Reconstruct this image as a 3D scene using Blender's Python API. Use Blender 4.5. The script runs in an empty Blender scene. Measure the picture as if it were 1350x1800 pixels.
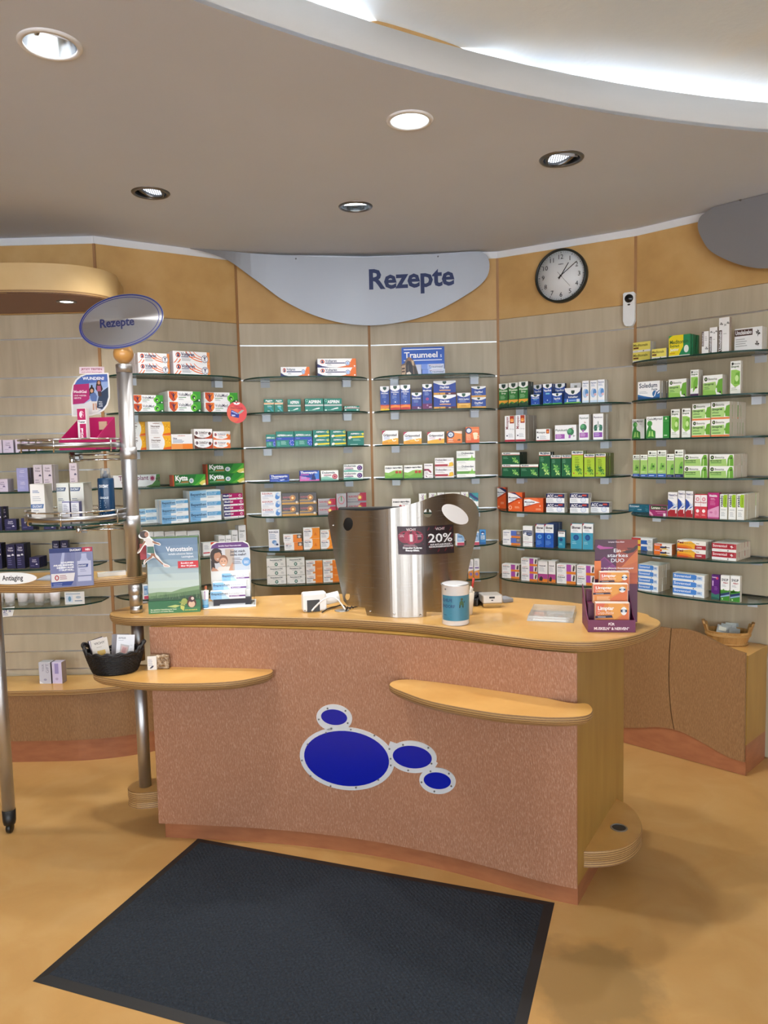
import bpy, bmesh, math, random
from mathutils import Vector, Matrix
random.seed(7)
C = bpy.context.scene.collection
sc = bpy.context.scene

# ------------------------------------------------------------------ camera, world, exposure
FPX, EYE = 1330.0, 1.65
_d = Vector(((1028 - 675) / FPX, (16500 - 900) / FPX, 1.0)).normalized()
_up = -_d
_yw = Vector((0, 0, 1)) - _up * _up.z
_yw.normalize()
_xw = _yw.cross(_up)
ROT = Matrix((_xw, _yw, _up))
cam_data = bpy.data.cameras.new('camera')
cam_data.sensor_fit = 'VERTICAL'
cam_data.sensor_height = 36.0
cam_data.lens = FPX / 1800 * 36.0
cam_data.clip_start = 0.02
cam = bpy.data.objects.new('camera', cam_data)
C.objects.link(cam)
_m = Matrix((ROT.col[0], -ROT.col[1], -ROT.col[2])).transposed().to_4x4()
_m.translation = (0, 0, EYE)
cam.matrix_world = _m
sc.camera = cam

world = bpy.data.worlds.new('daylight')
sc.world = world
world.use_nodes = True
world.node_tree.nodes['Background'].inputs[0].default_value = (0.86, 0.93, 1.0, 1)
world.node_tree.nodes['Background'].inputs[1].default_value = 9.0

sc.view_settings.view_transform = 'Standard'
sc.view_settings.look = 'None'
sc.view_settings.gamma = 1.0
sc.view_settings.use_curve_mapping = False
sc.view_settings.exposure = 0.18
SPOT_W, COVE_E = 42.0, 19.0
sc.cycles.transparent_max_bounces = 32

# ------------------------------------------------------------------ helpers
def ray(px, py):
    return ROT @ Vector(((px - 675) / FPX, (py - 900) / FPX, 1.0))
def at_z(px, py, z):
    r = ray(px, py); t = (z - EYE) / r.z
    return Vector((r.x * t, r.y * t, z))
def on_plane(px, py, p, n):
    r = ray(px, py); c = Vector((0, 0, EYE))
    return c + r * ((Vector(p) - c).dot(n) / r.dot(n))
def at_y(px, py, y):
    r = ray(px, py)
    return Vector((0, 0, EYE)) + r * (y / r.y)
def on_poly(px, py, poly):
    best = None
    for i in range(len(poly) - 1):
        a = Vector((poly[i][0], poly[i][1], 0)); b = Vector((poly[i + 1][0], poly[i + 1][1], 0))
        t = b - a; n = Vector((-t.y, t.x, 0))
        r = ray(px, py)
        if abs(r.dot(n)) < 1e-9: continue
        p = on_plane(px, py, a, n)
        s = (p - a).dot(t) / t.length_squared
        lo = -9 if i == 0 else -1e-6
        hi = 9 if i == len(poly) - 2 else 1 + 1e-6
        if lo <= s <= hi:
            return p, i, s
    return p, i, s
def lin(c):
    c = c / 255.0
    return c / 12.92 if c <= 0.04045 else ((c + 0.055) / 1.055) ** 2.4
def rgb(h):
    h = h.lstrip('#')
    return tuple(lin(int(h[i:i + 2], 16)) for i in (0, 2, 4)) + (1.0,)
MATS = {}
def mat(name, col='#ffffff', rough=0.5, metal=0.0, spec=0.5, emit=0.0, coat=0.0):
    if name in MATS: return MATS[name]
    m = bpy.data.materials.new(name); m.use_nodes = True
    b = m.node_tree.nodes['Principled BSDF']
    c = rgb(col) if isinstance(col, str) else col
    b.inputs['Base Color'].default_value = c
    b.inputs['Roughness'].default_value = rough
    b.inputs['Metallic'].default_value = metal
    b.inputs['Specular IOR Level'].default_value = spec
    b.inputs['Coat Weight'].default_value = coat
    if emit:
        b.inputs['Emission Color'].default_value = c
        b.inputs['Emission Strength'].default_value = emit
    MATS[name] = m
    return m
def ink(h):
    return mat('ink_' + h.lstrip('#'), h, 0.42)
def nd(m, t, **kw):
    n = m.node_tree.nodes.new(t)
    for k, v in kw.items(): setattr(n, k, v)
    return n
def lk(m, a, b): m.node_tree.links.new(a, b)
def ramp(m, stops):
    r = nd(m, 'ShaderNodeValToRGB')
    e = r.color_ramp.elements
    while len(e) < len(stops): e.new(0.5)
    for i, (p, c) in enumerate(stops):
        e[i].position = p; e[i].color = rgb(c)
    return r
def textured(name, scale, stops, rough=0.5, noise=4.0, detail=6, bump=0.0, bscale=None, bnoise=None, metal=0, dist=0.0, spec=0.5, coat=0):
    """noise-ramp colour with an optional bump from a second noise, object/generated-free: world position"""
    m = mat(name, '#ffffff', rough, metal, spec, 0, coat)
    b = m.node_tree.nodes['Principled BSDF']
    g = nd(m, 'ShaderNodeNewGeometry')
    mp = nd(m, 'ShaderNodeMapping'); mp.inputs['Scale'].default_value = scale
    lk(m, g.outputs['Position'], mp.inputs['Vector'])
    n = nd(m, 'ShaderNodeTexNoise'); n.inputs['Scale'].default_value = noise; n.inputs['Detail'].default_value = detail
    n.inputs['Distortion'].default_value = dist
    lk(m, mp.outputs[0], n.inputs['Vector'])
    r = ramp(m, stops); lk(m, n.outputs['Fac'], r.inputs[0]); lk(m, r.outputs[0], b.inputs['Base Color'])
    if bump:
        mp2 = nd(m, 'ShaderNodeMapping'); mp2.inputs['Scale'].default_value = bscale or scale
        lk(m, g.outputs['Position'], mp2.inputs['Vector'])
        n2 = nd(m, 'ShaderNodeTexNoise'); n2.inputs['Scale'].default_value = bnoise or noise; n2.inputs['Detail'].default_value = 3
        lk(m, mp2.outputs[0], n2.inputs['Vector'])
        bp = nd(m, 'ShaderNodeBump'); bp.inputs['Strength'].default_value = bump; bp.inputs['Distance'].default_value = 0.01
        lk(m, n2.outputs['Fac'], bp.inputs['Height']); lk(m, bp.outputs[0], b.inputs['Normal'])
    return m

class MB:
    """collects faces of one mesh, several materials"""
    def __init__(s): s.v = []; s.f = []; s.mi = []; s.m = []; s.sm = []
    def slot(s, m):
        if m not in s.m: s.m.append(m)
        return s.m.index(m)
    def add(s, vs, fs, m, smooth=False):
        o = len(s.v); k = s.slot(m)
        s.v += [tuple(v) for v in vs]
        for f in fs:
            s.f.append([i + o for i in f]); s.mi.append(k); s.sm.append(smooth)
        return s
    def box(s, x0, y0, z0, x1, y1, z1, m, T=None):
        vs = [Vector(p) for p in ((x0, y0, z0), (x1, y0, z0), (x1, y1, z0), (x0, y1, z0), (x0, y0, z1), (x1, y0, z1), (x1, y1, z1), (x0, y1, z1))]
        if T: vs = [T @ v for v in vs]
        return s.add(vs, [(3, 2, 1, 0), (4, 5, 6, 7), (0, 1, 5, 4), (1, 2, 6, 5), (2, 3, 7, 6), (3, 0, 4, 7)], m)
    def lathe(s, prof, m, T=None, n=32, sx=1, sy=1, closed=False):
        vs = []; fs = []
        for r, z in prof:
            for k in range(n):
                a = 2 * math.pi * k / n
                vs.append(Vector((r * math.cos(a) * sx, r * math.sin(a) * sy, z)))
        for i in range(len(prof) - 1):
            for k in range(n):
                k2 = (k + 1) % n
                fs.append((i * n + k, i * n + k2, (i + 1) * n + k2, (i + 1) * n + k))
        if not closed:
            fs.append(tuple(range(n - 1, -1, -1))); fs.append(tuple((len(prof) - 1) * n + k for k in range(n)))
        if T: vs = [T @ v for v in vs]
        return s.add(vs, fs, m, True)
    def tube(s, pts, r, m, n=8, cyc=False):
        pts = [Vector(p) for p in pts]; N = len(pts); vs = []; fs = []
        for i, p in enumerate(pts):
            if cyc: t = pts[(i + 1) % N] - pts[i - 1]
            else: t = pts[min(i + 1, N - 1)] - pts[max(i - 1, 0)]
            t.normalize()
            u = t.cross(Vector((0, 0, 1)))
            if u.length < 1e-3: u = t.cross(Vector((0, 1, 0)))
            u.normalize(); w = t.cross(u)
            rr = r[i] if isinstance(r, (list, tuple)) else r
            for k in range(n):
                a = 2 * math.pi * k / n
                vs.append(p + (u * math.cos(a) + w * math.sin(a)) * rr)
        for i in range(N if cyc else N - 1):
            j = (i + 1) % N
            for k in range(n):
                k2 = (k + 1) % n
                fs.append((i * n + k, i * n + k2, j * n + k2, j * n + k))
        if not cyc:
            fs.append(tuple(range(n - 1, -1, -1))); fs.append(tuple((N - 1) * n + k for k in range(n)))
        return s.add(vs, fs, m, True)
    def prism(s, poly, z0, z1, m, mtop=None, bevel=None):
        """closed plan polygon extruded up"""
        n = len(poly)
        a = sum(poly[i][0] * poly[(i + 1) % n][1] - poly[(i + 1) % n][0] * poly[i][1] for i in range(n))
        if a < 0: poly = poly[::-1]
        vs = [(p[0], p[1], z0) for p in poly] + [(p[0], p[1], z1) for p in poly]
        s.add(vs, [(i, (i + 1) % n, n + (i + 1) % n, n + i) for i in range(n)] + [tuple(range(n - 1, -1, -1))], m)
        s.add([(p[0], p[1], z1) for p in poly], [tuple(range(n))], mtop or m)
        return s
    def mesh(s, name):
        me = bpy.data.meshes.new(name)
        me.from_pydata(s.v, [], s.f)
        for m in s.m: me.materials.append(m)
        for p, k, q in zip(me.polygons, s.mi, s.sm):
            p.material_index = k; p.use_smooth = q
        me.validate(); me.update()
        return me
    def build(s, name, parent=None, loc=None, bevel=0.0, T=None, weld=False, kind=None):
        o = bpy.data.objects.new(name, s.mesh(name)); C.objects.link(o)
        if T is not None: o.matrix_local = T
        elif loc is not None: o.location = loc
        if parent is not None: o.parent = parent
        if bevel:
            b = o.modifiers.new('bevel', 'BEVEL'); b.width = bevel; b.segments = 2; b.limit_method = 'ANGLE'; b.angle_limit = 0.6
            w = o.modifiers.new('wn', 'WEIGHTED_NORMAL'); w.keep_sharp = True
        if kind: o['kind'] = kind
        return o
LABELS = {}
def tag(o, label=None, cat=None, group=None, kind=None):
    if label:
        o['label'] = label
        LABELS.setdefault(label, []).append(o.name)
    if cat: o['category'] = cat
    if group: o['group'] = group
    if kind: o['kind'] = kind
    return o
def empty(name, loc=(0, 0, 0), rz=0.0, label=None, cat=None, group=None):
    o = bpy.data.objects.new(name, None); C.objects.link(o)
    o.location = loc; o.rotation_euler = (0, 0, rz); o.empty_display_size = 0.02
    return tag(o, label, cat, group)
def copy_tree(o, parent=None):
    c = o.copy(); C.objects.link(c)
    if parent is not None: c.parent = parent
    for ch in list(o.children): copy_tree(ch, c)
    return c
_tc = {}
def text_geo(body, bold=0.0):
    """letters as flat faces, height of a capital about 0.7, left aligned at 0"""
    k = (body, bold)
    if k not in _tc:
        c = bpy.data.curves.new('lettering', 'FONT'); c.body = body; c.offset = bold; c.resolution_u = 2; c.space_character = 1.0 - bold
        o = bpy.data.objects.new('lettering', c); C.objects.link(o)
        bpy.context.view_layer.update()
        me = bpy.data.meshes.new_from_object(o.evaluated_get(bpy.context.evaluated_depsgraph_get()))
        vs = [(v.co.x, v.co.y) for v in me.vertices]; fs = [tuple(p.vertices) for p in me.polygons]
        bpy.data.objects.remove(o); bpy.data.curves.remove(c); bpy.data.meshes.remove(me)
        _tc[k] = (vs, fs)
    return _tc[k]
def flat_shape(outlines, thick, cuts=0):
    """filled 2D outlines (holes by even-odd) with thickness; returns verts (x, y, z) and faces"""
    c = bpy.data.curves.new('shape', 'CURVE'); c.dimensions = '2D'; c.fill_mode = 'BOTH'; c.extrude = thick / 2
    for pts in outlines:
        sp = c.splines.new('POLY'); sp.points.add(len(pts) - 1); sp.use_cyclic_u = True
        for p, q in zip(sp.points, pts): p.co = (q[0], q[1], 0, 1)
    o = bpy.data.objects.new('shape', c); C.objects.link(o)
    bpy.context.view_layer.update()
    me = bpy.data.meshes.new_from_object(o.evaluated_get(bpy.context.evaluated_depsgraph_get()))
    if cuts:
        bm = bmesh.new(); bm.from_mesh(me)
        bmesh.ops.remove_doubles(bm, verts=bm.verts, dist=1e-6)
        xs = [v.co.x for v in bm.verts]; a, b = min(xs), max(xs)
        for i in range(1, cuts):
            x = a + (b - a) * i / cuts
            bmesh.ops.bisect_plane(bm, geom=bm.verts[:] + bm.edges[:] + bm.faces[:], plane_co=(x, 0, 0), plane_no=(1, 0, 0), dist=1e-6)
        bm.to_mesh(me); bm.free()
    vs = [tuple(v.co) for v in me.vertices]; fs = [tuple(p.vertices) for p in me.polygons]
    bpy.data.objects.remove(o); bpy.data.curves.remove(c); bpy.data.meshes.remove(me)
    return vs, fs
def ell(cx, cy, rx, ry, rot=0.0, n=40):
    ca, sa = math.cos(rot), math.sin(rot)
    return [(cx + rx * math.cos(a) * ca - ry * math.sin(a) * sa, cy + rx * math.cos(a) * sa + ry * math.sin(a) * ca) for a in (2 * math.pi * k / n for k in range(n))]
def smooth(pts, k=5, closed=True):
    out = []; n = len(pts)
    rng = range(n) if closed else range(n - 1)
    for i in rng:
        if closed: p = [pts[(i + j) % n] for j in (-1, 0, 1, 2)]
        else: p = [pts[max(0, min(n - 1, i + j))] for j in (-1, 0, 1, 2)]
        for q in range(k):
            t = q / k
            out.append(tuple(0.5 * (2 * p[1][d] + (p[2][d] - p[0][d]) * t + (2 * p[0][d] - 5 * p[1][d] + 4 * p[2][d] - p[3][d]) * t * t + (3 * p[1][d] - p[0][d] - 3 * p[2][d] + p[3][d]) * t ** 3) for d in range(2)))
    if not closed: out.append(tuple(pts[-1][:2]))
    return out
# flat artwork: a list of items in nominal units (x right, y up), drawn as thin printed layers
def R(x0, y0, x1, y1, c): return ('P', [(x0, y0), (x1, y0), (x1, y1), (x0, y1)], c)
def P(pts, c): return ('P', pts, c)
def CI(x, y, r, c, ry=None): return ('P', ell(x, y, r, ry or r, 0, 20), c)
def RING(x, y, r, w, c, ry=None): return ('RING', x, y, r, w, c, ry or r)
def T(s, x, y, h, c, w=None, b=0.0, rot=0, al='l'): return ('T', s, x, y, h, c, w, b, rot, al)
def LN(x, y, w, n, st, c, t=None): return ('LN', x, y, w, n, st, c, t or st * 0.4)
def art_mesh(mb, art, f, order=0.0, step=0.00003):
    """f maps (x, y, layer offset) to a point"""
    rnd = random.Random(3)
    for i, a in enumerate(art):
        off = order + (i + 1) * step
        if a[0] == 'P':
            vs = [f(x, y, off) for x, y in a[1]]
            mb.add(vs, [tuple(range(len(vs)))], ink(a[2]))
        elif a[0] == 'RING':
            _, x, y, r, w, c, ry = a; n = 24
            o_ = ell(x, y, r, ry, 0, n); i_ = ell(x, y, r - w, ry - w * ry / r, 0, n)
            mb.add([f(p[0], p[1], off) for p in o_ + i_], [(k, (k + 1) % n, n + (k + 1) % n, n + k) for k in range(n)], ink(c))
        elif a[0] == 'LN':
            _, x, y, w, n, st, c, t = a
            for k in range(n):
                ww = w * rnd.uniform(0.55, 1.0); yy = y - k * st
                mb.add([f(x, yy, off), f(x + ww, yy, off), f(x + ww, yy + t, off), f(x, yy + t, off)], [(0, 1, 2, 3)], ink(c))
        elif a[0] == 'T':
            _, s, x, y, h, c, w, b, rot, al = a
            vs, fs = text_geo(s, b)
            if not vs: continue
            xs = [v[0] for v in vs]; x0, x1 = min(xs), max(xs); wd = x1 - x0
            k = h / 0.7; kx = (w / wd) if w else k
            ca, sa = math.cos(math.radians(rot)), math.sin(math.radians(rot))
            dx = {'l': 0, 'c': -wd * kx / 2, 'r': -wd * kx}[al]
            pts = []
            for vx, vy in vs:
                lx, ly = (vx - x0) * kx + dx, vy * k
                pts.append(f(x + lx * ca - ly * sa, y + lx * sa + ly * ca, off))
            mb.add(pts, fs, ink(c))

# ------------------------------------------------------------------ materials
def wood_panel():
    m = textured('maple', (7, 7, 0.5), [(0.3, '#b3a48b'), (0.5, '#beaf96'), (0.72, '#c8baa2')], 0.42, 3.0, 8, dist=0.4)
    return m
MAPLE = wood_panel()
MAPLE2 = textured('maple_light', (6, 6, 0.55), [(0.3, '#b9ab92'), (0.5, '#c3b59c'), (0.75, '#ccbea7')], 0.42, 3.0, 8, dist=0.4)
ORANGE = textured('apricot_panel', (1, 1, 1), [(0.3, '#c2985c'), (0.5, '#cca264'), (0.7, '#d4ad72')], 0.55, 5.0, 8)
POST = textured('post_wood', (8, 8, 1), [(0.3, '#9c6f43'), (0.7, '#b08254')], 0.5, 4)
ALU = mat('aluminium', '#d4d6d8', 0.28, 1.0)
ALU_D = mat('aluminium_dull', '#b4b4b4', 0.45, 1.0)
CHROME = mat('chrome', '#d8d8da', 0.12, 1.0)
WHITE_P = mat('white_paint', '#e6e7ea', 0.6)
CEIL = textured('ceiling_paint', (1, 1, 1), [(0.3, '#ccd2de'), (0.7, '#d0d6e2')], 0.85, 2.0, 3, bump=0.03, bnoise=90)
FLOOR = textured('linoleum', (1, 1, 1), [(0.28, '#bf9458'), (0.45, '#c5995c'), (0.6, '#c99f63'), (0.78, '#cea66c')], 0.34, 5.0, 12, bump=0.02, bnoise=60, dist=0.6)
def floor_stain():
    m = FLOOR; b = m.node_tree.nodes['Principled BSDF']
    base = b.inputs['Base Color'].links[0].from_socket
    g = nd(m, 'ShaderNodeNewGeometry')
    p = at_z(1040, 1730, 0)
    v = nd(m, 'ShaderNodeVectorMath', operation='DISTANCE'); v.inputs[1].default_value = (p.x, p.y, 0)
    n = nd(m, 'ShaderNodeTexNoise'); n.inputs['Scale'].default_value = 11; n.inputs['Detail'].default_value = 6
    lk(m, g.outputs['Position'], n.inputs['Vector']); lk(m, g.outputs['Position'], v.inputs[0])
    a = nd(m, 'ShaderNodeMath', operation='MULTIPLY_ADD'); a.inputs[1].default_value = 0.2; lk(m, n.outputs['Fac'], a.inputs[0]); lk(m, v.outputs['Value'], a.inputs[2])
    mr = nd(m, 'ShaderNodeMapRange'); mr.inputs['From Min'].default_value = 0.25; mr.inputs['From Max'].default_value = 0.33
    mr.inputs['To Min'].default_value = 0.75; mr.inputs['To Max'].default_value = 0.0
    lk(m, a.outputs[0], mr.inputs['Value'])
    mx = nd(m, 'ShaderNodeMix', data_type='RGBA'); lk(m, mr.outputs[0], mx.inputs['Factor']); lk(m, base, mx.inputs['A'])
    mx.inputs['B'].default_value = rgb('#94764a')
    lk(m, mx.outputs['Result'], b.inputs['Base Color'])
floor_stain()
PINK = textured('textured_laminate', (260, 260, 75), [(0.3, '#a07055'), (0.52, '#aa795d'), (0.72, '#bc947c')], 0.34, 1.0, 3, bump=0.3, bscale=(240, 240, 70), bnoise=1.0)
BROWNL = textured('textured_laminate_brown', (330, 330, 60), [(0.32, '#84603e'), (0.55, '#936d48'), (0.72, '#a27d56')], 0.4, 1.0, 3, bump=0.25, bscale=(190, 190, 40), bnoise=1.0)
PLINTH = textured('plinth_copper', (6, 6, 20), [(0.3, '#985f40'), (0.7, '#a66b48')], 0.38, 2.0, 4)
TOPW = textured('beech_top', (1, 1, 1), [(0.3, '#d09e56'), (0.55, '#daaa62'), (0.75, '#e2b770')], 0.3, 7.0, 8, coat=0.2)
SIDEW = textured('birch_side', (5, 5, 1), [(0.3, '#a27c3a'), (0.7, '#b08a46')], 0.4, 3.0, 5)
def plywood():
    m = mat('plywood_edge', '#b18f5f', 0.45)
    b = m.node_tree.nodes['Principled BSDF']
    g = nd(m, 'ShaderNodeNewGeometry'); mp = nd(m, 'ShaderNodeMapping'); mp.inputs['Scale'].default_value = (1.2, 1.2, 1)
    lk(m, g.outputs['Position'], mp.inputs['Vector'])
    w = nd(m, 'ShaderNodeTexWave', wave_type='BANDS', bands_direction='Z'); w.inputs['Scale'].default_value = 38; w.inputs['Distortion'].default_value = 0.8
    w.inputs['Detail'].default_value = 2; w.inputs['Detail Scale'].default_value = 3
    lk(m, mp.outputs[0], w.inputs['Vector'])
    r = ramp(m, [(0.0, '#74553a'), (0.35, '#987449'), (1.0, '#bd9862')]); lk(m, w.outputs['Fac'], r.inputs[0]); lk(m, r.outputs[0], b.inputs['Base Color'])
    return m
PLY = plywood()
def brushed(name, col, rough, aniso=0.75):
    m = mat(name, col, rough, 1.0)
    b = m.node_tree.nodes['Principled BSDF']
    b.inputs['Anisotropic'].default_value = aniso; b.inputs['Anisotropic Rotation'].default_value = 0.25
    tg = nd(m, 'ShaderNodeTangent', direction_type='RADIAL', axis='Z'); lk(m, tg.outputs[0], b.inputs['Tangent'])
    g = nd(m, 'ShaderNodeNewGeometry'); mp = nd(m, 'ShaderNodeMapping'); mp.inputs['Scale'].default_value = (6, 6, 700)
    lk(m, g.outputs['Position'], mp.inputs['Vector'])
    n = nd(m, 'ShaderNodeTexNoise'); n.inputs['Scale'].default_value = 1.0; n.inputs['Detail'].default_value = 4
    lk(m, mp.outputs[0], n.inputs['Vector'])
    mr = nd(m, 'ShaderNodeMapRange'); mr.inputs['To Min'].default_value = rough - 0.02; mr.inputs['To Max'].default_value = rough + 0.03
    lk(m, n.outputs['Fac'], mr.inputs['Value']); lk(m, mr.outputs[0], b.inputs['Roughness'])
    return m
STEEL = brushed('brushed_steel', '#aaa59f', 0.26, 0.9)
STEEL_S = brushed('brushed_steel_sign', '#a2a5ac', 0.34, 0.7)
STEEL_S.node_tree.nodes['Principled BSDF'].inputs['Metallic'].default_value = 0.62
TUBE = mat('satin_tube', '#c8c8ca', 0.42, 1.0)
STEEL_O = brushed('brushed_steel_oval', '#b8babf', 0.28, 0.7)
def glass(name, tint, refl=1.0):
    m = bpy.data.materials.new(name); m.use_nodes = True; MATS[name] = m
    nt = m.node_tree; nt.nodes.clear()
    out = nd(m, 'ShaderNodeOutputMaterial'); tr = nd(m, 'ShaderNodeBsdfTransparent'); tr.inputs[0].default_value = rgb(tint)
    gl = nd(m, 'ShaderNodeBsdfGlossy'); gl.inputs['Roughness'].default_value = 0.02
    fr = nd(m, 'ShaderNodeFresnel'); fr.inputs[0].default_value = 1.5
    mx = nd(m, 'ShaderNodeMixShader'); mu = nd(m, 'ShaderNodeMath', operation='MULTIPLY'); mu.inputs[1].default_value = refl
    lk(m, fr.outputs[0], mu.inputs[0]); lk(m, mu.outputs[0], mx.inputs[0]); lk(m, tr.outputs[0], mx.inputs[1]); lk(m, gl.outputs[0], mx.inputs[2])
    lk(m, mx.outputs[0], out.inputs[0])
    return m
GLASS = glass('shelf_glass', '#f0f6f2', 0.65)
GEDGE = mat('glass_edge', '#14382f', 0.3, 0, 0.3)
ACRYL = glass('acrylic', '#eef2f2', 1.0)
def frosted():
    m = glass('clear_acrylic', '#f4f6f6', .7); nt = m.node_tree
    out = [n for n in nt.nodes if n.type == 'OUTPUT_MATERIAL'][0]; src = out.inputs[0].links[0].from_socket
    df = nd(m, 'ShaderNodeBsdfDiffuse'); df.inputs[0].default_value = rgb('#e8e8e6'); mx = nd(m, 'ShaderNodeMixShader'); mx.inputs[0].default_value = .22
    lk(m, src, mx.inputs[1]); lk(m, df.outputs[0], mx.inputs[2]); lk(m, mx.outputs[0], out.inputs[0]); return m
ACRYL2 = frosted()
BLACK = mat('black_plastic', '#17181a', 0.4)
DARK = mat('dark_grey', '#3a3c40', 0.45)
WPLAST = mat('white_plastic', '#eef0f1', 0.35)
CARDW = mat('white_card', '#e9e8e6', 0.55)
def mat_carpet():
    m = textured('mat_ribs', (1, 1, 1), [(0.3, '#131a23'), (0.55, '#1d2732'), (0.8, '#2c3945')], 0.9, 130, 3, bump=0.9, bnoise=95)
    return m
CARPET = mat_carpet()
RUBBER = mat('mat_rubber', '#1a1b1d', 0.55)
BLUE = mat('emblem_blue', '#0a1a9c', 0.22)
RIM = mat('emblem_rim', '#dde1e6', 0.4, 0.25)
SIGNBLUE = mat('sign_blue', '#14285c', 0.4)

# ------------------------------------------------------------------ room shell
ZC = 2.83
Z_STRIP, Z_ORANGE = 2.79, 2.42
RAILS = [2.287, 2.077, 1.872, 1.666, 1.461, 1.256, 1.050, 0.845]
V = [Vector((-3.05, 4.245)), Vector((-1.546, 4.226)), Vector((-0.863, 4.679)), Vector((-0.068, 4.80)), Vector((0.730, 4.755)), Vector((1.436, 4.324)), Vector((2.02, 3.735)), Vector((2.42, 3.02))]
BAYS = {}
for i, k in enumerate('LABCDEF'):
    a, b = V[i], V[i + 1]
    t = (b - a).normalized(); n = Vector((t.y, -t.x))
    BAYS[k] = dict(p=a, t=t, n=n, L=(b - a).length)
def bay_pt(k, s, d, z):
    B = BAYS[k]; q = B['p'] + B['t'] * s + B['n'] * d
    return Vector((q.x, q.y, z))
def bay_T(k, s=0, d=0, z=0):
    """local x along the wall, local -y into the room"""
    B = BAYS[k]; p = bay_pt(k, s, d, z)
    M = Matrix(((B['t'].x, -B['n'].x, 0, p.x), (B['t'].y, -B['n'].y, 0, p.y), (0, 0, 1, p.z), (0, 0, 0, 1)))
    return M
SIDE = {'L': 'wall_far_left', 'A': 'wall_left', 'B': 'wall_back_left', 'C': 'wall_back', 'D': 'wall_back_right', 'E': 'wall_right', 'F': 'wall_far_right'}
def build_bay(k):
    B = BAYS[k]; T_ = bay_T(k); L = B['L']
    w = MB().box(0, 0.012, 0, L, 0.08, ZC, MAPLE).build(SIDE[k], T=T_, kind='structure')
    rails = list(RAILS)
    if k == 'L':
        rails = [2.287] + [2.077 - i * 0.1027 for i in range(18)]
    hs = [Z_ORANGE] + rails + [0.0]
    for i in range(len(hs) - 1):
        hi, lo = hs[i] - (0.004 if i else 0.001), hs[i + 1] + 0.004
        if hi - lo < 0.03: continue
        cut = L * (0.3 + 0.4 * random.random())
        MB().box(0.008, 0, lo, L - 0.008, 0.012, hi, MAPLE if (i + ord(k)) % 2 else MAPLE2).build('panel', w)
    for z in rails:
        mb = MB().box(0.008, 0.004, z - 0.004, L - 0.008, 0.0119, z + 0.004, ALU)
        mb.box(0.008, 0.001, z - 0.004, L - 0.008, 0.004, z - 0.0015, ALU)
        mb.build('rail', w)
    MB().box(0.008, 0, Z_ORANGE + 0.001, L - 0.008, 0.012, Z_STRIP, ORANGE).build('upper_panel', w)
    MB().box(0, -0.004, Z_STRIP, L, 0.012, ZC - 0.0005, WHITE_P).build('cornice_strip', w)
    MB().box(L - 0.0075, -0.002, 0, L + 0.0075, 0.0118, Z_STRIP, POST).build('post', w)
for k in 'LABCDEF': build_bay(k)

# ceiling with the round recess and the downlight holes
edge_px = [(337, 0), (467, 39), (596, 83), (700, 111), (857, 158), (961, 181.5), (1065, 200), (1168, 215), (1350, 233)]
ep = [at_z(x, y, ZC) for x, y in edge_px]
def circ3(a, b, c):
    ax, ay, bx, by, cx, cy = a.x, a.y, b.x, b.y, c.x, c.y
    d = 2 * (ax * (by - cy) + bx * (cy - ay) + cx * (ay - by))
    ux = ((ax * ax + ay * ay) * (by - cy) + (bx * bx + by * by) * (cy - ay) + (cx * cx + cy * cy) * (ay - by)) / d
    uy = ((ax * ax + ay * ay) * (cx - bx) + (bx * bx + by * by) * (ax - cx) + (cx * cx + cy * cy) * (bx - ax)) / d
    return ux, uy, math.hypot(ax - ux, ay - uy)
HX, HY, HR = circ3(ep[0], ep[4], ep[8])
LIGHTS = [(88, 78, 0.089, 'bright'), (720, 211, 0.086, 'white'), (987, 279, 0.092, 'tilt'), (265, 339, 0.086, 'tilt'), (625, 363, 0.084, 'half')]
LP = [(at_z(x, y, ZC), r, kd) for x, y, r, kd in LIGHTS]
more = [Vector((-3.0, 1.2, ZC)), Vector((-2.2, -1.2, ZC)), Vector((2.6, -2.0, ZC)), Vector((0.2, -2.6, ZC)), Vector((3.2, 2.6, ZC)), Vector((-0.9, 1.0, ZC)), Vector((-3.2, 3.2, ZC))]
more = [p for p in more if math.hypot(p.x - HX, p.y - HY) > HR + 0.25]
LP += [(p, 0.086, 'white') for p in more]
X0, X1, Y0, Y1 = -4.6, 4.6, -4.2, 5.1
outl = [[(X0, Y0), (X1, Y0), (X1, Y1), (X0, Y1)], ell(HX, HY, HR, HR, 0, 160)] + [ell(p.x, p.y, r - 0.012, r - 0.012, 0, 40) for p, r, _ in LP]
vs, fs = flat_shape(outl, 0.012)
tag(MB().add([(x, y, z + ZC + 0.006) for x, y, z in vs], fs, CEIL).build('ceiling'), kind='structure')
# recess: fascia band, cove wall, upper sheet, tubes
FZ = 2.94
n = 160
ring = ell(HX, HY, HR, HR, 0, n); ring2 = ell(HX, HY, HR + 0.02, HR + 0.02, 0, n)
mb = MB()
FASC = mat('fascia_paint', '#cdc9c5', 0.6)
vs = [(x, y, ZC - 0.0) for x, y in ring] + [(x, y, FZ) for x, y in ring] + [(x, y, FZ) for x, y in ring2] + [(x, y, ZC) for x, y in ring2]
fs = []
for k in range(n):
    q = (k + 1) % n
    fs += [(k, q, n + q, n + k), (n + k, n + q, 2 * n + q, 2 * n + k), (2 * n + k, 2 * n + q, 3 * n + q, 3 * n + k)]
mb.add(vs, fs, FASC, True)
cove = mb.build('trim_1'); cove['kind'] = 'structure'
out_ = ell(HX, HY, HR + 0.42, HR + 0.42, 0, n)
mb = MB()
vs = [(x, y, ZC + 0.013) for x, y in out_] + [(x, y, 3.26) for x, y in out_]
mb.add(vs, [(k, (k + 1) % n, n + (k + 1) % n, n + k) for k in range(n)] + [tuple(n + k for k in range(n))], WHITE_P)
mb.build('ceiling_recess', kind='structure')
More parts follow.
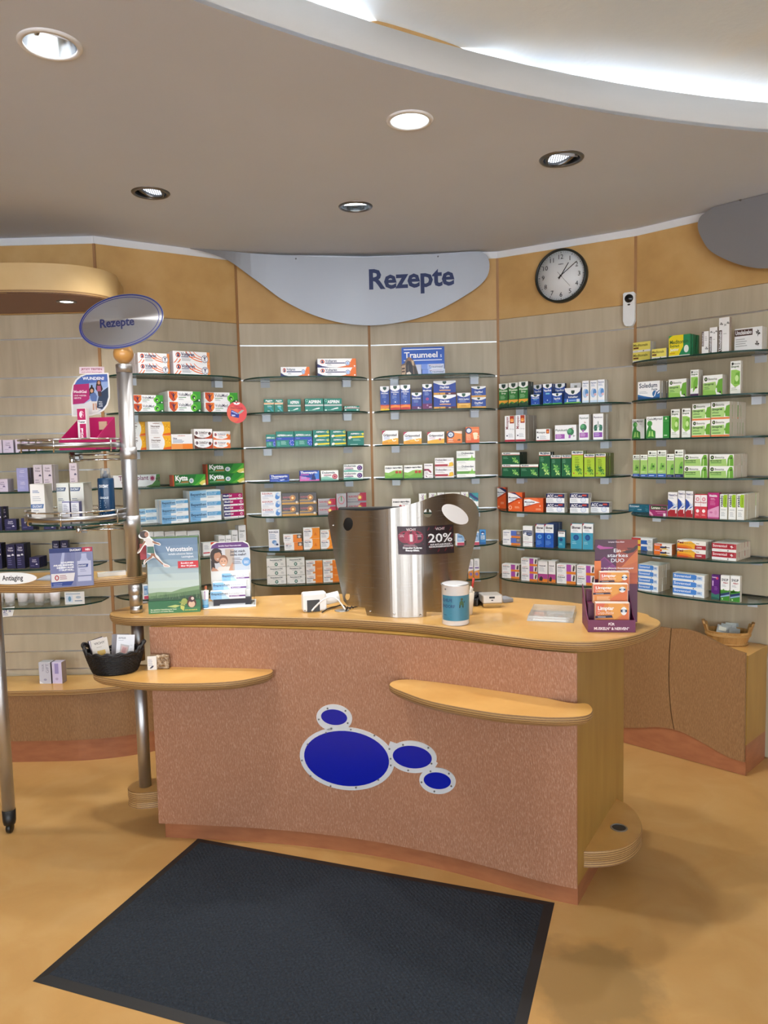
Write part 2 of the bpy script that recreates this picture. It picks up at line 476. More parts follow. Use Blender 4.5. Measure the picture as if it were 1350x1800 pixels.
SHEET = textured('plaster_sheet', (1, 1, 1), [(0.3, '#dae6f0'), (0.55, '#e6eef2'), (0.78, '#eeeade')], 0.7, 1.6, 5, bump=0.12, bnoise=45)
# sagging sheet above the recess: lower in the middle third, torn rim
mb = MB(); nr, na = 14, 120; vs = []; fs = []
for i in range(nr + 1):
    for k in range(na):
        a = 2 * math.pi * k / na
        rr = (HR + 0.1) * i / nr
        wob = 0.010 * math.sin(9 * a) + 0.008 * math.sin(17 * a + 1)
        z = 3.06 - 0.076 * (i / nr) ** 5 + (wob if i > nr - 2 else 0)
        vs.append((HX + rr * math.cos(a), HY + rr * math.sin(a), z))
for i in range(nr):
    for k in range(na):
        q = (k + 1) % na
        fs.append((i * na + k, i * na + q, (i + 1) * na + q, (i + 1) * na + k))
mb.add(vs, fs, SHEET, True)
mb.build('light_sheet', cove)
TUBEM = mat('lamp_tube', (0.93, 0.97, 1.0, 1), 0.5, 0, 0.5, COVE_E)
nT = 22
for k in range(nT):
    a0 = 2 * math.pi * k / nT; a1 = 2 * math.pi * (k + 0.86) / nT
    pts = [(HX + (HR + 0.2) * math.cos(a), HY + (HR + 0.2) * math.sin(a), 2.885) for a in (a0 + (a1 - a0) * j / 3 for j in range(4))]
    MB().tube(pts, 0.013, TUBEM, 8).build('lamp_tube', cove)
# brown torn paper strip curling out between fascia and sheet
PAPER = textured('brown_paper', (1, 1, 1), [(0.3, '#b58a52'), (0.7, '#caa067')], 0.7, 6, 4)
def ang(px, py):
    p = at_z(px, py, FZ); return math.atan2(p.y - HY, p.x - HX)
a0, a1 = ang(640, 45), ang(965, 118); vs = []; N = 24
for i in range(N + 1):
    u = i / N; a = a0 + (a1 - a0) * u; hgt = 0.085 * math.sin(math.pi * min(1, u * 1.25 + 0.05)) ** 0.7 * (1 - u * 0.75)
    for q in range(4):
        r_ = HR + 0.035 + 0.02 * q * q / 9
        vs.append((HX + r_ * math.cos(a), HY + r_ * math.sin(a), 2.935 + max(0.004, hgt) * q / 3))
mb = MB().add(vs, [(i * 4 + q, (i + 1) * 4 + q, (i + 1) * 4 + q + 1, i * 4 + q + 1) for i in range(N) for q in range(3)], PAPER, True)
mb.build('torn_paper', cove)

# floor and unseen shell with shop windows behind the camera
tag(MB().box(X0, Y0, -0.05, X1, Y1, 0, FLOOR).build('floor'), kind='structure')
SHOPW = mat('shop_wall', '#b79f80', 0.6)
SHOPD = mat('unseen_dark_block', '#4a3c30', 0.5)  # added unseen blocks, dark so the steel's reflections get streaks
mb = MB(); wins = [(-3.6, -2.2), (-1.45, -0.95), (-0.55, 0.25), (0.62, 0.98), (1.5, 2.9), (3.4, 4.1)]; xs = X0  # unseen openings, widths shaped to streak the steel screen's reflections
for a, b in wins:
    mb.box(xs, Y0 - 0.1, 0, a, Y0, ZC, SHOPW); xs = b
    mb.box(a, Y0 - 0.1, 0, b, Y0, 0.3, SHOPW); mb.box(a, Y0 - 0.1, 2.62, b, Y0, ZC, SHOPW)
mb.box(xs, Y0 - 0.1, 0, X1, Y0, ZC, SHOPW)
for a, b in ((-2.1, -1.5), (1.05, 1.42), (2.95, 3.35)): mb.box(a, Y0, 0, b, Y0 + 0.3, 2.2, SHOPD)  # added dark blocks between the openings, there only for the reflections
mb.build('wall_front', kind='structure')
mb = MB().box(X0 - 0.1, Y0, 0, X0, Y1, ZC, SHOPW).box(X0, -3.0, 0, X0 + 0.35, 0.5, 2.1, SHOPD)
mb.build('wall_side_left', kind='structure')
mb = MB().box(X1, Y0, 0, X1 + 0.1, Y1, ZC, SHOPW).box(X1 - 0.35, -2.6, 0, X1, 1.6, 2.1, SHOPD)
mb.build('wall_side_right', kind='structure')
MB().box(X0, Y1, 0, X1, Y1 + 0.1, ZC, SHOPW).build('wall_rear', kind='structure')

# downlights
LAMP_E = mat('lamp_glow', (1.0, 0.97, 0.92, 1), 0.4, 0, 0.5, 26)
LAMP_D = mat('lamp_glow_soft', (0.80, 0.88, 1.0, 1), 0.4, 0, 0.5, 1.5)
LAMP_W = mat('lamp_glow_white', (0.93, 1.0, 0.97, 1), 0.4, 0, 0.5, 12)
REFL = mat('reflector', '#d6dade', 0.16, 1.0)
NICK = mat('nickel_trim', '#7d7d7e', 0.32, 1.0)
names = ['large bright recessed downlight at far left of ceiling', 'white rimmed recessed downlight nearest the round ceiling recess', 'recessed downlight with tilted lamp above the wall clock', 'recessed downlight with tilted lamp above the standing oval sign', 'half lit recessed downlight above the wall sign']
BEH = ['recessed downlight over the shop floor behind the viewer, nearest the left wall', 'recessed downlight over the shop floor behind the viewer, right of the recess', 'recessed downlight far behind the viewer at the shop windows', 'recessed downlight behind the viewer', 'recessed downlight left of the viewer', 'recessed downlight near the canopy']
for i, (p, r, kd) in enumerate(LP):
    seen = i < 5
    d = empty('downlight', p, 0, names[i] if seen else BEH[i - 5], 'downlight', 'recessed ceiling downlights' )
    m_ = WHITE_P if kd in ('white', 'bright') else NICK
    MB().lathe([(r - 0.016, 0.0), (r - 0.016, -0.006), (r - 0.004, -0.006), (r, -0.001), (r, 0.0)], m_, n=40, closed=True).build('trim_ring', d)
    MB().lathe([(r - 0.0125, 0.0), (r - 0.016, 0.03), (r - 0.03, 0.08), (0.02, 0.11)], REFL if kd in ('bright', 'half') else WPLAST if kd == 'white' else BLACK, n=40, closed=True).build('reflector', d)
    if kd == 'tilt':
        Tm = Matrix.Translation((0, 0, 0.02)) @ Matrix.Rotation(math.radians(-16 if i == 2 else 14), 4, 'Y') @ Matrix.Rotation(math.radians(-14), 4, 'X')
        MB().lathe([(r - 0.03, 0.0), (r - 0.03, -0.012), (r - 0.022, -0.012), (r - 0.022, 0.0)], NICK, Tm, 36, closed=True).build('gimbal_ring', d)
        MB().lathe([(0.0, 0.004), (r - 0.03, 0.004), (r - 0.03, 0.008), (0, 0.008)], LAMP_D, Tm, 36, closed=True).build('lamp', d)
        for q in range(9):
            x = (q - 4) * 0.011
            hh = math.sqrt(max(1e-5, (r - 0.032) ** 2 - x * x))
            MB().box(x - 0.0012, -hh, 0.0015, x + 0.0012, hh, 0.0035, ALU_D, Tm).build('lens_rib', d)
    else:
        MB().lathe([(0.0, 0.07), (0.032, 0.07), (0.036, 0.085), (0.0, 0.1)], LAMP_E if kd == 'bright' else LAMP_W, n=24, closed=True).build('lamp', d)
        if kd == 'half':
            hp = [(r - .014) * Vector((math.cos(a), math.sin(a), 0)) for a in (math.pi + math.pi * q / 16 for q in range(17))]
            MB().add([(v.x, v.y, .006) for v in hp], [tuple(range(17))[::-1]], LAMP_W).build('diffuser', d)
            MB().box(-r + 0.016, -0.002, 0.005, r - 0.016, 0.003, 0.05, NICK).build('baffle', d)
            MB().box(-0.008, 0.004, 0.004, 0.008, 0.03, 0.03, DARK).build('clip', d)
        else:
            for a in (0.4, 2.5, 4.6):
                MB().tube([(0.03 * math.cos(a), 0.03 * math.sin(a), 0.075), ((r - 0.022) * math.cos(a), (r - 0.022) * math.sin(a), 0.05)], 0.006, REFL, 8).build('lamp_arm', d)
    ld = bpy.data.lights.new('downlight_beam', 'SPOT')
    ld.energy = SPOT_W * (1.6 if kd == 'bright' else 1.0); ld.color = (1.0, 0.965, 0.92); ld.spot_size = math.radians(128); ld.spot_blend = 0.75; ld.shadow_soft_size = 0.05
    lo = bpy.data.objects.new('downlight_beam', ld); C.objects.link(lo); lo.parent = d; lo.location = (0, 0, -0.012)

# ------------------------------------------------------------------ glass shelves
ORD = ['first', 'second', 'third', 'fourth', 'fifth', 'sixth', 'seventh']
BAYN = {'L': 'far left bay', 'A': 'bay beside pole', 'B': 'bay left of centre', 'C': 'bay below sign lettering', 'D': 'bay below clock', 'E': 'bay right of clock'}
GT = 0.008
def depth_at(k, s):
    L = BAYS[k]['L']; t = min(1, abs(2 * s - L) / (L - .04))
    return 0.27 * max(0.0, 1 - t ** 3.6) ** 0.5
TAGM = mat('clip_grey', '#b9bcc2', 0.4); TAGW = mat('price_label', '#dfe6f2', 0.5)
shelf_rows = {'L': RAILS[3:], 'A': RAILS[1:], 'B': RAILS[1:], 'C': RAILS[1:], 'D': RAILS[2:], 'E': RAILS[1:]}
def make_shelf(k, z, row):
    L = BAYS[k]['L']; N = 40
    a, b = 0.02, L - 0.02
    if k == 'L': a = 0.5
    prof = []
    for i in range(N + 1):
        u = i / N; s = a + (b - a) * (0.5 - 0.5 * math.cos(math.pi * u))
        d = depth_at(k, s) if k != 'L' else 0.27 * max(0, 1 - max(0, (2 * (s - 0.5) / (L - 0.5) - 1)) ** 4) ** 0.5
        prof.append((s, -max(d, 0.004)))
    T_ = bay_T(k, 0, 0, z)
    root = empty('glass_shelf', (0, 0, 0), 0, 'bowed glass shelf, %s from the top in the %s' % (ORD[row], BAYN[k]), 'shelf', 'bowed glass shelves')
    root.matrix_world = T_
    mb = MB(); n = len(prof)
    top = [(x, y, 0) for x, y in prof] + [(prof[-1][0], -0.001, 0), (prof[0][0], -0.001, 0)]
    bot = [(x, y, -GT) for x, y, _ in top]; m = len(top)
    mb.add(top, [tuple(range(m))], GLASS); mb.add(bot, [tuple(range(m - 1, -1, -1))], GLASS)
    mb.add(top + bot, [(i, m + i, m + (i + 1) % m, (i + 1) % m) for i in range(m)], GEDGE)
    mb.build('glass_pane', root)
    for fx in ((0.19, 0.81) if k != 'L' else (0.45, 0.9)):
        q = MB().box(L * fx - 0.028, -0.05, -GT - 0.003, L * fx + 0.028, -0.0005, -GT - 0.0003, ALU_D)
        q.box(L * fx - 0.028, -0.0035, -0.045, L * fx + 0.028, -0.0005, -GT - 0.003, TAGM)
        q.build('bracket', root)
        if k in 'CD' or random.random() < 0.4:
            MB().box(L * fx - 0.024, -0.0505, -0.05, L * fx + 0.024, -0.049, -GT - 0.0032, TAGW).build('price_label', root)
    return root
for k, zs in shelf_rows.items():
    for row, z in enumerate(zs): make_shelf(k, z, row)

# ------------------------------------------------------------------ package designs: (W, H, base, side, look, art)
W_, NV, OR, GN = '#eceef2', '#1d2a5e', '#e2661f', '#1d7a5c'
GY = '#8b8f98'
D = {}
def design(key, W, H, base, side, look, art): D[key] = (W, H, base, side, look, art)
def arc(cx, cy, r, a0, a1, w, c, ry=None, n=12):
    ry = ry or r; o = []; i = []
    for k in range(n + 1):
        a = math.radians(a0 + (a1 - a0) * k / n)
        o.append((cx + r * math.cos(a), cy + ry * math.sin(a))); i.append((cx + (r - w) * math.cos(a), cy + (ry - w) * math.sin(a)))
    return ('P', o + i[::-1], c)
def heart(x, y, r, c='#c8502f'):
    return [CI(x, y, r, c), CI(x - r * .1, y - r * .1, r * .62, '#f0d8d0'), P([(x - r * .5, y - r * .6), (x + r * .5, y - r * .6), (x + r * .1, y + r * .7), (x - r * .2, y + r * .7)], NV)]
def shield(x0, y0, x1, y1, c):
    xm = (x0 + x1) / 2
    return P([(x0, y1), (x0, y0 + (y1 - y0) * .45), (x0 + (xm - x0) * .5, y0 + (y1 - y0) * .15), (xm, y0), (x1 - (x1 - xm) * .5, y0 + (y1 - y0) * .15), (x1, y0 + (y1 - y0) * .45), (x1, y1)], c)
def man(x, y, h, c):
    return [CI(x, y + h * .88, h * .11, c), P([(x - h * .13, y + h * .75), (x + h * .13, y + h * .75), (x + h * .09, y + h * .4), (x - h * .09, y + h * .4)], c),
            P([(x - h * .09, y + h * .42), (x, y + h * .42), (x - h * .16, y), (x - h * .24, y)], c), P([(x, y + h * .42), (x + h * .09, y + h * .42), (x + h * .26, y), (x + h * .16, y)], c),
            P([(x - h * .12, y + h * .74), (x - h * .34, y + h * 1.0), (x - h * .4, y + h * .94), (x - h * .13, y + h * .6)], c), P([(x + h * .12, y + h * .74), (x + h * .34, y + h * 1.0), (x + h * .4, y + h * .94), (x + h * .13, y + h * .6)], c)]
def leafy(x, y, s, c1, c2, n=7, seed=1):
    r = random.Random(seed); o = []
    for i in range(n):
        a = 2 * math.pi * i / n + r.uniform(-.3, .3); l = s * r.uniform(.7, 1.1)
        dx, dy = math.cos(a), math.sin(a)
        o.append(P([(x, y), (x + dx * l * .5 - dy * l * .22, y + dy * l * .5 + dx * l * .22), (x + dx * l, y + dy * l), (x + dx * l * .5 + dy * l * .22, y + dy * l * .5 - dx * l * .22)], c1 if i % 2 else c2))
    return o
# bay A
design('swirl', 345, 98, W_, '#d9cfd2', 'white tube box with orange swirls', [
    arc(300, 130, 190, 190, 262, 8, OR, 120), arc(310, 130, 165, 190, 262, 7, OR, 104), arc(320, 130, 140, 190, 265, 6, OR, 88), arc(-40, 95, 130, 285, 330, 9, OR), arc(-60, 95, 120, 285, 330, 7, OR),
    R(318, 0, 345, 98, '#d98a4c'), CI(297, 40, 34, W_), RING(297, 40, 32, 4, NV), *man(297, 16, 48, NV), *heart(48, 66, 22), T('Voltaren', 74, 60, 28, NV, 125, .03), R(76, 48, 145, 54, NV), R(148, 48, 212, 54, OR), LN(80, 36, 110, 3, 8, GY)])
design('orangeman', 345, 96, W_, '#d8d8d4', 'white box with orange shield', [
    P([(0, 0), (0, 55), (30, 12), (60, 0)], '#cfd6d8'), shield(12, 0, 100, 92, '#c4502a'), shield(58, 10, 98, 92, '#e07a34'), *man(58, 14, 64, '#1d1f55'), T('VoltaMed', 108, 52, 30, '#3a3f55', 130, .01), R(110, 36, 190, 42, '#4c8a5a'), LN(110, 24, 70, 2, 8, GY),
    R(262, 0, 345, 96, '#3f9a3a'), P([(262, 0), (345, 0), (345, 30), (262, 14)], '#1f5a2c'), CI(270, 40, 34, '#69c13f'), CI(272, 40, 18, '#1f5a2c'), CI(278, 34, 7, '#d8e8d0'), CI(328, 14, 8, W_)])
design('honey', 245, 138, W_, '#d6d2cc', 'white box with yellow curved right third', [
    P([(150, 138), (172, 90), (172, 50), (150, 0), (245, 0), (245, 138)], '#eeb126'), P([(150, 0), (245, 0), (245, 30), (168, 20)], OR), *leafy(208, 85, 34, '#f5c73a', '#d9921b', 8), T('ratiopharm', 52, 116, 10, '#8d4a3a', 70, .02), T('Neurapas', 28, 86, 16, '#5a4a48', 100, .03), T('balance', 28, 70, 11, '#5a4a48', 90), LN(28, 56, 100, 5, 9, '#b9b9c0')])
design('half_orange', 230, 146, W_, '#e9e2da', 'white carton with orange lower band', [R(0, 0, 230, 52, '#ef9a52'), R(120, 0, 230, 52, '#e8822e'), T('ratiopharm', 70, 126, 10, '#c05a48', 80, .02), T('Ohne', 16, 98, 14, NV, 44, .04), LN(16, 86, 150, 3, 12, '#6a7fa6', 5)])
design('brownswoosh', 200, 98, W_, '#e2d8d4', 'white box with dark brown swoosh', [P([(0, 0), (0, 40), (40, 16), (90, 8), (150, 14), (200, 50), (200, 0)], '#5c2f28'), P([(120, 10), (160, 20), (200, 60), (200, 0), (120, 0)], '#b5482a'), *heart(26, 58, 16, '#5c2f28'), T('VoltaDuo', 50, 58, 15, '#3a2a2e', 100, .03), R(50, 48, 140, 53, '#5c2f28'), CI(170, 52, 20, W_), CI(170, 52, 16, '#4a2a2a'), LN(60, 34, 60, 2, 8, GY)])
design('orangeswoosh', 190, 88, W_, '#e6dcd8', 'white box with orange swoosh corner', [P([(0, 0), (0, 32), (40, 12), (100, 6), (150, 18), (190, 60), (190, 0)], '#e0713a'), *heart(26, 54, 15), T('Voltaren', 48, 52, 15, '#47506e', 90, .02), R(48, 42, 130, 46, '#c86a48'), CI(160, 46, 15, '#f2a060'), CI(160, 46, 11, '#e8843f'), LN(60, 30, 60, 2, 8, GY)])
design('mauveplant', 520, 125, W_, '#e8e8e8', 'white tube box with mauve lettering', [P([(420, 0), (490, 60), (500, 125), (520, 125), (520, 0)], '#4a7a42'), P([(360, 0), (430, 20), (470, 60), (480, 125), (520, 125), (520, 0)], '#55884a'), *leafy(505, 70, 38, '#3b6a35', '#7d5a5a', 7), T('Traumaplant', 60, 70, 48, '#7a3560', 330, .015), CI(435, 84, 32, '#d8b8c8'), CI(435, 84, 20, '#a03060'), R(90, 40, 220, 56, '#a8506a'), LN(90, 26, 200, 1, 9, GY)])
design('greentube', 400, 118, '#1f6a32', '#b04a2a', 'dark green tube box with red end', [R(0, 0, 18, 118, '#b04a2a'), P([(230, 0), (260, 60), (290, 118), (400, 118), (400, 0)], '#2f8a35'), P([(260, 0), (330, 50), (400, 118), (400, 70), (340, 20), (310, 0)], '#57a83a'), P([(320, 20), (350, 45), (400, 60), (400, 0), (345, 0)], '#d9cf6a'), P([(355, 0), (385, 22), (400, 20), (400, 0)], '#efe9c8'), T('Kytta', 34, 58, 52, W_, 150, .04), R(100, 36, 190, 44, '#e07a4a'), CI(226, 52, 27, '#dfe6e2'), CI(226, 54, 19, '#aebfd0'), CI(222, 50, 8, '#6a86b0'), R(34, 22, 190, 26, '#a8c8a8')])
design('bluecream', 355, 112, '#e6eef6', '#e3e8ee', 'pale blue ointment box', [R(0, 0, 190, 112, '#9cc8ea'), R(0, 0, 120, 112, '#7fb6e2'), P([(120, 0), (355, 0), (355, 40), (120, 30)], '#eef3f8'), R(195, 54, 355, 96, '#5ba3d6'), T('Bepanthen', 12, 58, 28, '#1e3a66', 170, .02), R(14, 42, 180, 46, '#1e5a9a'), T('WUND- UND', 203, 78, 11, '#dbeaf6', 110), T('HEILSALBE', 203, 62, 11, '#dbeaf6', 100), LN(20, 28, 60, 2, 9, '#5f86b0'), LN(205, 36, 90, 2, 9, '#a8b8c8')])
design('magenta', 210, 62, '#b01f68', '#e4e4e8', 'magenta and navy gel box', [R(0, 0, 210, 18, W_), R(0, 18, 66, 62, '#2b2a6e'), T('MediGel', 10, 34, 19, W_, 86, .03), CI(182, 40, 13, '#f0dce6'), CI(184, 40, 8, '#b01f68'), CI(150, 8, 4, '#222222'), LN(14, 8, 90, 1, 6, GY)])
design('greyname', 100, 200, '#e6e8ee', '#d5d8dd', 'white carton with grey name', [T('Diosmed', 50, 150, 17, '#3c4658', 80, .03, al='c'), R(10, 166, 90, 170, '#9aa4b8'), LN(14, 130, 70, 5, 12, '#a8b0bc')])
design('meadow', 90, 160, W_, '#dfe1e2', 'white carton with green meadow foot', [R(0, 0, 90, 62, '#3f7a2e'), *leafy(24, 36, 22, '#6fa035', '#c9bf3a', 8, 2), *leafy(66, 40, 22, '#5f9230', '#2f6a28', 8, 3), T('Schwarz', 45, 120, 12, '#555e66', 66, .02, al='c'), LN(14, 104, 60, 3, 9, '#a8b0b8')])
design('redwhite', 150, 110, W_, '#dedede', 'white carton with red corner label', [R(80, 60, 150, 110, '#d8482f'), R(0, 20, 150, 30, '#c84a5a'), LN(10, 84, 60, 4, 10, '#aab0bc')])
# bay B
design('navyorange', 400, 98, W_, '#3b3350', 'white box, navy-orange corners', [P([(0, 0), (0, 40), (50, 16), (120, 4), (200, 0)], '#1c2664'), P([(200, 0), (290, 18), (340, 60), (360, 98), (400, 98), (400, 0)], '#e0702a'), *heart(52, 64, 22), T('Voltaren', 80, 60, 27, NV, 120, .02), R(82, 44, 285, 54, '#1c2664'), CI(312, 48, 26, W_), RING(312, 48, 24, 6, '#2c4f9a'), CI(312, 48, 13, '#8fb4e4'), LN(100, 32, 60, 2, 8, GY), CI(384, 16, 8, W_)])
design('teal_tall', 108, 140, '#14786a', '#0d5a50', 'teal effervescent tablet carton', [R(0, 82, 108, 102, '#e4dccb'), P([(0, 92), (108, 84), (108, 92), (0, 102)], '#d88a4a'), T('Aspirin', 54, 116, 16, W_, 76, .03, al='c'), R(36, 108, 72, 112, '#c8e4dc'), P([(30, 60), (80, 60), (60, 40), (76, 14), (98, 6), (70, 50)], '#3fa8b8'), LN(36, 66, 60, 2, 9, '#c8e8e0'), R(36, 10, 60, 15, '#d8ece8')])
design('teal_big', 195, 145, '#10786a', '#0b5148', 'teal tablet carton with white streak', [R(0, 60, 195, 78, '#b8bfc0'), T('ASPIRIN', 38, 92, 33, W_, 130, .03), CI(22, 122, 15, '#8fc8b8'), CI(22, 122, 11, '#10786a'), P([(70, 18), (150, 28), (158, 36), (150, 42), (120, 36)], '#e8f2f0'), R(8, 8, 30, 20, '#cfe6e0'), R(40, 12, 110, 16, '#8cc4b8')])
design('teal_flat', 162, 70, '#14786a', '#0d5a50', 'low teal carton with red line', [R(0, 36, 162, 42, '#d0606a'), R(0, 42, 162, 45, W_), T('ASPIRIN', 30, 48, 15, W_, 100, .02), CI(16, 56, 9, '#8fc8b8'), R(10, 8, 24, 22, W_), CI(140, 16, 10, '#c8e4dc')])
design('teal_blue', 192, 162, '#127a6c', '#0c5a50', 'teal carton with blue band and disc', [R(0, 72, 192, 100, '#1d3fa8'), T('ASPIRIN', 14, 112, 19, W_, 84, .03), T('COMPLEX', 100, 112, 14, W_, 78, .02), CI(172, 44, 36, '#2447b4'), *[CI(172 + 22 * math.cos(a), 44 + 22 * math.sin(a), 4, W_) for a in (0.5, 1.4, 2.3, 3.2, 4.1, 5.2)], R(14, 14, 40, 56, '#3f9c90'), LN(52, 56, 70, 4, 10, '#9cd0c6'), R(20, 86, 60, 90, '#8fa6e0')])
design('teal_yellow', 172, 84, '#12766a', '#0b544a', 'teal carton with yellow stripe', [P([(36, 28), (172, 34), (172, 18), (44, 14)], '#ecd21e'), P([(18, 30), (40, 36), (52, 22), (30, 6), (16, 12)], '#e8e2da'), T('ASPIRIN', 34, 58, 14, W_, 78, .03), T('PLUS', 114, 58, 12, W_, 34), CI(156, 62, 12, '#d8d43a'), CI(157, 62, 6, '#12766a'), R(60, 6, 130, 9, '#8cc4b8')])
design('teal_yellow_tall', 175, 160, '#12766a', '#0b544a', 'tall teal carton with yellow stripe', [P([(40, 100), (175, 106), (175, 88), (48, 84)], '#ecd21e'), P([(14, 98), (40, 106), (54, 90), (28, 68), (12, 78)], '#e8e2da'), T('ASPIRIN', 36, 122, 16, W_, 84, .03), T('PLUS', 122, 122, 13, W_, 32), CI(164, 126, 12, '#d8d43a'), LN(60, 66, 100, 2, 12, '#8cc4b8'), R(30, 8, 110, 14, '#a8d4ca')])
design('royal', 205, 80, '#1d3fa0', '#16307c', 'royal blue carton, silver tablet', [T('Thomapyrin', 14, 50, 22, W_, 172, .03), T('CLASSIC', 14, 32, 14, '#dfe6f6', 84, .02), P([(100, 20), (150, 26), (158, 20), (120, 12)], '#cfd8ea'), CI(172, 22, 15, '#16306e'), R(10, 8, 90, 14, '#6f8ad0'), P([(60, 0), (120, 12), (205, 10), (205, 0)], '#3f6cc8')])
design('violet', 205, 115, '#2443a0', '#2a3a8a', 'blue and violet tablet carton', [P([(0, 0), (0, 60), (205, 10), (205, 0)], '#c060b0'), R(0, 0, 205, 18, '#d070b0'), P([(90, 10), (205, 115), (205, 20)], '#3f7ad0'), T('Thomapyrin', 8, 84, 24, W_, 176, .03), T('INTENSIV', 14, 64, 14, '#e060c0', 86, .02), CI(145, 62, 13, '#1c2a6a'), P([(128, 52), (162, 52), (170, 10), (120, 10)], '#1c2a6a'), LN(14, 44, 80, 3, 10, '#a8b8e8')])
design('mint_red', 184, 104, '#eef2f0', '#d8dcda', 'white and mint carton with red disc', [P([(0, 0), (0, 34), (60, 44), (184, 6), (184, 0)], '#8fc4b4'), P([(0, 0), (0, 18), (100, 14), (184, 0)], '#5fa898'), T('Dolormin', 14, 72, 21, '#2a3050', 134, .03), R(30, 58, 110, 64, '#c05a7a'), R(30, 46, 110, 52, '#5a2a4a'), CI(146, 40, 28, '#b02a44'), RING(146, 40, 17, 4, '#e8c0c8')])
design('mint_purple', 200, 82, '#eef2f0', '#d8dcda', 'white and mint carton with purple disc', [P([(0, 0), (0, 18), (60, 26), (200, 4), (200, 0)], '#6fb4a4'), T('Dolormin', 10, 54, 20, '#2a3050', 118, .03), R(22, 42, 95, 47, '#c05a9a'), R(8, 28, 100, 36, '#4a2060'), CI(165, 42, 27, '#4a2070'), RING(162, 42, 15, 4, '#c8a8dc')])
design('bluepill', 212, 86, '#eceef4', '#c8ccd4', 'white carton with blue pill pictures', [T('EUDORLIN', 14, 60, 17, '#a83a4a', 105, .03), T('Schmerz', 40, 44, 14, '#6a86c0', 90, .01), R(14, 34, 130, 38, '#8fa6d0'), LN(14, 20, 90, 2, 8, '#a8b0bc'), CI(176, 42, 26, '#9fc0ea', 34), CI(170, 28, 22, '#4f86cc', 24), CI(186, 52, 14, '#dfe8f6')])
design('greygold', 180, 118, '#5c5b60', '#4a494e', 'grey carton with gold band and orange dot', [R(0, 0, 180, 20, '#c89a52'), R(0, 36, 110, 46, '#c8a060'), R(0, 20, 180, 34, '#75747a'), T('NUROFEN', 12, 66, 18, '#b86a7a', 92, .03), RING(115, 68, 30, 4, '#e0b070'), CI(115, 68, 20, '#e89a3a'), CI(115, 68, 11, '#fbe4b4'), CI(158, 22, 12, '#d8d0c4'), LN(20, 52, 60, 1, 8, '#9a98a0')])
design('redsilver', 190, 88, '#a8a8ae', '#a02440', 'silver and red carton with gold dot', [P([(100, 0), (130, 88), (190, 88), (190, 0)], '#a82444'), P([(0, 0), (0, 16), (190, 16), (190, 0)], '#8c8c94'), R(10, 26, 90, 34, '#8f8f98'), T('NUROFEN', 14, 46, 17, '#b04050', 88, .03), RING(126, 46, 28, 5, '#c8505a'), CI(126, 46, 17, '#e8c04a'), CI(126, 46, 8, '#fbe8b0')])
design('silver_tall', 110, 220, '#a4a4aa', '#a02440', 'upright silver carton with red arcs', [P([(0, 0), (0, 90), (30, 40), (55, 20), (80, 40), (110, 90), (110, 0)], '#a02040'), RING(55, 150, 34, 5, '#c04a58', 44), R(50, 140, 60, 196, '#3f8a50'), CI(55, 40, 22, '#e89a3a'), CI(55, 40, 12, '#fbe8b0'), LN(20, 205, 60, 1, 8, '#7c7c84')])
design('upright_pills', 115, 215, '#e8eaf2', '#c4c8d0', 'upright white carton with blue pills', [R(0, 0, 115, 34, '#6f9ada'), T('EUDORLIN', 10, 184, 18, '#3c4a70', 94, .03), LN(10, 166, 90, 4, 14, '#8fa4c8'), CI(60, 90, 24, '#6f9cd6', 20), CI(74, 72, 20, '#a8c4ea', 18), CI(90, 64, 14, '#2c3a66', 10)])
design('orangehalf', 190, 82, '#eeeef0', '#cdc6bd', 'white and orange carton', [R(100, 0, 190, 82, '#e8842e'), R(140, 42, 190, 82, '#6a5a50'), CI(164, 58, 14, '#d8d0c8'), T('ratiopharm', 12, 62, 10, '#c05a48', 60, .02), T('ASS', 12, 42, 14, NV, 26, .04), LN(42, 42, 50, 1, 8, '#6a7fa6', 6), LN(12, 30, 70, 2, 9, '#a8b0bc')])
design('orangecurve', 175, 108, '#eeeef0', '#c6bfb6', 'white carton, orange right half with curve', [P([(88, 108), (96, 90), (96, 40), (84, 14), (60, 0), (175, 0), (175, 108)], '#f0942a'), P([(110, 30), (128, 66), (146, 30)], '#e07818'), T('ratiopharm', 14, 88, 9, '#c05a48', 56, .02), T('Ibuprofen', 12, 68, 14, NV, 70, .03), LN(12, 56, 66, 4, 10, '#a8b0bc')])
design('para', 200, 86, '#eef0f0', '#d4d8d8', 'white carton with dark green dot', [R(0, 0, 200, 3, '#1f4a48'), T('Paracetamol BC', 36, 62, 13, '#2a4a5a', 130, .03), R(60, 50, 150, 53, '#9ab0b4'), CI(100, 26, 17, '#1f6a62'), CI(100, 26, 9, '#cfe2de'), LN(146, 34, 40, 3, 8, '#b0b8bc'), R(10, 8, 24, 12, '#5a8a8a')])
design('orangepara', 180, 76, '#eeeef0', '#d2cac0', 'low white carton with orange half', [R(100, 0, 180, 76, '#e8822e'), R(74, 20, 100, 40, '#e09a5a'), R(120, 60, 180, 76, '#f0a050'), T('ratiopharm', 30, 60, 8, '#c05a48', 56, .02), T('Paracetamol', 10, 44, 12, '#4a5a7a', 72, .03), LN(10, 32, 58, 3, 9, '#a8b0bc')])
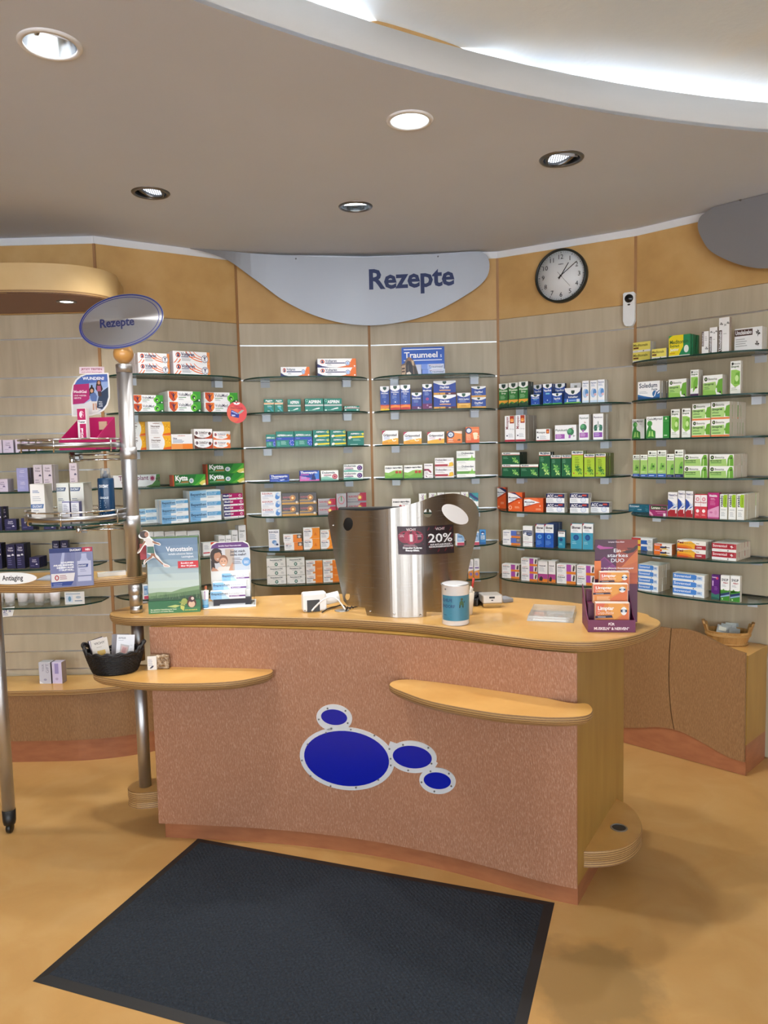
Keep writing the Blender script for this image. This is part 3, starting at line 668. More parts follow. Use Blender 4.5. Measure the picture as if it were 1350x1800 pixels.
# bay C
design('blue_dropper', 94, 258, '#2a4a9c', '#20397c', 'tall blue carton with orange wave foot', [P([(0, 258), (0, 220), (20, 200), (47, 192), (74, 200), (94, 220), (94, 258)], '#eef0f6'), shield(30, 214, 66, 250, '#25493f'), R(0, 0, 94, 22, '#e8c42a'), P([(0, 14), (24, 26), (50, 16), (94, 30), (94, 60), (0, 60)], '#e0823a'), P([(0, 50), (94, 50), (94, 62), (0, 62)], '#c84a3a'), T('Husten', 12, 176, 15, W_, 70, .03), LN(20, 160, 56, 3, 12, '#8fa6dc'), CI(47, 112, 14, '#3f60b4', 20), CI(47, 92, 6, '#dfe8f6'), RING(47, 76, 24, 3, '#5b78c4', 20)])
design('blue_dropper2', 98, 262, '#2a4a9c', '#3a2a5c', 'tall blue carton with red foot', [P([(0, 262), (0, 224), (20, 206), (49, 198), (78, 206), (98, 224), (98, 262)], '#eef0f6'), shield(32, 218, 68, 256, '#25493f'), R(0, 0, 98, 56, '#d84a30'), P([(0, 20), (40, 30), (98, 16), (98, 0), (0, 0)], '#b83030'), P([(0, 40), (50, 54), (98, 42), (98, 30), (0, 26)], '#e88a3a'), T('Husten', 12, 182, 15, W_, 72, .03), T('Sirup', 30, 162, 13, W_, 34, .02), LN(20, 146, 56, 3, 12, '#8fa6dc'), CI(49, 112, 12, '#3f60b4', 20), CI(49, 84, 7, '#dfe8f6'), RING(49, 84, 22, 3, '#5b78c4')])
design('blue_night', 105, 182, '#31479a', '#2a3468', 'blue carton with plum foot', [P([(0, 182), (0, 160), (26, 144), (52, 138), (78, 144), (105, 160), (105, 182)], '#eef0f6'), shield(36, 150, 70, 178, '#25493f'), R(0, 0, 105, 34, '#5a2a66'), T('MediNait', 10, 112, 16, W_, 84, .03), LN(22, 98, 64, 3, 11, '#8fa6dc'), CI(52, 56, 10, '#5a4a9a'), CI(70, 18, 9, '#d8c8dc'), R(62, 8, 96, 14, '#e8d8e8')])
design('blue_night_tall', 99, 262, '#2d4599', '#2a3468', 'tall blue carton with plum foot', [P([(0, 262), (0, 236), (24, 220), (50, 214), (75, 220), (99, 236), (99, 262)], '#eef0f6'), shield(33, 222, 66, 256, '#25493f'), R(0, 0, 99, 58, '#6a2460'), T('MediNait', 8, 186, 16, W_, 84, .03), LN(22, 170, 60, 3, 12, '#8fa6dc'), CI(50, 106, 14, '#c0486a'), CI(50, 106, 8, '#6a3a8a'), CI(50, 40, 10, '#a87ab0'), R(66, 18, 94, 26, '#e8d8e8')])
design('daynight', 225, 145, '#1d3f9a', '#162f74', 'wide blue carton with white dome top', [P([(0, 145), (0, 126), (60, 104), (112, 96), (166, 104), (225, 126), (225, 145)], '#f0f2f6'), shield(92, 108, 130, 140, '#25493f'), R(0, 0, 118, 22, '#d8a048'), R(118, 0, 225, 22, '#5c1f2c'), T('DayNait', 66, 68, 21, W_, 92, .03), P([(60, 42), (172, 40), (172, 50), (60, 52)], '#e8a868'), R(150, 6, 172, 16, '#d8c4b4'), R(58, 5, 66, 18, '#8a5a20'), R(80, 58, 150, 61, '#8fa6dc')])
design('dayblue', 138, 162, '#1f3f96', '#c08a3a', 'blue and yellow carton with white dome', [P([(0, 162), (0, 140), (36, 122), (68, 116), (102, 122), (138, 140), (138, 162)], '#f0f2f6'), shield(50, 120, 86, 156, '#2a5a48'), R(0, 0, 138, 54, '#e0a83a'), R(20, 36, 118, 44, '#f0d080'), T('WICK DayMed', 14, 88, 15, W_, 110, .03), LN(24, 76, 90, 2, 11, '#8fa6dc'), LN(40, 28, 70, 2, 9, '#b07a20')])
design('dayblue_flat', 148, 110, '#1f47a0', '#c08a3a', 'blue carton with orange foot and white dome', [P([(0, 110), (0, 98), (40, 82), (74, 78), (108, 82), (148, 98), (148, 110)], '#f0f2f6'), shield(60, 84, 88, 106, '#25493f'), R(0, 0, 148, 18, '#e0a850'), T('DayMed', 34, 44, 19, W_, 80, .03), LN(40, 32, 80, 2, 9, '#8fb0e4')])
design('cold_yellow', 170, 145, '#eef0f2', '#d8b88a', 'white and yellow carton with cherry corner', [P([(0, 0), (0, 34), (60, 52), (120, 60), (170, 66), (170, 0)], '#e8b03a'), P([(0, 0), (0, 18), (170, 34), (170, 0)], '#e09a2a'), P([(0, 145), (40, 145), (14, 126), (0, 100)], '#b02a50'), T('Grippostad', 12, 88, 24, '#3c3540', 140, .03), LN(18, 78, 80, 3, 11, '#8fa0d0'), RING(126, 56, 23, 8, '#f4f2ea'), R(140, 48, 154, 66, '#e8b03a'), R(14, 24, 60, 30, '#c8741a')])
design('cold_yellow2', 170, 130, '#eef0f2', '#d8b88a', 'white and yellow carton with red dot', [P([(0, 0), (0, 30), (60, 44), (120, 50), (170, 54), (170, 0)], '#e8b03a'), P([(0, 130), (40, 130), (14, 112), (0, 90)], '#c03a50'), T('Grippostad', 14, 80, 22, '#3c3540', 142, .03), LN(18, 70, 80, 3, 10, '#c89ab8'), CI(126, 46, 14, '#e0a08a'), CI(126, 46, 9, '#b03a4a')])
design('orange_ring', 150, 128, '#e88a3e', '#b8622a', 'orange carton with blue ringed disc', [P([(60, 128), (150, 128), (150, 100), (80, 110)], '#f0e0d0'), P([(0, 0), (0, 60), (150, 20), (150, 0)], '#e0702a'), CI(38, 92, 36, '#26406e'), CI(38, 92, 24, '#dde6ee'), CI(38, 92, 14, '#a8bcd4'), T('Wick', 12, 34, 13, W_, 50, .03), LN(12, 22, 70, 2, 9, '#f4d0a8'), P([(100, 34), (124, 44), (140, 34), (130, 26), (104, 28)], '#3a2a2a')])
design('orange_mug', 138, 160, '#e8763a', '#b8622a', 'upright orange carton with steaming mug', [P([(0, 0), (0, 60), (138, 30), (138, 0)], '#e05a24'), CI(32, 124, 32, '#26406e'), CI(32, 124, 21, '#dde6ee'), R(60, 128, 130, 136, '#f0b080'), CI(98, 92, 26, '#f6e8c8', 12), P([(74, 90), (122, 90), (114, 34), (84, 34)], '#f4e2bc'), RING(122, 60, 16, 5, '#f4e2bc'), LN(8, 80, 56, 5, 13, '#f4c8a0')])
design('greenhill', 184, 136, '#f0f2f0', '#dcdcdc', 'white carton with green hill and red dots', [P([(0, 0), (0, 66), (40, 60), (90, 84), (130, 88), (184, 84), (184, 0)], '#8cbf58'), P([(0, 0), (0, 40), (60, 26), (120, 60), (184, 64), (184, 0)], '#6fae3e'), P([(0, 0), (60, 10), (184, 12), (184, 0)], '#4f9034'), T('neo-angin', 8, 106, 18, '#30343c', 164, .04), R(8, 98, 60, 101, GY), CI(122, 66, 15, '#b83a2c'), CI(156, 66, 15, '#b83a2c')])
design('plum_spray', 92, 150, '#f0eef0', '#d8d4d8', 'upright white carton with plum mark', [T('Dobendan', 8, 128, 12, '#5a3a5a', 70, .03), P([(0, 96), (46, 96), (76, 66), (70, 50), (36, 78), (0, 74)], '#8a2248'), LN(10, 60, 40, 3, 11, '#a898a8'), R(44, 34, 84, 38, '#7a4a6a'), P([(12, 24), (24, 8), (34, 12), (18, 28)], '#6a2a4a'), R(50, 8, 80, 13, '#a8a0a8')])
design('red_band', 190, 100, '#f0f0f2', '#d8d8da', 'white carton with red band, yellow lemon', [R(0, 14, 130, 36, '#a83040'), P([(120, 14), (150, 30), (170, 60), (182, 50), (188, 20), (160, 12)], '#e0a82a'), CI(160, 36, 18, '#ecc23a'), T('Dobendan', 8, 72, 18, '#4a3a48', 110, .03), T('Direkt', 122, 72, 13, '#8a7a84', 42), LN(10, 60, 110, 2, 9, '#b4aab0'), R(0, 0, 190, 6, '#d8d0d0')])
design('green_band', 188, 135, '#f2f3f2', '#d8dad8', 'white carton with green band', [R(0, 34, 188, 62, '#5a9a38'), P([(120, 40), (150, 70), (156, 96), (164, 66), (188, 46), (188, 34), (120, 34)], '#7fc04a'), T('Dobendan', 52, 102, 18, '#3c4a58', 120, .03), T('Gola', 10, 102, 14, '#a8b0b4', 40), LN(12, 92, 130, 2, 10, '#b4bab8'), LN(14, 20, 100, 2, 9, '#c0c4c2')])
design('pinkangin', 188, 130, '#f2f2f2', '#dcdcdc', 'white carton with pink hill', [P([(0, 0), (0, 44), (60, 40), (90, 66), (130, 60), (188, 50), (188, 0)], '#d88a98'), T('neo-angin', 10, 96, 18, '#30343c', 164, .04), R(104, 80, 160, 85, GY), CI(84, 62, 12, '#b83a4c'), CI(122, 60, 10, '#b83a4c')])
design('whitename', 76, 220, '#eef0f0', '#d0cfc8', 'upright white carton, sideways plum name', [T('nasic', 50, 90, 30, '#7a4a78', 120, .02, rot=90), R(56, 100, 70, 200, '#c8d8a0'), LN(10, 70, 56, 4, 12, '#b4b8bc')])
design('whitename_wide', 150, 220, '#ece9e2', '#d0cfc8', 'wide white carton with small print', [T('nasic', 16, 190, 16, '#7a4a78', 60, .02), LN(16, 170, 110, 5, 14, '#b4b8bc')])
design('teal_wave', 92, 170, '#2f8f96', '#1d5a66', 'teal and white carton with navy wedge', [P([(0, 170), (0, 150), (60, 110), (92, 100), (92, 120), (40, 150), (20, 170)], '#1d2f6a'), P([(0, 130), (70, 90), (92, 92), (92, 40), (40, 70), (0, 100)], '#eef2f2'), T('Wick', 10, 96, 18, '#2a3a6a', 50, .03)])
design('whiteblue', 92, 140, '#f0f2f6', '#c8d0dc', 'white carton with blue panel and red foot', [R(20, 40, 92, 130, '#8fb8e0'), R(20, 0, 92, 30, '#c8506a'), T('Hylo', 30, 90, 16, '#2a4a8a', 46, .03), LN(30, 76, 50, 3, 10, '#dfe8f4')])
design('skyblue', 66, 145, '#3f8fd0', '#2a6aa8', 'small sky blue carton', [R(0, 0, 66, 22, '#2a6ab0'), CI(33, 116, 20, '#1d4a8c', 14), R(12, 50, 54, 90, '#cfe2f4'), LN(14, 80, 38, 3, 12, '#5a8ac0'), CI(33, 106, 12, W_, 7)])
design('orangefoot', 56, 210, '#eeeef2', '#c8ccd0', 'tall white carton with orange foot', [R(0, 0, 56, 80, '#e08a3a'), P([(0, 80), (56, 96), (56, 70), (0, 60)], '#e8a050'), CI(28, 50, 16, '#8a78b8', 18), R(10, 110, 50, 128, '#8a78b0'), LN(8, 190, 40, 5, 11, '#8f98a8')])
# bay D
design('ivygreen', 90, 225, '#2f7a3a', '#1d2a28', 'tall green carton with orange leaves foot', [P([(0, 225), (0, 186), (22, 172), (45, 168), (68, 172), (90, 186), (90, 225)], '#eef0f0'), shield(26, 178, 66, 218, '#25403a'), R(0, 0, 90, 66, '#4f8a3a'), P([(0, 66), (0, 30), (30, 50), (60, 34), (90, 52), (90, 66)], '#e0a03a'), P([(0, 20), (20, 40), (44, 26), (70, 44), (90, 24), (90, 0), (0, 0)], '#2a4a34'), T('Husten', 6, 148, 17, '#e8f2e0', 78, .03), T('Sirup', 24, 126, 15, '#e8f2e0', 44, .02), LN(14, 104, 60, 3, 12, '#9cc89a')])
design('cobalt', 86, 185, '#2450a8', '#173470', 'cobalt carton with white dome top', [P([(0, 185), (0, 160), (22, 146), (44, 142), (66, 146), (86, 160), (86, 185)], '#eef0f6'), shield(28, 148, 60, 180, '#25403a'), R(0, 0, 86, 12, '#3f9a4a'), T('VapoRub', 8, 118, 18, W_, 72, .03), R(26, 92, 64, 104, '#7ac0d8'), arc(43, 40, 30, 200, 340, 3, '#8fb0e8'), CI(43, 40, 5, '#dfe8f6')])
design('cobalt_wide', 112, 92, '#2450a8', '#173470', 'low cobalt carton with white dome', [P([(0, 92), (0, 80), (30, 68), (56, 66), (82, 68), (112, 80), (112, 92)], '#eef0f6'), shield(44, 68, 70, 90, '#25403a'), R(0, 0, 112, 12, '#4fae5a'), T('VapoRub', 18, 40, 16, W_, 74, .03), LN(40, 26, 50, 1, 8, '#8fb0e8')])
design('whitelid', 104, 110, '#eef0f4', '#c8ccd4', 'white carton behind with small emblem', [shield(40, 78, 66, 98, '#8a9088'), LN(20, 50, 60, 3, 12, '#b8bec8')])
design('cobalt_green', 152, 132, '#22407e', '#16305c', 'wide cobalt carton with green foot, white dome', [P([(0, 132), (10, 100), (40, 78), (76, 72), (112, 78), (142, 100), (152, 132)], '#eef0f4'), shield(62, 78, 94, 110, '#25403a'), R(0, 0, 152, 42, '#2f62b8'), R(0, 0, 152, 12, '#6fba4a'), P([(20, 14), (34, 14), (30, 40), (26, 40)], W_), R(112, 12, 140, 36, '#d8e0ea'), T('Inhalier', 36, 48, 14, W_, 90, .03), R(44, 22, 106, 30, '#8fb4e8')])
design('nosespray', 66, 195, '#eef0f6', '#d8d8d8', 'tall white carton with blue misty picture', [CI(30, 84, 24, '#a8c4e8', 40), CI(44, 92, 16, '#5a90cc', 28), CI(48, 70, 12, '#d8b0b8', 12), T('Aspecton', 6, 168, 12, '#4a6a9a', 54, .03), LN(10, 154, 46, 2, 10, '#8fa4c8'), R(0, 0, 66, 20, '#c8dcf0')])
design('redsyrup', 95, 238, '#eef0f4', '#a89c90', 'tall white carton with red sideways name', [R(0, 0, 95, 20, '#b03040'), T('Monapax', 34, 116, 26, '#8a3a48', 115, .02, rot=90), R(48, 168, 88, 236, '#a83a24'), CI(68, 196, 16, '#e89a4a'), R(56, 180, 80, 190, '#f0c080'), T('Sirup', 46, 112, 11, GY, 40), LN(34, 70, 54, 4, 9, '#b4bac4'), R(16, 50, 28, 62, '#3a3a58')])
design('redsyrup_low', 132, 108, '#eef0f2', '#c0b8b0', 'low white carton with red and flame', [R(0, 0, 132, 8, '#b03040'), T('Monapax', 6, 70, 18, '#4a4448', 84, .02), R(96, 66, 124, 104, '#a83a24'), CI(110, 82, 10, '#e89a4a'), LN(36, 46, 74, 4, 9, '#b4bac4'), R(12, 26, 24, 40, '#3a3a58')])
design('treehead', 200, 134, '#eef0f4', '#d0d0d0', 'white carton with green head and lilac label', [R(6, 16, 92, 56, '#a05ab0'), LN(14, 46, 64, 3, 10, '#dcc4e4'), T('Phytohustil', 6, 82, 18, '#2f5a52', 108, .02), CI(146, 74, 32, '#3a7a58'), CI(138, 82, 18, '#5fa878'), P([(130, 50), (150, 50), (146, 20), (128, 20)], '#a868b8'), *leafy(164, 106, 14, '#c05a6a', '#3a6a50', 4), *leafy(176, 40, 14, '#4a4a5a', '#6a6a7a', 4)])
design('treehead_tall', 98, 226, '#eef0f4', '#c8c4bc', 'tall white carton with green tree and lilac label', [R(8, 22, 88, 66, '#a05ab0'), LN(16, 56, 60, 3, 11, '#dcc4e4'), T('Phytohustil', 8, 188, 14, '#2f5a52', 82, .02), CI(44, 112, 32, '#3a7a58'), CI(36, 122, 18, '#5fa878'), P([(34, 92), (52, 92), (48, 72), (32, 72)], '#a868b8'), *leafy(58, 156, 12, '#c05a6a', '#3a6a50', 4)])
design('lungs', 98, 226, '#eef0f4', '#bdb6ac', 'tall white carton with green lungs', [R(8, 22, 88, 64, '#8a4ab0'), LN(16, 54, 60, 3, 11, '#d0bce4'), T('Phytobronc', 8, 188, 14, '#4a4a6a', 82, .02), P([(12, 126), (38, 134), (40, 80), (14, 76), (8, 100)], '#2f6a5a'), P([(86, 126), (60, 134), (58, 80), (84, 76), (90, 100)], '#3a7a68'), R(46, 108, 52, 160, '#3a6a5a'), *leafy(30, 106, 16, '#5fa888', '#1f4a40', 5), *leafy(70, 106, 16, '#5fa888', '#1f4a40', 5)])
design('ivy_low', 168, 112, '#14583a', '#0e2c20', 'low dark green carton with ivy', [R(0, 90, 168, 112, '#eef0ee'), R(0, 86, 168, 91, '#b84a4a'), T('PROSPAN', 12, 94, 13, '#1d3a5a', 66, .04), *leafy(118, 44, 32, '#8cc46a', '#4f9a4a', 8), *leafy(140, 24, 24, '#c8e08a', '#6fb458', 6), LN(12, 66, 60, 2, 12, '#6aa080')])
design('ivy_tall', 106, 222, '#1a5c3c', '#0e2c20', 'tall dark green carton with ivy', [R(0, 194, 106, 222, '#eef0ee'), R(0, 188, 106, 195, '#b84a4a'), T('PROSPAN', 10, 200, 17, '#1d3a5a', 88, .05), *leafy(54, 90, 44, '#8cc46a', '#4f9a4a', 9), *leafy(70, 40, 36, '#c8e08a', '#5fa858', 8), LN(14, 168, 40, 3, 14, '#6aa080')])
design('ivy_lime', 108, 222, '#a8c838', '#5c6a20', 'tall lime carton with ivy', [R(0, 192, 108, 222, '#eef0ee'), R(0, 186, 108, 193, '#c05a4a'), T('PROSPAN', 10, 200, 17, '#1d3a5a', 90, .05), *leafy(54, 70, 40, '#5f9a3a', '#2f6a2c', 9), *leafy(76, 40, 32, '#3f7a30', '#8cc04a', 8), LN(30, 160, 50, 5, 14, '#6f8a20'), CI(20, 30, 6, '#c04a3a')])
design('flame', 90, 212, '#e05a24', '#a83a14', 'upright orange carton with white and navy sweep', [P([(0, 206), (0, 110), (70, 140), (90, 170), (40, 200)], '#eef0f4'), P([(10, 212), (60, 180), (90, 160), (90, 190), (50, 212)], '#26305e'), P([(0, 96), (90, 150), (90, 166), (0, 112)], '#b83a20'), T('Mucosolvan', 4, 156, 14, '#2a3058', 72, .03), LN(4, 146, 44, 3, 8, '#8a94b0'), CI(14, 20, 8, '#f0b890'), LN(34, 60, 40, 2, 12, '#f6c0a0')])
design('flame_wide', 150, 172, '#e2612a', '#a83a14', 'orange carton with white wedge, navy edge', [P([(0, 170), (0, 70), (110, 124), (150, 116), (60, 168)], '#eef0f4'), P([(14, 172), (90, 150), (140, 116), (148, 124), (70, 172)], '#26305e'), P([(0, 56), (120, 122), (146, 116), (0, 74)], '#b83a20'), T('Mucosolvan', 6, 118, 15, '#2a3058', 96, .03), LN(8, 106, 80, 2, 9, '#8a94b0'), CI(22, 34, 18, '#f0c4a8'), CI(22, 34, 12, '#e2612a'), CI(116, 80, 7, '#f6d0b8'), LN(70, 40, 60, 2, 10, '#f6c0a0')])
design('flame_low', 180, 124, '#e06030', '#a83a14', 'wide orange carton with white wedge', [P([(0, 110), (0, 44), (120, 80), (150, 84), (50, 116)], '#eef0f4'), P([(0, 124), (0, 112), (60, 118), (160, 84), (120, 124)], '#e87a4a'), P([(0, 34), (150, 84), (0, 48)], '#b83a20'), T('Mucosolvan', 6, 82, 16, '#2a3058', 94, .03), LN(20, 70, 60, 2, 9, '#8a94b0'), CI(150, 54, 6, '#f6d0b8'), LN(110, 26, 60, 2, 9, '#f6c0a0')])
design('navytop', 175, 85, '#eef0f4', '#c4bdb2', 'white carton with navy top band', [R(0, 46, 175, 85, '#232c5c'), T('ACC', 10, 52, 24, W_, 62, .04), T('akut', 80, 56, 14, W_, 34, .02), R(116, 62, 156, 76, '#c84a3a'), CI(126, 28, 26, '#dfe4ee', 22), RING(126, 28, 25, 3, '#8aa0d4', 21), LN(10, 34, 80, 4, 8, '#a8b0bc')])
design('bluephoto', 165, 68, '#eeeef0', '#c8c2ba', 'low white carton with blue and orange blocks', [R(76, 20, 165, 68, '#5a74c4'), R(128, 26, 165, 68, '#7a6a66'), R(80, 0, 165, 20, '#e08236'), CI(146, 48, 12, '#a89890'), T('Ambroxol', 6, 46, 11, '#4a5a8a', 56, .03), LN(6, 36, 50, 3, 9, '#b0b6c0')])
design('navywave', 94, 190, '#eef0f0', '#c8c8c8', 'tall white carton with navy label', [P([(4, 150), (90, 150), (90, 104), (60, 98), (4, 116)], '#2a3458'), CI(24, 118, 12, '#dfe6f0'), T('Ambrohexal', 14, 132, 12, '#cfd8ea', 70, .02), R(44, 112, 84, 120, '#8fa0c8'), R(0, 38, 94, 42, '#b87a98'), LN(14, 86, 60, 3, 12, '#c0c4c8'), LN(20, 24, 50, 1, 8, '#b0b0b8')])
design('cough_blue', 86, 215, '#1f58b4', '#163c7c', 'white topped blue cough syrup carton', [R(0, 134, 86, 215, '#eef0f2'), P([(0, 215), (0, 190), (16, 215)], '#b83a4a'), T('Silomat', 10, 172, 20, '#3a3548', 66, .04), LN(14, 158, 56, 2, 9, '#b0b4bc'), CI(42, 98, 19, '#7fb8e4'), CI(42, 98, 13, '#2f78c8'), LN(10, 56, 60, 4, 11, '#6f9cd8')])
design('cough_teal', 108, 230, '#3f9ab8', '#9a9890', 'white topped teal cough syrup carton', [R(0, 146, 108, 230, '#eef0f2'), P([(0, 230), (0, 204), (18, 230)], '#b83a4a'), T('Silomat', 10, 184, 22, '#3a3548', 84, .04), LN(20, 170, 64, 2, 10, '#b0b4bc'), CI(52, 104, 26, '#1f4a8c'), CI(52, 104, 14, '#27609c'), LN(14, 60, 50, 2, 14, '#9cd0dc')])
design('cough_teal_small', 68, 168, '#2f8aa8', '#1d5a74', 'small white topped teal carton', [R(0, 106, 68, 168, '#eef0f2'), T('Silomat', 8, 136, 14, '#3a3548', 48, .03), R(0, 154, 68, 168, '#5a4a4a'), CI(28, 80, 17, '#1f4a7c'), LN(10, 40, 40, 2, 10, '#8cc4d4')])
design('pinkphoto', 162, 72, '#eeeef0', '#b8b0a6', 'low purple-orange carton', [R(84, 20, 124, 72, '#a850a8'), R(124, 20, 162, 72, '#e8e0dc'), P([(136, 24), (150, 24), (156, 60), (146, 70), (138, 50)], '#4a4244'), R(84, 0, 162, 20, '#e0822e'), T('ratiopharm', 12, 58, 8, '#c05a48', 50, .02), T('Ambroxol', 8, 42, 12, '#4a5060', 62, .03), LN(8, 32, 56, 3, 9, '#b0b6c0')])
design('pinkphoto_tall', 90, 200, '#eae8e8', '#b4aca2', 'upright purple-orange carton', [R(0, 0, 90, 78, '#b04a90'), R(0, 0, 90, 30, '#e0822e'), P([(10, 10), (40, 10), (46, 40), (30, 56), (14, 40)], '#3a3234'), T('Hustensaft', 12, 150, 12, '#4a5060', 60, .03), LN(12, 136, 60, 4, 11, '#b0b6c0')])
# bay E
design('yellow_flat', 162, 76, '#e9dc6a', '#c8c2b8', 'pale yellow drops carton', [T('Meditonsin', 6, 44, 19, '#5c5424', 130, .02), R(6, 26, 54, 38, '#6a3a20'), R(0, 0, 162, 16, '#ecebe8'), CI(98, 9, 5, '#3a3a30'), LN(10, 6, 60, 1, 6, '#a8a49a')])
design('yellowgreen', 198, 152, '#ecd823', '#1f7a50', 'yellow and green throat carton', [P([(130, 0), (198, 0), (198, 152), (136, 152), (136, 70), (100, 20), (96, 0)], '#1f8a5a'), P([(0, 130), (0, 152), (40, 152), (12, 140)], '#3a9a5a'), R(0, 0, 198, 12, '#e8ece6'), T('Meditonsin', 10, 92, 27, '#2f5a34', 172, .02), T('Extract', 12, 70, 18, '#4a6a30', 88, .03), T('Junior', 12, 44, 20, '#f4f2ea', 84, .03), R(14, 24, 60, 32, '#d8a81e'), CI(164, 52, 22, '#e8eee8', 26)])
design('brown_small', 68, 162, '#f0f0f0', '#c4c0b8', 'small white carton with brown spine', [R(0, 56, 20, 160, '#4c3028'), T('Umckaloabo', 15, 60, 13, W_, 94, .02, rot=90), *leafy(48, 40, 18, '#8a8a8a', '#5a5a5a', 6), LN(30, 120, 30, 3, 12, '#c0c0c0')])
design('brown_tall', 100, 268, '#f0f0f0', '#a8988a', 'tall white carton with brown spine', [R(4, 6, 30, 172, '#3c2420'), T('Umckaloabo', 24, 14, 20, W_, 150, .03, rot=90), *leafy(24, 220, 18, '#6a6a6a', '#3a3a3a', 6), *leafy(60, 210, 14, '#8a8a8a', '#4a4a4a', 5), *leafy(86, 222, 16, '#5a5a5a', '#2a2a2a', 6), LN(44, 140, 44, 1, 10, '#a8a8a8')])
design('brown_wide', 260, 125, '#f0f0f0', '#c8c4bc', 'wide white carton with brown name bar', [R(2, 84, 170, 118, '#4a302a'), T('Umckaloabo', 10, 92, 21, W_, 152, .03), *leafy(220, 92, 24, '#6a6a6a', '#3a3a3a', 7), *leafy(214, 36, 22, '#5a5a5a', '#2a2a2a', 6), LN(14, 64, 130, 4, 12, '#b8b8b8')])
design('capsule_blue', 205, 135, '#f0f2f4', '#c4bdb0', 'white carton with blue wave and runner mark', [P([(0, 0), (0, 40), (60, 26), (140, 12), (205, 46), (205, 0)], '#2b6aa8'), P([(0, 0), (0, 26), (70, 12), (205, 14), (205, 0)], '#1f4a7c'), T('Soledum', 14, 88, 34, '#3a4a62', 166, .02), T('Forte', 130, 66, 15, '#4a5a72', 52, .03), CI(160, 40, 24, '#2f6aa4'), P([(150, 20), (172, 66), (178, 64), (160, 20)], W_), P([(172, 44), (200, 66), (202, 60), (176, 38)], '#1f4a7c'), LN(14, 56, 100, 2, 10, '#b8bec8')])
design('leaf_carton', 172, 138, '#f0f2f0', '#c8c2b6', 'white and leaf green carton with face', [P([(0, 0), (0, 84), (110, 92), (120, 60), (110, 30), (120, 0)], '#a8d07a'), P([(0, 0), (0, 40), (110, 30), (120, 0)], '#8cc058'), P([(172, 112), (136, 104), (122, 66), (112, 52), (124, 46), (126, 20), (150, 12), (172, 0)], '#6aa83a'), CI(26, 112, 14, '#1f2a20'), CI(26, 112, 6, '#a8c890'), T('Bionorica', 46, 104, 16, '#5a665a', 78, .02), T('Sinupret', 10, 70, 15, '#2f5a2c', 86, .03), LN(12, 54, 60, 2, 11, '#5a8a4a'), CI(152, 18, 7, '#3a2a3a')])
design('leaf_tall', 82, 205, '#f0f2f0', '#c4beb2', 'tall white and leaf green carton', [P([(6, 70), (6, 150), (46, 150), (76, 140), (76, 56), (40, 40)], '#94c860'), P([(30, 60), (44, 130), (76, 136), (76, 60)], '#6fae3e'), R(0, 0, 82, 26, '#e4e8e0'), CI(18, 188, 9, '#1f2a20'), T('Bionorica', 30, 182, 11, '#5a665a', 46, .02), T('Sinupret', 6, 164, 14, '#2f5a2c', 62, .03), LN(10, 34, 56, 2, 10, '#a8b4a0'), CI(52, 96, 14, '#c8e8a0', 20)])
design('purplefoot', 78, 205, '#f0f2f0', '#c4beb2', 'tall leaf green carton with dark purple foot', [R(0, 0, 78, 20, '#4a3058'), P([(6, 60), (6, 150), (70, 150), (70, 60), (40, 70)], '#94c860'), P([(26, 30), (30, 110), (50, 140), (72, 140), (72, 90), (50, 60)], '#6fae3e'), CI(16, 188, 8, '#1f2a20'), T('Bionorica', 28, 182, 11, '#5a665a', 44, .02), T('Sinupret', 8, 164, 14, '#2f5a2c', 60, .03), CI(54, 66, 8, '#4a3a30')])
design('lungman', 118, 148, '#eef0f0', '#2f8a3c', 'white carton with green torso and lungs', [CI(30, 106, 20, '#4a9a4a'), P([(20, 90), (40, 90), (46, 66), (78, 50), (80, 0), (0, 0), (4, 50)], '#3a8a3e'), P([(26, 50), (36, 54), (36, 14), (16, 10)], '#a8d878'), P([(46, 50), (56, 50), (64, 10), (44, 14)], '#a8d878'), P([(28, 118), (46, 112), (48, 96), (38, 96)], '#8cc878'), T('GeloMyrtol', 6, 124, 15, '#5a6068', 92, .02), LN(70, 108, 30, 1, 8, '#b0b4b8')])
design('lungman_green', 190, 165, '#eef0f0', '#2f8a3c', 'wide white and green carton with green torso', [R(140, 0, 190, 165, '#2f8a3c'), R(140, 126, 190, 129, '#6ab868'), CI(30, 112, 22, '#4a9a4a'), P([(20, 94), (40, 94), (46, 70), (78, 54), (80, 0), (0, 0), (4, 54)], '#3a8a3e'), P([(26, 54), (36, 58), (36, 16), (16, 12)], '#a8d878'), P([(46, 54), (56, 54), (64, 12), (44, 16)], '#a8d878'), T('GeloMyrtol', 10, 138, 17, '#5a6068', 122, .02), CI(166, 146, 8, '#cfe8c8'), R(150, 16, 176, 24, '#bfe0b8')])
design('extract', 172, 128, '#f0f2f0', '#cabfae', 'orange-footed green carton', [P([(0, 16), (0, 80), (120, 88), (130, 50), (120, 16)], '#b0d888'), P([(172, 104), (140, 96), (130, 62), (118, 52), (130, 44), (132, 20), (172, 16)], '#6aa83a'), R(0, 0, 172, 14, '#e8824a'), CI(26, 106, 14, '#1f2a20'), CI(26, 106, 6, '#a8c890'), T('Bionorica', 46, 98, 16, '#5a665a', 76, .02), T('Sinupret', 10, 66, 17, '#24502a', 96, .03), T('eXtract', 12, 44, 13, '#3a6a3a', 60, .02), R(12, 24, 90, 30, '#4f8a3c')])
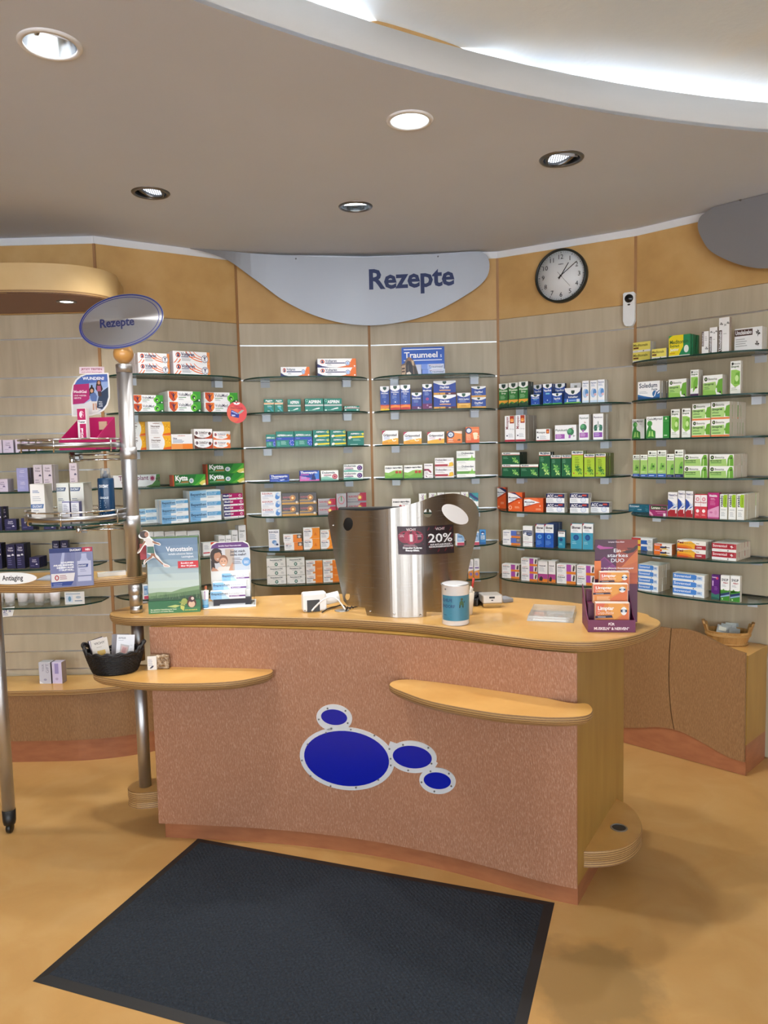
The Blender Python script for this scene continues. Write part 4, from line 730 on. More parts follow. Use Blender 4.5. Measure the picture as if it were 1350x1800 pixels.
design('bronchi', 70, 196, '#e8f0e0', '#c4beb2', 'leaf green carton with blue foot', [R(0, 0, 70, 26, '#2f5cb0'), R(0, 26, 70, 158, '#a4cc74'), R(0, 150, 70, 196, '#eef2ec'), P([(18, 56), (28, 104), (40, 104), (46, 56)], '#6fae48'), P([(40, 56), (46, 104), (58, 100), (62, 50)], '#86bc58'), CI(44, 80, 9, '#3f6a3a'), CI(18, 178, 8, '#1f2a20'), T('Bronchipret', 6, 158, 10, '#2f5a2c', 58, .03), R(28, 174, 62, 180, '#8a968a'), LN(10, 42, 50, 1, 8, '#d8e8c8'), R(10, 9, 50, 15, '#b8ccf0')])
design('bronchi_navy', 76, 210, '#e8f0e0', '#c4beb2', 'leaf green carton with navy foot', [R(0, 0, 76, 26, '#1f2a58'), R(0, 26, 76, 160, '#a0ca70'), R(0, 152, 76, 210, '#eef2ec'), P([(34, 30), (40, 90), (54, 118), (72, 120), (72, 30)], '#6fae48'), CI(56, 76, 9, '#2f3a4a'), CI(16, 190, 9, '#1f2a20'), T('Bronchipret', 6, 164, 11, '#2f5a2c', 62, .03), R(30, 186, 68, 192, '#8a968a'), R(10, 9, 50, 14, '#8f9cc8')])
design('bronchi_wide', 220, 98, '#f0f2f0', '#cabfae', 'wide white-green carton', [P([(0, 0), (0, 54), (150, 60), (160, 0)], '#a8d07a'), P([(160, 0), (164, 60), (184, 92), (208, 92), (216, 60), (218, 0)], '#6aa83a'), R(176, 0, 186, 56, '#b8dc90'), CI(196, 66, 7, '#2f3a2a'), CI(26, 72, 16, '#1f2a20'), CI(26, 72, 7, '#a8c890'), T('Bionorica', 50, 64, 17, '#5a665a', 84, .02), T('Bronchipret', 10, 38, 14, '#24502a', 100, .03), R(12, 24, 110, 30, '#4f8a3c')])
design('petrol', 205, 85, '#1f6a86', '#164a60', 'low petrol blue carton', [T('Ectosept', 10, 58, 18, '#dbe8ee', 90, .03), LN(10, 46, 80, 1, 8, '#7fb4c8'), R(84, 26, 120, 32, '#bcd8e4'), *leafy(170, 30, 24, '#4a98b0', '#2f7f9c', 9), *leafy(170, 64, 14, '#3f8aa4', '#2f7f9c', 6), LN(10, 24, 50, 2, 9, '#5fa0b8')])
design('plumgreen', 168, 88, '#9c2f6c', '#b8b0b4', 'low plum carton with dark green label', [R(10, 50, 168, 86, '#2f4a2c'), T('Lorano', 20, 58, 20, '#e8ece0', 84, .04), T('Pro', 112, 58, 18, '#c07a9a', 46, .02), R(60, 34, 150, 40, '#d89ab8'), R(76, 20, 140, 25, '#c87aa4'), R(132, 0, 154, 24, '#e8e0e4'), P([(0, 40), (24, 24), (40, 0), (20, 0), (0, 20)], '#d8a0b8')])
design('nosewhite', 92, 212, '#f0f0f2', '#c0b8b0', 'white, blue and red nasal spray carton', [R(0, 0, 92, 62, '#a82a34'), P([(0, 146), (50, 118), (92, 92), (92, 60), (0, 60)], '#eef0f2'), P([(0, 150), (40, 128), (92, 90), (70, 76), (0, 60)], '#2f4fa8'), P([(40, 126), (92, 92), (92, 84), (60, 84)], '#a8c4e8'), P([(0, 56), (92, 120), (92, 104), (0, 44)], '#d8dce4'), T('Nasen', 8, 180, 18, '#4a5078', 52, .03), T('Duo', 62, 180, 16, '#6a5a78', 28, .02), LN(10, 166, 60, 2, 10, '#b8bec8'), R(72, 30, 84, 60, '#e8dcdc')])
design('coldred', 120, 202, '#d03a48', '#a82a38', 'red carton with white halves and rosettes', [R(2, 98, 118, 196, '#f0ecee'), CI(30, 160, 17, '#d88a98'), CI(30, 160, 8, '#f0dce0'), CI(88, 160, 17, '#d88a98'), CI(88, 160, 8, '#f0dce0'), T('BoxaGrippal', 8, 128, 11, '#b03a48', 104, .03), R(58, 4, 61, 196, '#c06a74'), CI(30, 60, 15, '#f4f0f0'), CI(88, 60, 15, '#f4f0f0'), LN(12, 30, 40, 2, 9, '#f0b8bc'), LN(70, 30, 40, 2, 9, '#f0b8bc')])
design('coldpink', 110, 218, '#b83078', '#8a2058', 'magenta carton with pale foot and eye drop', [P([(0, 0), (0, 70), (110, 110), (110, 0)], '#e0a0c4'), R(0, 0, 110, 14, '#c85a94'), T('Vividrin', 12, 184, 19, W_, 78, .04), LN(28, 168, 56, 2, 10, '#e8b8d0'), CI(34, 52, 15, '#c86a9c', 8), CI(78, 52, 13, '#d890b4', 20), LN(24, 140, 60, 3, 12, '#d884b0')])
design('nasic', 72, 208, '#f0f2f0', '#c8bfaa', 'white nasal spray carton with lime tab', [R(36, 100, 68, 204, '#9cc42a'), R(30, 108, 48, 196, '#9cc42a'), T('nasic', 27, 104, 25, '#3c4450', 96, .03, rot=90), R(50, 126, 54, 180, '#5a7a1a'), R(12, 76, 58, 80, '#8a929c'), LN(14, 56, 44, 4, 10, '#b4bac0')])
design('fenirub', 205, 66, '#eef0f2', '#c8c4be', 'white, yellow and blue ointment carton', [R(0, 44, 90, 66, '#b83a3a'), R(0, 0, 90, 44, '#ecc24a'), P([(90, 0), (90, 40), (140, 30), (160, 0)], '#2f62b4'), R(92, 20, 150, 44, '#2f62b4'), LN(160, 46, 36, 3, 11, '#b0b4bc')])
design('orangesmall', 172, 48, '#eceae8', '#b8642f', 'small white and orange ointment carton', [R(0, 0, 60, 48, '#e8742a'), R(0, 30, 76, 48, '#d85a2a'), P([(50, 0), (90, 14), (150, 0)], '#ecc24a'), R(60, 10, 104, 26, '#2a3a6a'), CI(112, 20, 10, '#4a3024'), T('Fenistil', 6, 32, 10, W_, 50, .03), R(120, 16, 150, 22, '#4a3a34')])
design('feni', 268, 74, '#f0eee8', '#b8b4ac', 'yellow and orange cream tube carton', [P([(0, 0), (0, 44), (60, 60), (130, 70), (180, 40), (170, 0)], '#f0b43a'), P([(0, 0), (0, 34), (80, 30), (130, 20), (150, 0)], '#e8852e'), P([(0, 0), (0, 14), (90, 10), (120, 0)], '#d84a2a'), T('Feni', 6, 46, 19, '#7a2a28', 52, .05), T('Hydrocort', 60, 46, 15, '#8a7a60', 104), R(176, 50, 206, 55, '#6a6258'), R(166, 0, 268, 36, '#a82c3a'), T('CREME', 180, 12, 12, '#f4e4e4', 50, .03)])
design('ventred', 222, 72, '#eef0ee', '#cdbfae', 'red and white gel carton', [R(0, 24, 222, 72, '#a82838'), R(200, 24, 222, 72, '#b84a52'), T('Soventol', 8, 40, 22, '#f4e8e8', 130, .02), *leafy(180, 46, 17, '#f6f0f0', '#f0e4e4', 7), CI(148, 12, 5, '#3a3a3a'), LN(10, 10, 120, 1, 6, '#b8b4b0')])
design('ventblue', 200, 60, '#eef2f4', '#cdc2b0', 'blue and white gel carton', [R(0, 16, 135, 58, '#4a88d8'), CI(135, 37, 21, '#4a88d8'), R(0, 14, 200, 17, '#c8dcf0'), R(150, 20, 186, 48, '#b8d0ec'), T('Soventol', 8, 30, 20, '#e8f0fa', 106, .02), T('GEL', 156, 30, 10, '#3a62a8', 24, .03), CI(132, 7, 4, '#2a2a34'), LN(10, 6, 90, 1, 6, '#b8c0c8')])
design('purplecarton', 80, 218, '#5a2478', '#3c1a50', 'dark purple nasal spray carton', [P([(0, 0), (0, 60), (40, 44), (80, 56), (80, 0)], '#3a7a6a'), P([(0, 0), (0, 26), (80, 16), (80, 0)], '#2a5a50'), R(10, 120, 20, 166, '#dcc8e8'), CI(56, 190, 12, '#d8486a'), T('Vividrin', 6, 190, 12, '#f0e0f4', 46, .03), LN(30, 110, 40, 3, 12, '#9a6ab4')])
design('snup', 90, 228, '#f0f2f2', '#c8c4bc', 'white carton with green hill foot', [R(0, 0, 90, 96, '#3f8a34'), P([(0, 96), (0, 78), (30, 108), (56, 84), (90, 104), (90, 86)], '#5fa84a'), P([(0, 60), (90, 84), (90, 64), (0, 40)], '#2a3c6a'), P([(0, 40), (90, 64), (90, 50), (0, 28)], '#8cb0d0'), T('SNUP', 10, 178, 22, '#4a5058', 66, .03), T('Allerg', 24, 156, 14, '#a83a48', 50, .03), LN(16, 140, 50, 2, 11, '#b4bac0'), CI(20, 16, 7, '#cfe8c4')])
# bay L cosmetics
design('lavender', 70, 60, '#dccfe4', '#a8a0b0', 'pale lavender cream carton', [T('Louis', 35, 42, 8, '#8a7a9a', 26, .02, al='c'), T('Widmer', 35, 32, 8, '#8a7a9a', 34, .02, al='c'), arc(46, 22, 8, 0, 180, 8, '#7a6a94'), LN(12, 14, 40, 1, 6, '#b4a8c0')])
design('rosewhite', 74, 150, '#e0d6e2', '#a8a0a0', 'tall pale rose skincare carton', [T('Louis', 37, 126, 11, '#7a6a84', 34, .02, al='c'), T('Widmer', 37, 110, 11, '#7a6a84', 46, .02, al='c'), arc(54, 84, 11, 0, 180, 11, '#5a5474'), LN(12, 60, 46, 3, 12, '#a89cb0')])
design('periwinkle', 90, 88, '#a8a8dc', '#6a6270', 'periwinkle cream carton', [T('Louis', 45, 66, 9, '#e8e4f6', 30, .02, al='c'), T('Widmer', 45, 52, 9, '#e8e4f6', 40, .02, al='c'), LN(20, 32, 50, 2, 9, '#c4c2ec')])
design('navybox', 70, 58, '#2b2858', '#17162a', 'low navy cream carton', [T('Louis', 35, 42, 8, '#d8d4ea', 26, .02, al='c'), T('Widmer', 35, 32, 8, '#d8d4ea', 34, .02, al='c'), arc(50, 18, 7, 0, 180, 7, '#e8e4f4'), LN(10, 12, 36, 1, 5, '#8a86b4')])
design('navytall', 56, 112, '#26244e', '#131224', 'tall navy serum carton', [T('Louis', 28, 92, 9, '#d8d4ea', 26, .02, al='c'), T('Widmer', 28, 80, 9, '#d8d4ea', 36, .02, al='c'), arc(40, 60, 8, 0, 180, 8, '#f0eef8'), R(6, 56, 26, 64, '#d8d8e8'), LN(8, 44, 30, 4, 9, '#6a6698')])
design('silvergift', 68, 116, '#c8cad8', '#5a5664', 'silver gift carton with sideways lettering', [T('YOUR', 30, 66, 12, '#8a8aa4', 40, .02, rot=90), T('GIFT', 56, 58, 16, '#7a7a98', 50, .0, rot=90), CI(34, 22, 9, '#9a9ab8', 6), P([(0, 16), (24, 0), (0, 0)], '#eef0f6')])
design('lilacgift', 66, 116, '#d4ccec', '#8a7a72', 'lilac gift carton with violet stripe', [R(18, 54, 44, 110, '#9a90c8'), CI(30, 26, 10, '#b0a4cc', 7), R(0, 0, 66, 4, '#e8d8e4')])

_carton = {}
def carton_mesh(w, d, h, base, side):
    key = (round(w, 3), round(d, 3), round(h, 3), base, side)
    if key not in _carton:
        bm = bmesh.new(); bmesh.ops.create_cube(bm, size=1.0)
        for v in bm.verts: v.co = (v.co.x * w, (v.co.y + .5) * d, (v.co.z + .5) * h)
        bmesh.ops.bevel(bm, geom=bm.edges[:], offset=min(0.0009, w * .03), segments=1, affect='EDGES')
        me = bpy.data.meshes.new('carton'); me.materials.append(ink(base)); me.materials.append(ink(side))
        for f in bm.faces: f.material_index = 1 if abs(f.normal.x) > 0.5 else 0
        bm.to_mesh(me); bm.free(); _carton[key] = me
    return _carton[key]
_print = {}
def print_mesh(key):
    if key not in _print:
        W, H, base, side, look, art = D[key]
        mb = MB(); cl = lambda v, a: max(-a / 2 + .6, min(a / 2 - .6, v))
        art_mesh(mb, art, lambda x, y, o: (cl(x - W / 2, W) / W, -o, max(0.006, min(0.994, y / H))))
        _print[key] = mb.mesh('print_' + key)
    return _print[key]
def carton(key, M, w, d, h, label, group, name='medicine_carton', cat='box'):
    W, H, base, side, look, art = D[key]
    o = bpy.data.objects.new(name, carton_mesh(w, d, h, base, side)); C.objects.link(o); o.matrix_world = M
    tag(o, label, cat, group)
    p = bpy.data.objects.new('print', print_mesh(key)); C.objects.link(p); p.parent = o; p.scale = (w, 1, h)
    return o
POS2 = ['left', 'right']
def pos_word(i, n):
    if n == 1: return ''
    if n == 2: return POS2[i]
    if i == 0: return 'leftmost'
    if i == n - 1: return 'rightmost'
    return ['second', 'third', 'fourth', 'fifth', 'sixth'][i - 1] + ' from left'
LEV = {1: [''], 2: ['lower', 'upper'], 3: ['bottom', 'middle', 'top'], 4: ['bottom', 'second lowest', 'second highest', 'topmost']}
def dep_word(i, n):
    if n == 1: return ''
    if i == 0: return 'front'
    if i == n - 1: return 'rearmost'
    return ['second', 'third', 'fourth', 'fifth', 'sixth'][i - 1] + ' back'
def shelf_fill(k, row, crop, items, dfront=0.225, cosm=False):
    """items: (design, xl, xr, ytop, stack, deep[, opts]) in the pixels of one crop = (x0, y0, scale)"""
    z = shelf_rows[k][row]; x0, y0, sc_ = crop; B = BAYS[k]
    cnt = {}
    for it in items: cnt[it[0]] = cnt.get(it[0], 0) + 1
    seen = {}
    grp = 'cartons on the %s shelf, %s' % (ORD[row], BAYN[k])
    for it in items:
        key, xl, xr, yt, ns, ndp = it[:6]; op = it[6] if len(it) > 6 else {}
        pl, pr, pt = x0 + xl / sc_, x0 + xr / sc_, y0 + yt / sc_
        py = pt + 8
        d = op.get('d', dfront)
        for _ in range(6):
            p0 = bay_pt(k, 0, d, 0); n3 = Vector((B['n'].x, B['n'].y, 0))
            a = on_plane(pl, py, p0, n3); b = on_plane(pr, py, p0, n3)
            t3 = Vector((B['t'].x, B['t'].y, 0))
            sa, sb = (a - p0).dot(t3), (b - p0).dot(t3)
            lim = min(depth_at(k, sa), depth_at(k, sb)) - 0.004 if k != 'L' else 0.25
            if d <= lim + 1e-4: break
            d = max(0.07, lim)
            if d == 0.07: break
        zt = on_plane((pl + pr) / 2, pt, p0, n3).z
        base_z = z + op.get('up', 0.0)
        w = sb - sa - 0.0012; h = (zt - base_z) / ns - 0.0003
        W, H = D[key][0], D[key][1]
        dd = op.get('dep', max(0.024, min(0.055, 0.5 * w)))
        dd = min(dd, (d - 0.012) / ndp - 0.0026)
        i = seen.get(key, 0); seen[key] = i + 1
        for lv in range(ns):
            for q in range(ndp):
                bits = [pos_word(i, cnt[key]), LEV[ns][lv], dep_word(q, ndp)]
                lab = D[key][4] + ', ' + ' '.join(x for x in bits if x) + (', ' if any(bits) else '') + ORD[row] + ' shelf, ' + BAYN[k]
                sj = (random.random() - .5) * (0.0012 if q == 0 else 0.003) + op.get('sh', 0) * (lv == ns - 1)
                M = bay_T(k, (sa + sb) / 2 + sj, d - q * (dd + 0.0026), base_z + 0.0003 + lv * (h + 0.0003))
                carton(key, M, w, dd, h, lab, grp, 'skincare_carton' if cosm else 'ointment_carton' if w > 2.2 * h else 'syrup_carton' if h > 1.5 * w else 'tablet_carton')
A1, A2 = (220, 590, 6.136), (220, 780, 6.136)
shelf_fill('A', 0, A1, [('swirl', 135, 478, 188, 2, 3), ('swirl', 515, 912, 172, 2, 2)])
shelf_fill('A', 1, A1, [('orangeman', 78, 412, 640, 2, 1), ('orangeman', 460, 815, 600, 2, 3), ('orangeman', 850, 1215, 612, 2, 2)])
shelf_fill('A', 2, A1, [('honey', 10, 240, 928, 2, 1), ('honey', 246, 490, 928, 2, 1), ('half_orange', 498, 728, 1062, 1, 1), ('brownswoosh', 742, 940, 1006, 2, 1), ('orangeswoosh', 948, 1135, 1032, 2, 1)])
shelf_fill('A', 3, A2, [('mauveplant', -50, 470, 342, 1, 1), ('greentube', 510, 868, 333, 1, 1), ('greentube', 872, 1285, 216, 2, 1)])
shelf_fill('A', 4, A2, [('bluecream', 30, 380, 705, 2, 1), ('bluecream', 388, 680, 603, 3, 2), ('bluecream', 692, 1030, 503, 3, 2), ('magenta', 1060, 1278, 538, 4, 1, {'sh': -.006})])
A3 = (220, 900, 5.625)
shelf_fill('A', 5, A3, [('greyname', 186, 283, 200, 1, 1), ('greyname', 286, 386, 196, 1, 1), ('greyname', 390, 491, 192, 1, 1), ('greyname', 496, 612, 190, 1, 1), ('greyname', 616, 738, 186, 1, 1), ('redwhite', 768, 915, 300, 1, 1), ('meadow', 925, 990, 235, 1, 3), ('meadow', 992, 1050, 230, 1, 1), ('meadow', 1052, 1115, 182, 1, 2, {'d': .17}), ('meadow', 1120, 1195, 132, 1, 2, {'d': .15})], dfront=.2)
shelf_fill('A', 6, A3, [('whiteblue', 172, 228, 720, 1, 1)])
B1, B2 = (430, 590, 5.87), (430, 780, 5.87)
shelf_fill('B', 0, B1, [('navyorange', 370, 672, 322, 1, 1), ('navyorange', 748, 1150, 236, 2, 4)])
shelf_fill('B', 1, B1, [('teal_tall', 197, 304, 655, 1, 1), ('teal_tall', 307, 398, 655, 1, 1), ('teal_big', 442, 580, 655, 1, 1), ('teal_big', 620, 814, 648, 1, 1), ('teal_big', 816, 1003, 648, 1, 1), ('teal_flat', 1025, 1187, 725, 1, 1)])
shelf_fill('B', 2, B1, [('teal_blue', 218, 318, 1020, 1, 1), ('teal_blue', 320, 509, 988, 1, 1), ('teal_blue', 511, 697, 984, 1, 1), ('teal_yellow', 702, 876, 974, 2, 1), ('teal_yellow', 880, 1045, 974, 2, 1), ('teal_yellow_tall', 1057, 1232, 984, 1, 1)])
shelf_fill('B', 3, B2, [('royal', 258, 462, 318, 1, 1), ('violet', 565, 770, 278, 1, 1), ('mint_red', 785, 968, 277, 1, 1), ('mint_purple', 1020, 1222, 212, 2, 1)])
shelf_fill('B', 4, B2, [('bluepill', 166, 378, 497, 3, 1), ('greygold', 382, 560, 510, 2, 1), ('greygold', 563, 741, 505, 2, 1), ('redsilver', 756, 940, 568, 2, 1), ('silver_tall', 944, 1050, 515, 1, 1), ('redsilver', 1056, 1255, 505, 2, 1)])
shelf_fill('B', 5, B2, [('upright_pills', 243, 358, 890, 1, 1), ('orangehalf', 408, 600, 938, 2, 1, {'sh': -.005}), ('orangecurve', 604, 776, 868, 2, 1), ('orangecurve', 780, 950, 892, 2, 1)])
shelf_fill('B', 6, B2, [('para', 225, 425, 1182, 3, 2), ('para', 429, 620, 1178, 3, 1), ('orangepara', 630, 804, 1206, 3, 1), ('orangepara', 808, 985, 1200, 3, 1)])
C1, C2 = (640, 590, 5.625), (640, 780, 5.625)
shelf_fill('C', 1, C1, [('blue_dropper', 158, 250, 500, 1, 1), ('blue_dropper2', 255, 355, 490, 1, 1), ('blue_dropper2', 358, 458, 485, 1, 1), ('blue_night', 468, 570, 562, 1, 1), ('blue_night_tall', 574, 671, 478, 1, 1), ('daynight', 684, 908, 445, 2, 1), ('dayblue', 918, 1053, 565, 1, 1), ('dayblue_flat', 1058, 1205, 500, 2, 1)])
shelf_fill('C', 2, C1, [('cold_yellow', 178, 340, 938, 1, 1), ('cold_yellow', 388, 570, 950, 1, 1), ('cold_yellow2', 625, 795, 952, 1, 1), ('orange_ring', 818, 970, 945, 1, 1), ('orange_mug', 1002, 1140, 903, 1, 1)])
shelf_fill('C', 3, C2, [('greenhill', 203, 383, 218, 1, 1), ('greenhill', 392, 578, 212, 1, 1), ('plum_spray', 592, 682, 198, 1, 1), ('red_band', 698, 888, 140, 2, 1), ('green_band', 913, 1098, 70, 2, 1)])
shelf_fill('C', 4, C2, [('pinkangin', 275, 462, 547, 1, 1), ('whitename', 540, 616, 494, 1, 1), ('whitename', 640, 716, 488, 1, 1), ('whitename', 722, 795, 484, 1, 1), ('whitename_wide', 800, 950, 484, 1, 1), ('whitename', 956, 1030, 478, 1, 1), ('teal_wave', 1040, 1130, 487, 1, 1)])
shelf_fill('C', 5, C2, [('whiteblue', 900, 990, 882, 1, 1), ('whiteblue', 1066, 1138, 872, 1, 1), ('skyblue', 1141, 1205, 850, 1, 1)])
shelf_fill('C', 6, C2, [('orangefoot', 1028, 1081, 1148, 1, 1), ('orangefoot', 1085, 1140, 1145, 1, 2)])
D1, D2 = (860, 640, 5.192), (860, 830, 5.192)
shelf_fill('D', 0, D1, [('ivygreen', 88, 172, 178, 1, 1, {'d': .19}), ('ivygreen', 175, 264, 168, 1, 1, {'d': .2}), ('ivygreen', 267, 355, 158, 1, 3), ('cobalt', 405, 480, 188, 1, 1, {'d': .13}), ('cobalt', 378, 460, 278, 1, 1), ('cobalt', 488, 572, 180, 1, 2), ('cobalt_wide', 574, 666, 265, 1, 1), ('cobalt', 590, 690, 176, 1, 1, {'d': .13}), ('whitelid', 738, 838, 172, 1, 1, {'d': .12}), ('cobalt_green', 686, 838, 216, 1, 1), ('nosespray', 846, 910, 152, 1, 1), ('nosespray', 918, 984, 148, 1, 1), ('nosespray', 987, 1055, 140, 1, 3)])
shelf_fill('D', 1, D1, [('redsyrup', 140, 234, 472, 1, 1), ('redsyrup', 236, 330, 465, 1, 4, {'dep': .045}), ('redsyrup_low', 426, 556, 592, 1, 1), ('treehead', 598, 796, 556, 1, 1), ('treehead_tall', 817, 912, 460, 1, 2, {'dep': .03}), ('lungs', 945, 1042, 452, 1, 3, {'dep': .035})])
shelf_fill('D', 2, D1, [('ivy_low', 115, 279, 806, 2, 3, {'dep': .04}), ('ivy_low', 282, 448, 915, 1, 1), ('ivy_tall', 453, 558, 802, 1, 2, {'dep': .03}), ('ivy_tall', 562, 655, 830, 1, 1), ('ivy_tall', 658, 750, 828, 1, 1), ('ivy_lime', 752, 860, 793, 1, 2, {'dep': .03}), ('ivy_lime', 865, 963, 820, 1, 1), ('ivy_lime', 966, 1064, 815, 1, 4, {'dep': .04})])
shelf_fill('D', 3, D2, [('flame', 70, 152, 140, 1, 1), ('flame_wide', 172, 303, 186, 1, 1), ('flame_low', 316, 493, 238, 1, 1), ('navytop', 518, 688, 197, 2, 2, {'dep': .03}), ('navytop', 735, 908, 195, 2, 2, {'dep': .03}), ('navytop', 922, 1096, 275, 1, 2, {'dep': .03})])
shelf_fill('D', 4, D2, [('bluephoto', 122, 284, 534, 2, 1), ('navywave', 306, 396, 492, 1, 1), ('cough_blue', 420, 501, 475, 1, 1), ('cough_blue', 504, 588, 475, 1, 3, {'dep': .05}), ('cough_teal_small', 627, 692, 530, 1, 1), ('cough_teal', 742, 848, 470, 1, 1), ('cough_teal', 851, 950, 468, 1, 1)])
shelf_fill('D', 5, D2, [('pinkphoto', 115, 275, 842, 2, 1), ('pinkphoto', 290, 440, 787, 3, 1), ('pinkphoto_tall', 444, 534, 812, 1, 2), ('pinkphoto_tall', 538, 606, 812, 1, 3), ('pinkphoto', 614, 790, 842, 2, 1), ('pinkphoto', 798, 965, 852, 2, 1)])
E1, E2, E3 = (1090, 540, 5.192), (1090, 740, 5.192), (1090, 900, 5.192)
shelf_fill('E', 0, E1, [('yellow_flat', 112, 275, 316, 2, 2, {'dep': .03}), ('yellow_flat', 288, 424, 378, 1, 1), ('yellowgreen', 443, 640, 252, 1, 4, {'dep': .025}), ('brown_small', 745, 811, 220, 1, 1), ('brown_tall', 815, 890, 182, 1, 1), ('brown_tall', 900, 1000, 93, 1, 1), ('brown_wide', 1043, 1300, 186, 1, 2, {'dep': .03})])
shelf_fill('E', 1, E1, [('capsule_blue', 160, 364, 676, 1, 4, {'dep': .025}), ('leaf_carton', 441, 606, 656, 1, 1), ('purplefoot', 640, 718, 571, 1, 2), ('leaf_carton', 756, 937, 619, 1, 2, {'dep': .03}), ('leaf_tall', 1006, 1105, 490, 1, 1)])
shelf_fill('E', 2, E1, [('lungman', 70, 188, 1020, 1, 1, {'dep': .06}), ('lungman_green', 237, 447, 996, 1, 1), ('leaf_tall', 463, 545, 931, 1, 1), ('leaf_tall', 563, 645, 922, 1, 1), ('extract', 656, 826, 880, 2, 1), ('extract', 830, 1003, 862, 2, 6, {'dep': .034})])
shelf_fill('E', 3, E2, [('bronchi', 116, 180, 309, 1, 1), ('bronchi', 183, 249, 308, 1, 1), ('bronchi', 253, 336, 271, 1, 1), ('bronchi', 340, 422, 267, 1, 1), ('bronchi_navy', 426, 495, 301, 1, 1), ('bronchi_navy', 498, 580, 262, 1, 1), ('bronchi_wide', 585, 800, 304, 2, 1), ('bronchi_wide', 815, 1040, 304, 2, 5, {'dep': .034})])
shelf_fill('E', 4, E2, [('petrol', 58, 260, 766, 1, 1), ('plumgreen', 265, 431, 771, 1, 1), ('nosewhite', 435, 524, 651, 1, 1), ('nosewhite', 527, 594, 636, 1, 1), ('nosewhite', 597, 667, 641, 1, 1), ('coldred', 677, 796, 669, 1, 1), ('coldpink', 799, 906, 656, 1, 1), ('nasic', 910, 982, 669, 1, 1), ('nasic', 987, 1060, 669, 1, 1), ('nasic', 1065, 1138, 669, 1, 5, {'dep': .036})])
shelf_fill('E', 5, E3, [('fenirub', 95, 290, 240, 2, 1), ('orangesmall', 308, 474, 292, 2, 1), ('feni', 520, 785, 264, 2, 2), ('ventred', 836, 1062, 288, 2, 5, {'dep': .036})])
shelf_fill('E', 6, E3, [('ventblue', 165, 352, 484, 4, 3, {'dep': .045}), ('ventblue', 480, 772, 567, 3, 1), ('purplecarton', 833, 910, 574, 1, 1), ('snup', 917, 1003, 580, 1, 1), ('snup', 1006, 1098, 584, 1, 1)])
L1, L2 = (0, 720, 4.5), (0, 840, 9.643)
shelf_fill('L', 0, L1, [('lavender', -60, 14, 240, 1, 1), ('lavender', 20, 106, 240, 1, 1), ('lavender', 118, 220, 234, 1, 2), ('lavender', 232, 318, 240, 1, 1)], cosm=True)
shelf_fill('L', 1, L1, [('lavender', -30, 62, 550, 1, 2), ('periwinkle', 128, 220, 462, 2, 2), ('rosewhite', 262, 334, 437, 1, 2), ('rosewhite', 337, 412, 436, 1, 3), ('rosewhite', 545, 610, 424, 1, 1)], cosm=True)
shelf_fill('L', 2, L2, [('navytall', -70, 24, 490, 1, 1), ('navytall', 30, 112, 484, 1, 1, {'d': .16}), ('navybox', 78, 282, 698, 1, 1), ('navybox', 356, 560, 684, 1, 2), ('navybox', 740, 950, 770, 1, 1), ('navybox', 1020, 1120, 766, 1, 1), ('navybox', 1130, 1230, 766, 1, 1)], cosm=True)
shelf_fill('L', 3, L2, [('navytall', -80, 20, 1110, 1, 2), ('navytall', 98, 256, 1130, 1, 3), ('navytall', 262, 408, 1120, 1, 3), ('navybox', 495, 670, 1350, 1, 3), ('navytall', 880, 1004, 1070, 1, 1, {'d': .1}), ('navytall', 1020, 1156, 1062, 1, 1, {'d': .1})], cosm=True)
# white jars and a price card on the lowest shelf of the far left bay
z = shelf_rows['L'][4]
JAR = mat('jar_white', '#e6e4e8', 0.3); JARG = ACRYL2
for i, (px, dd) in enumerate(((-8, .2), (52, .2), (120, .2), (160, .13), (208, .2), (240, .13), (290, .2))):
    p0 = bay_pt('L', 0, dd, 0); q = on_plane(px / 3, 1050, p0, Vector((BAYS['L']['n'].x, BAYS['L']['n'].y, 0)))
    j = empty('cream_jar', (q.x, q.y, z), 0, 'white lidded cream jar, %s from left, lowest glass shelf, far left bay' % ['first', 'second', 'third', 'fourth', 'fifth', 'sixth', 'seventh'][i], 'jar', 'cream jars on the lowest far left shelf')
    MB().lathe([(0.021, 0.0003), (0.023, 0.004), (0.0245, 0.02), (0.0245, 0.022)], JARG, n=24).build('base', j)
    MB().lathe([(0.024, 0.0222), (0.027, 0.066), (0.026, 0.069), (0.0, 0.069)], JAR, n=24).build('lid', j)
cardT = bay_T('L', 0, 0, 0)
q = on_plane(131, 1050, bay_pt('L', 0, .2, 0), Vector((BAYS['L']['n'].x, BAYS['L']['n'].y, 0)))
cd = MB().box(-.052, 0, .0003, .052, .002, .068, CARDW)
art_mesh(cd, [R(-.046, .012, -.01, .05, '#cfdcec'), CI(-.026, .03, .008, '#5f8fb0', .014), R(.0, .016, .04, .022, '#8a9aac'), CI(.02, .038, .014, '#a8b8c8', .007), R(-.046, .054, .03, .06, '#9fb2c4')], lambda x, y, o: (x, -o, y))
tag(cd.build('shelf_card', T=Matrix.Translation((q.x, q.y, z)) @ Matrix.Rotation(math.radians(3), 4, 'Z')), 'white picture card standing beside the cream jars', 'card')

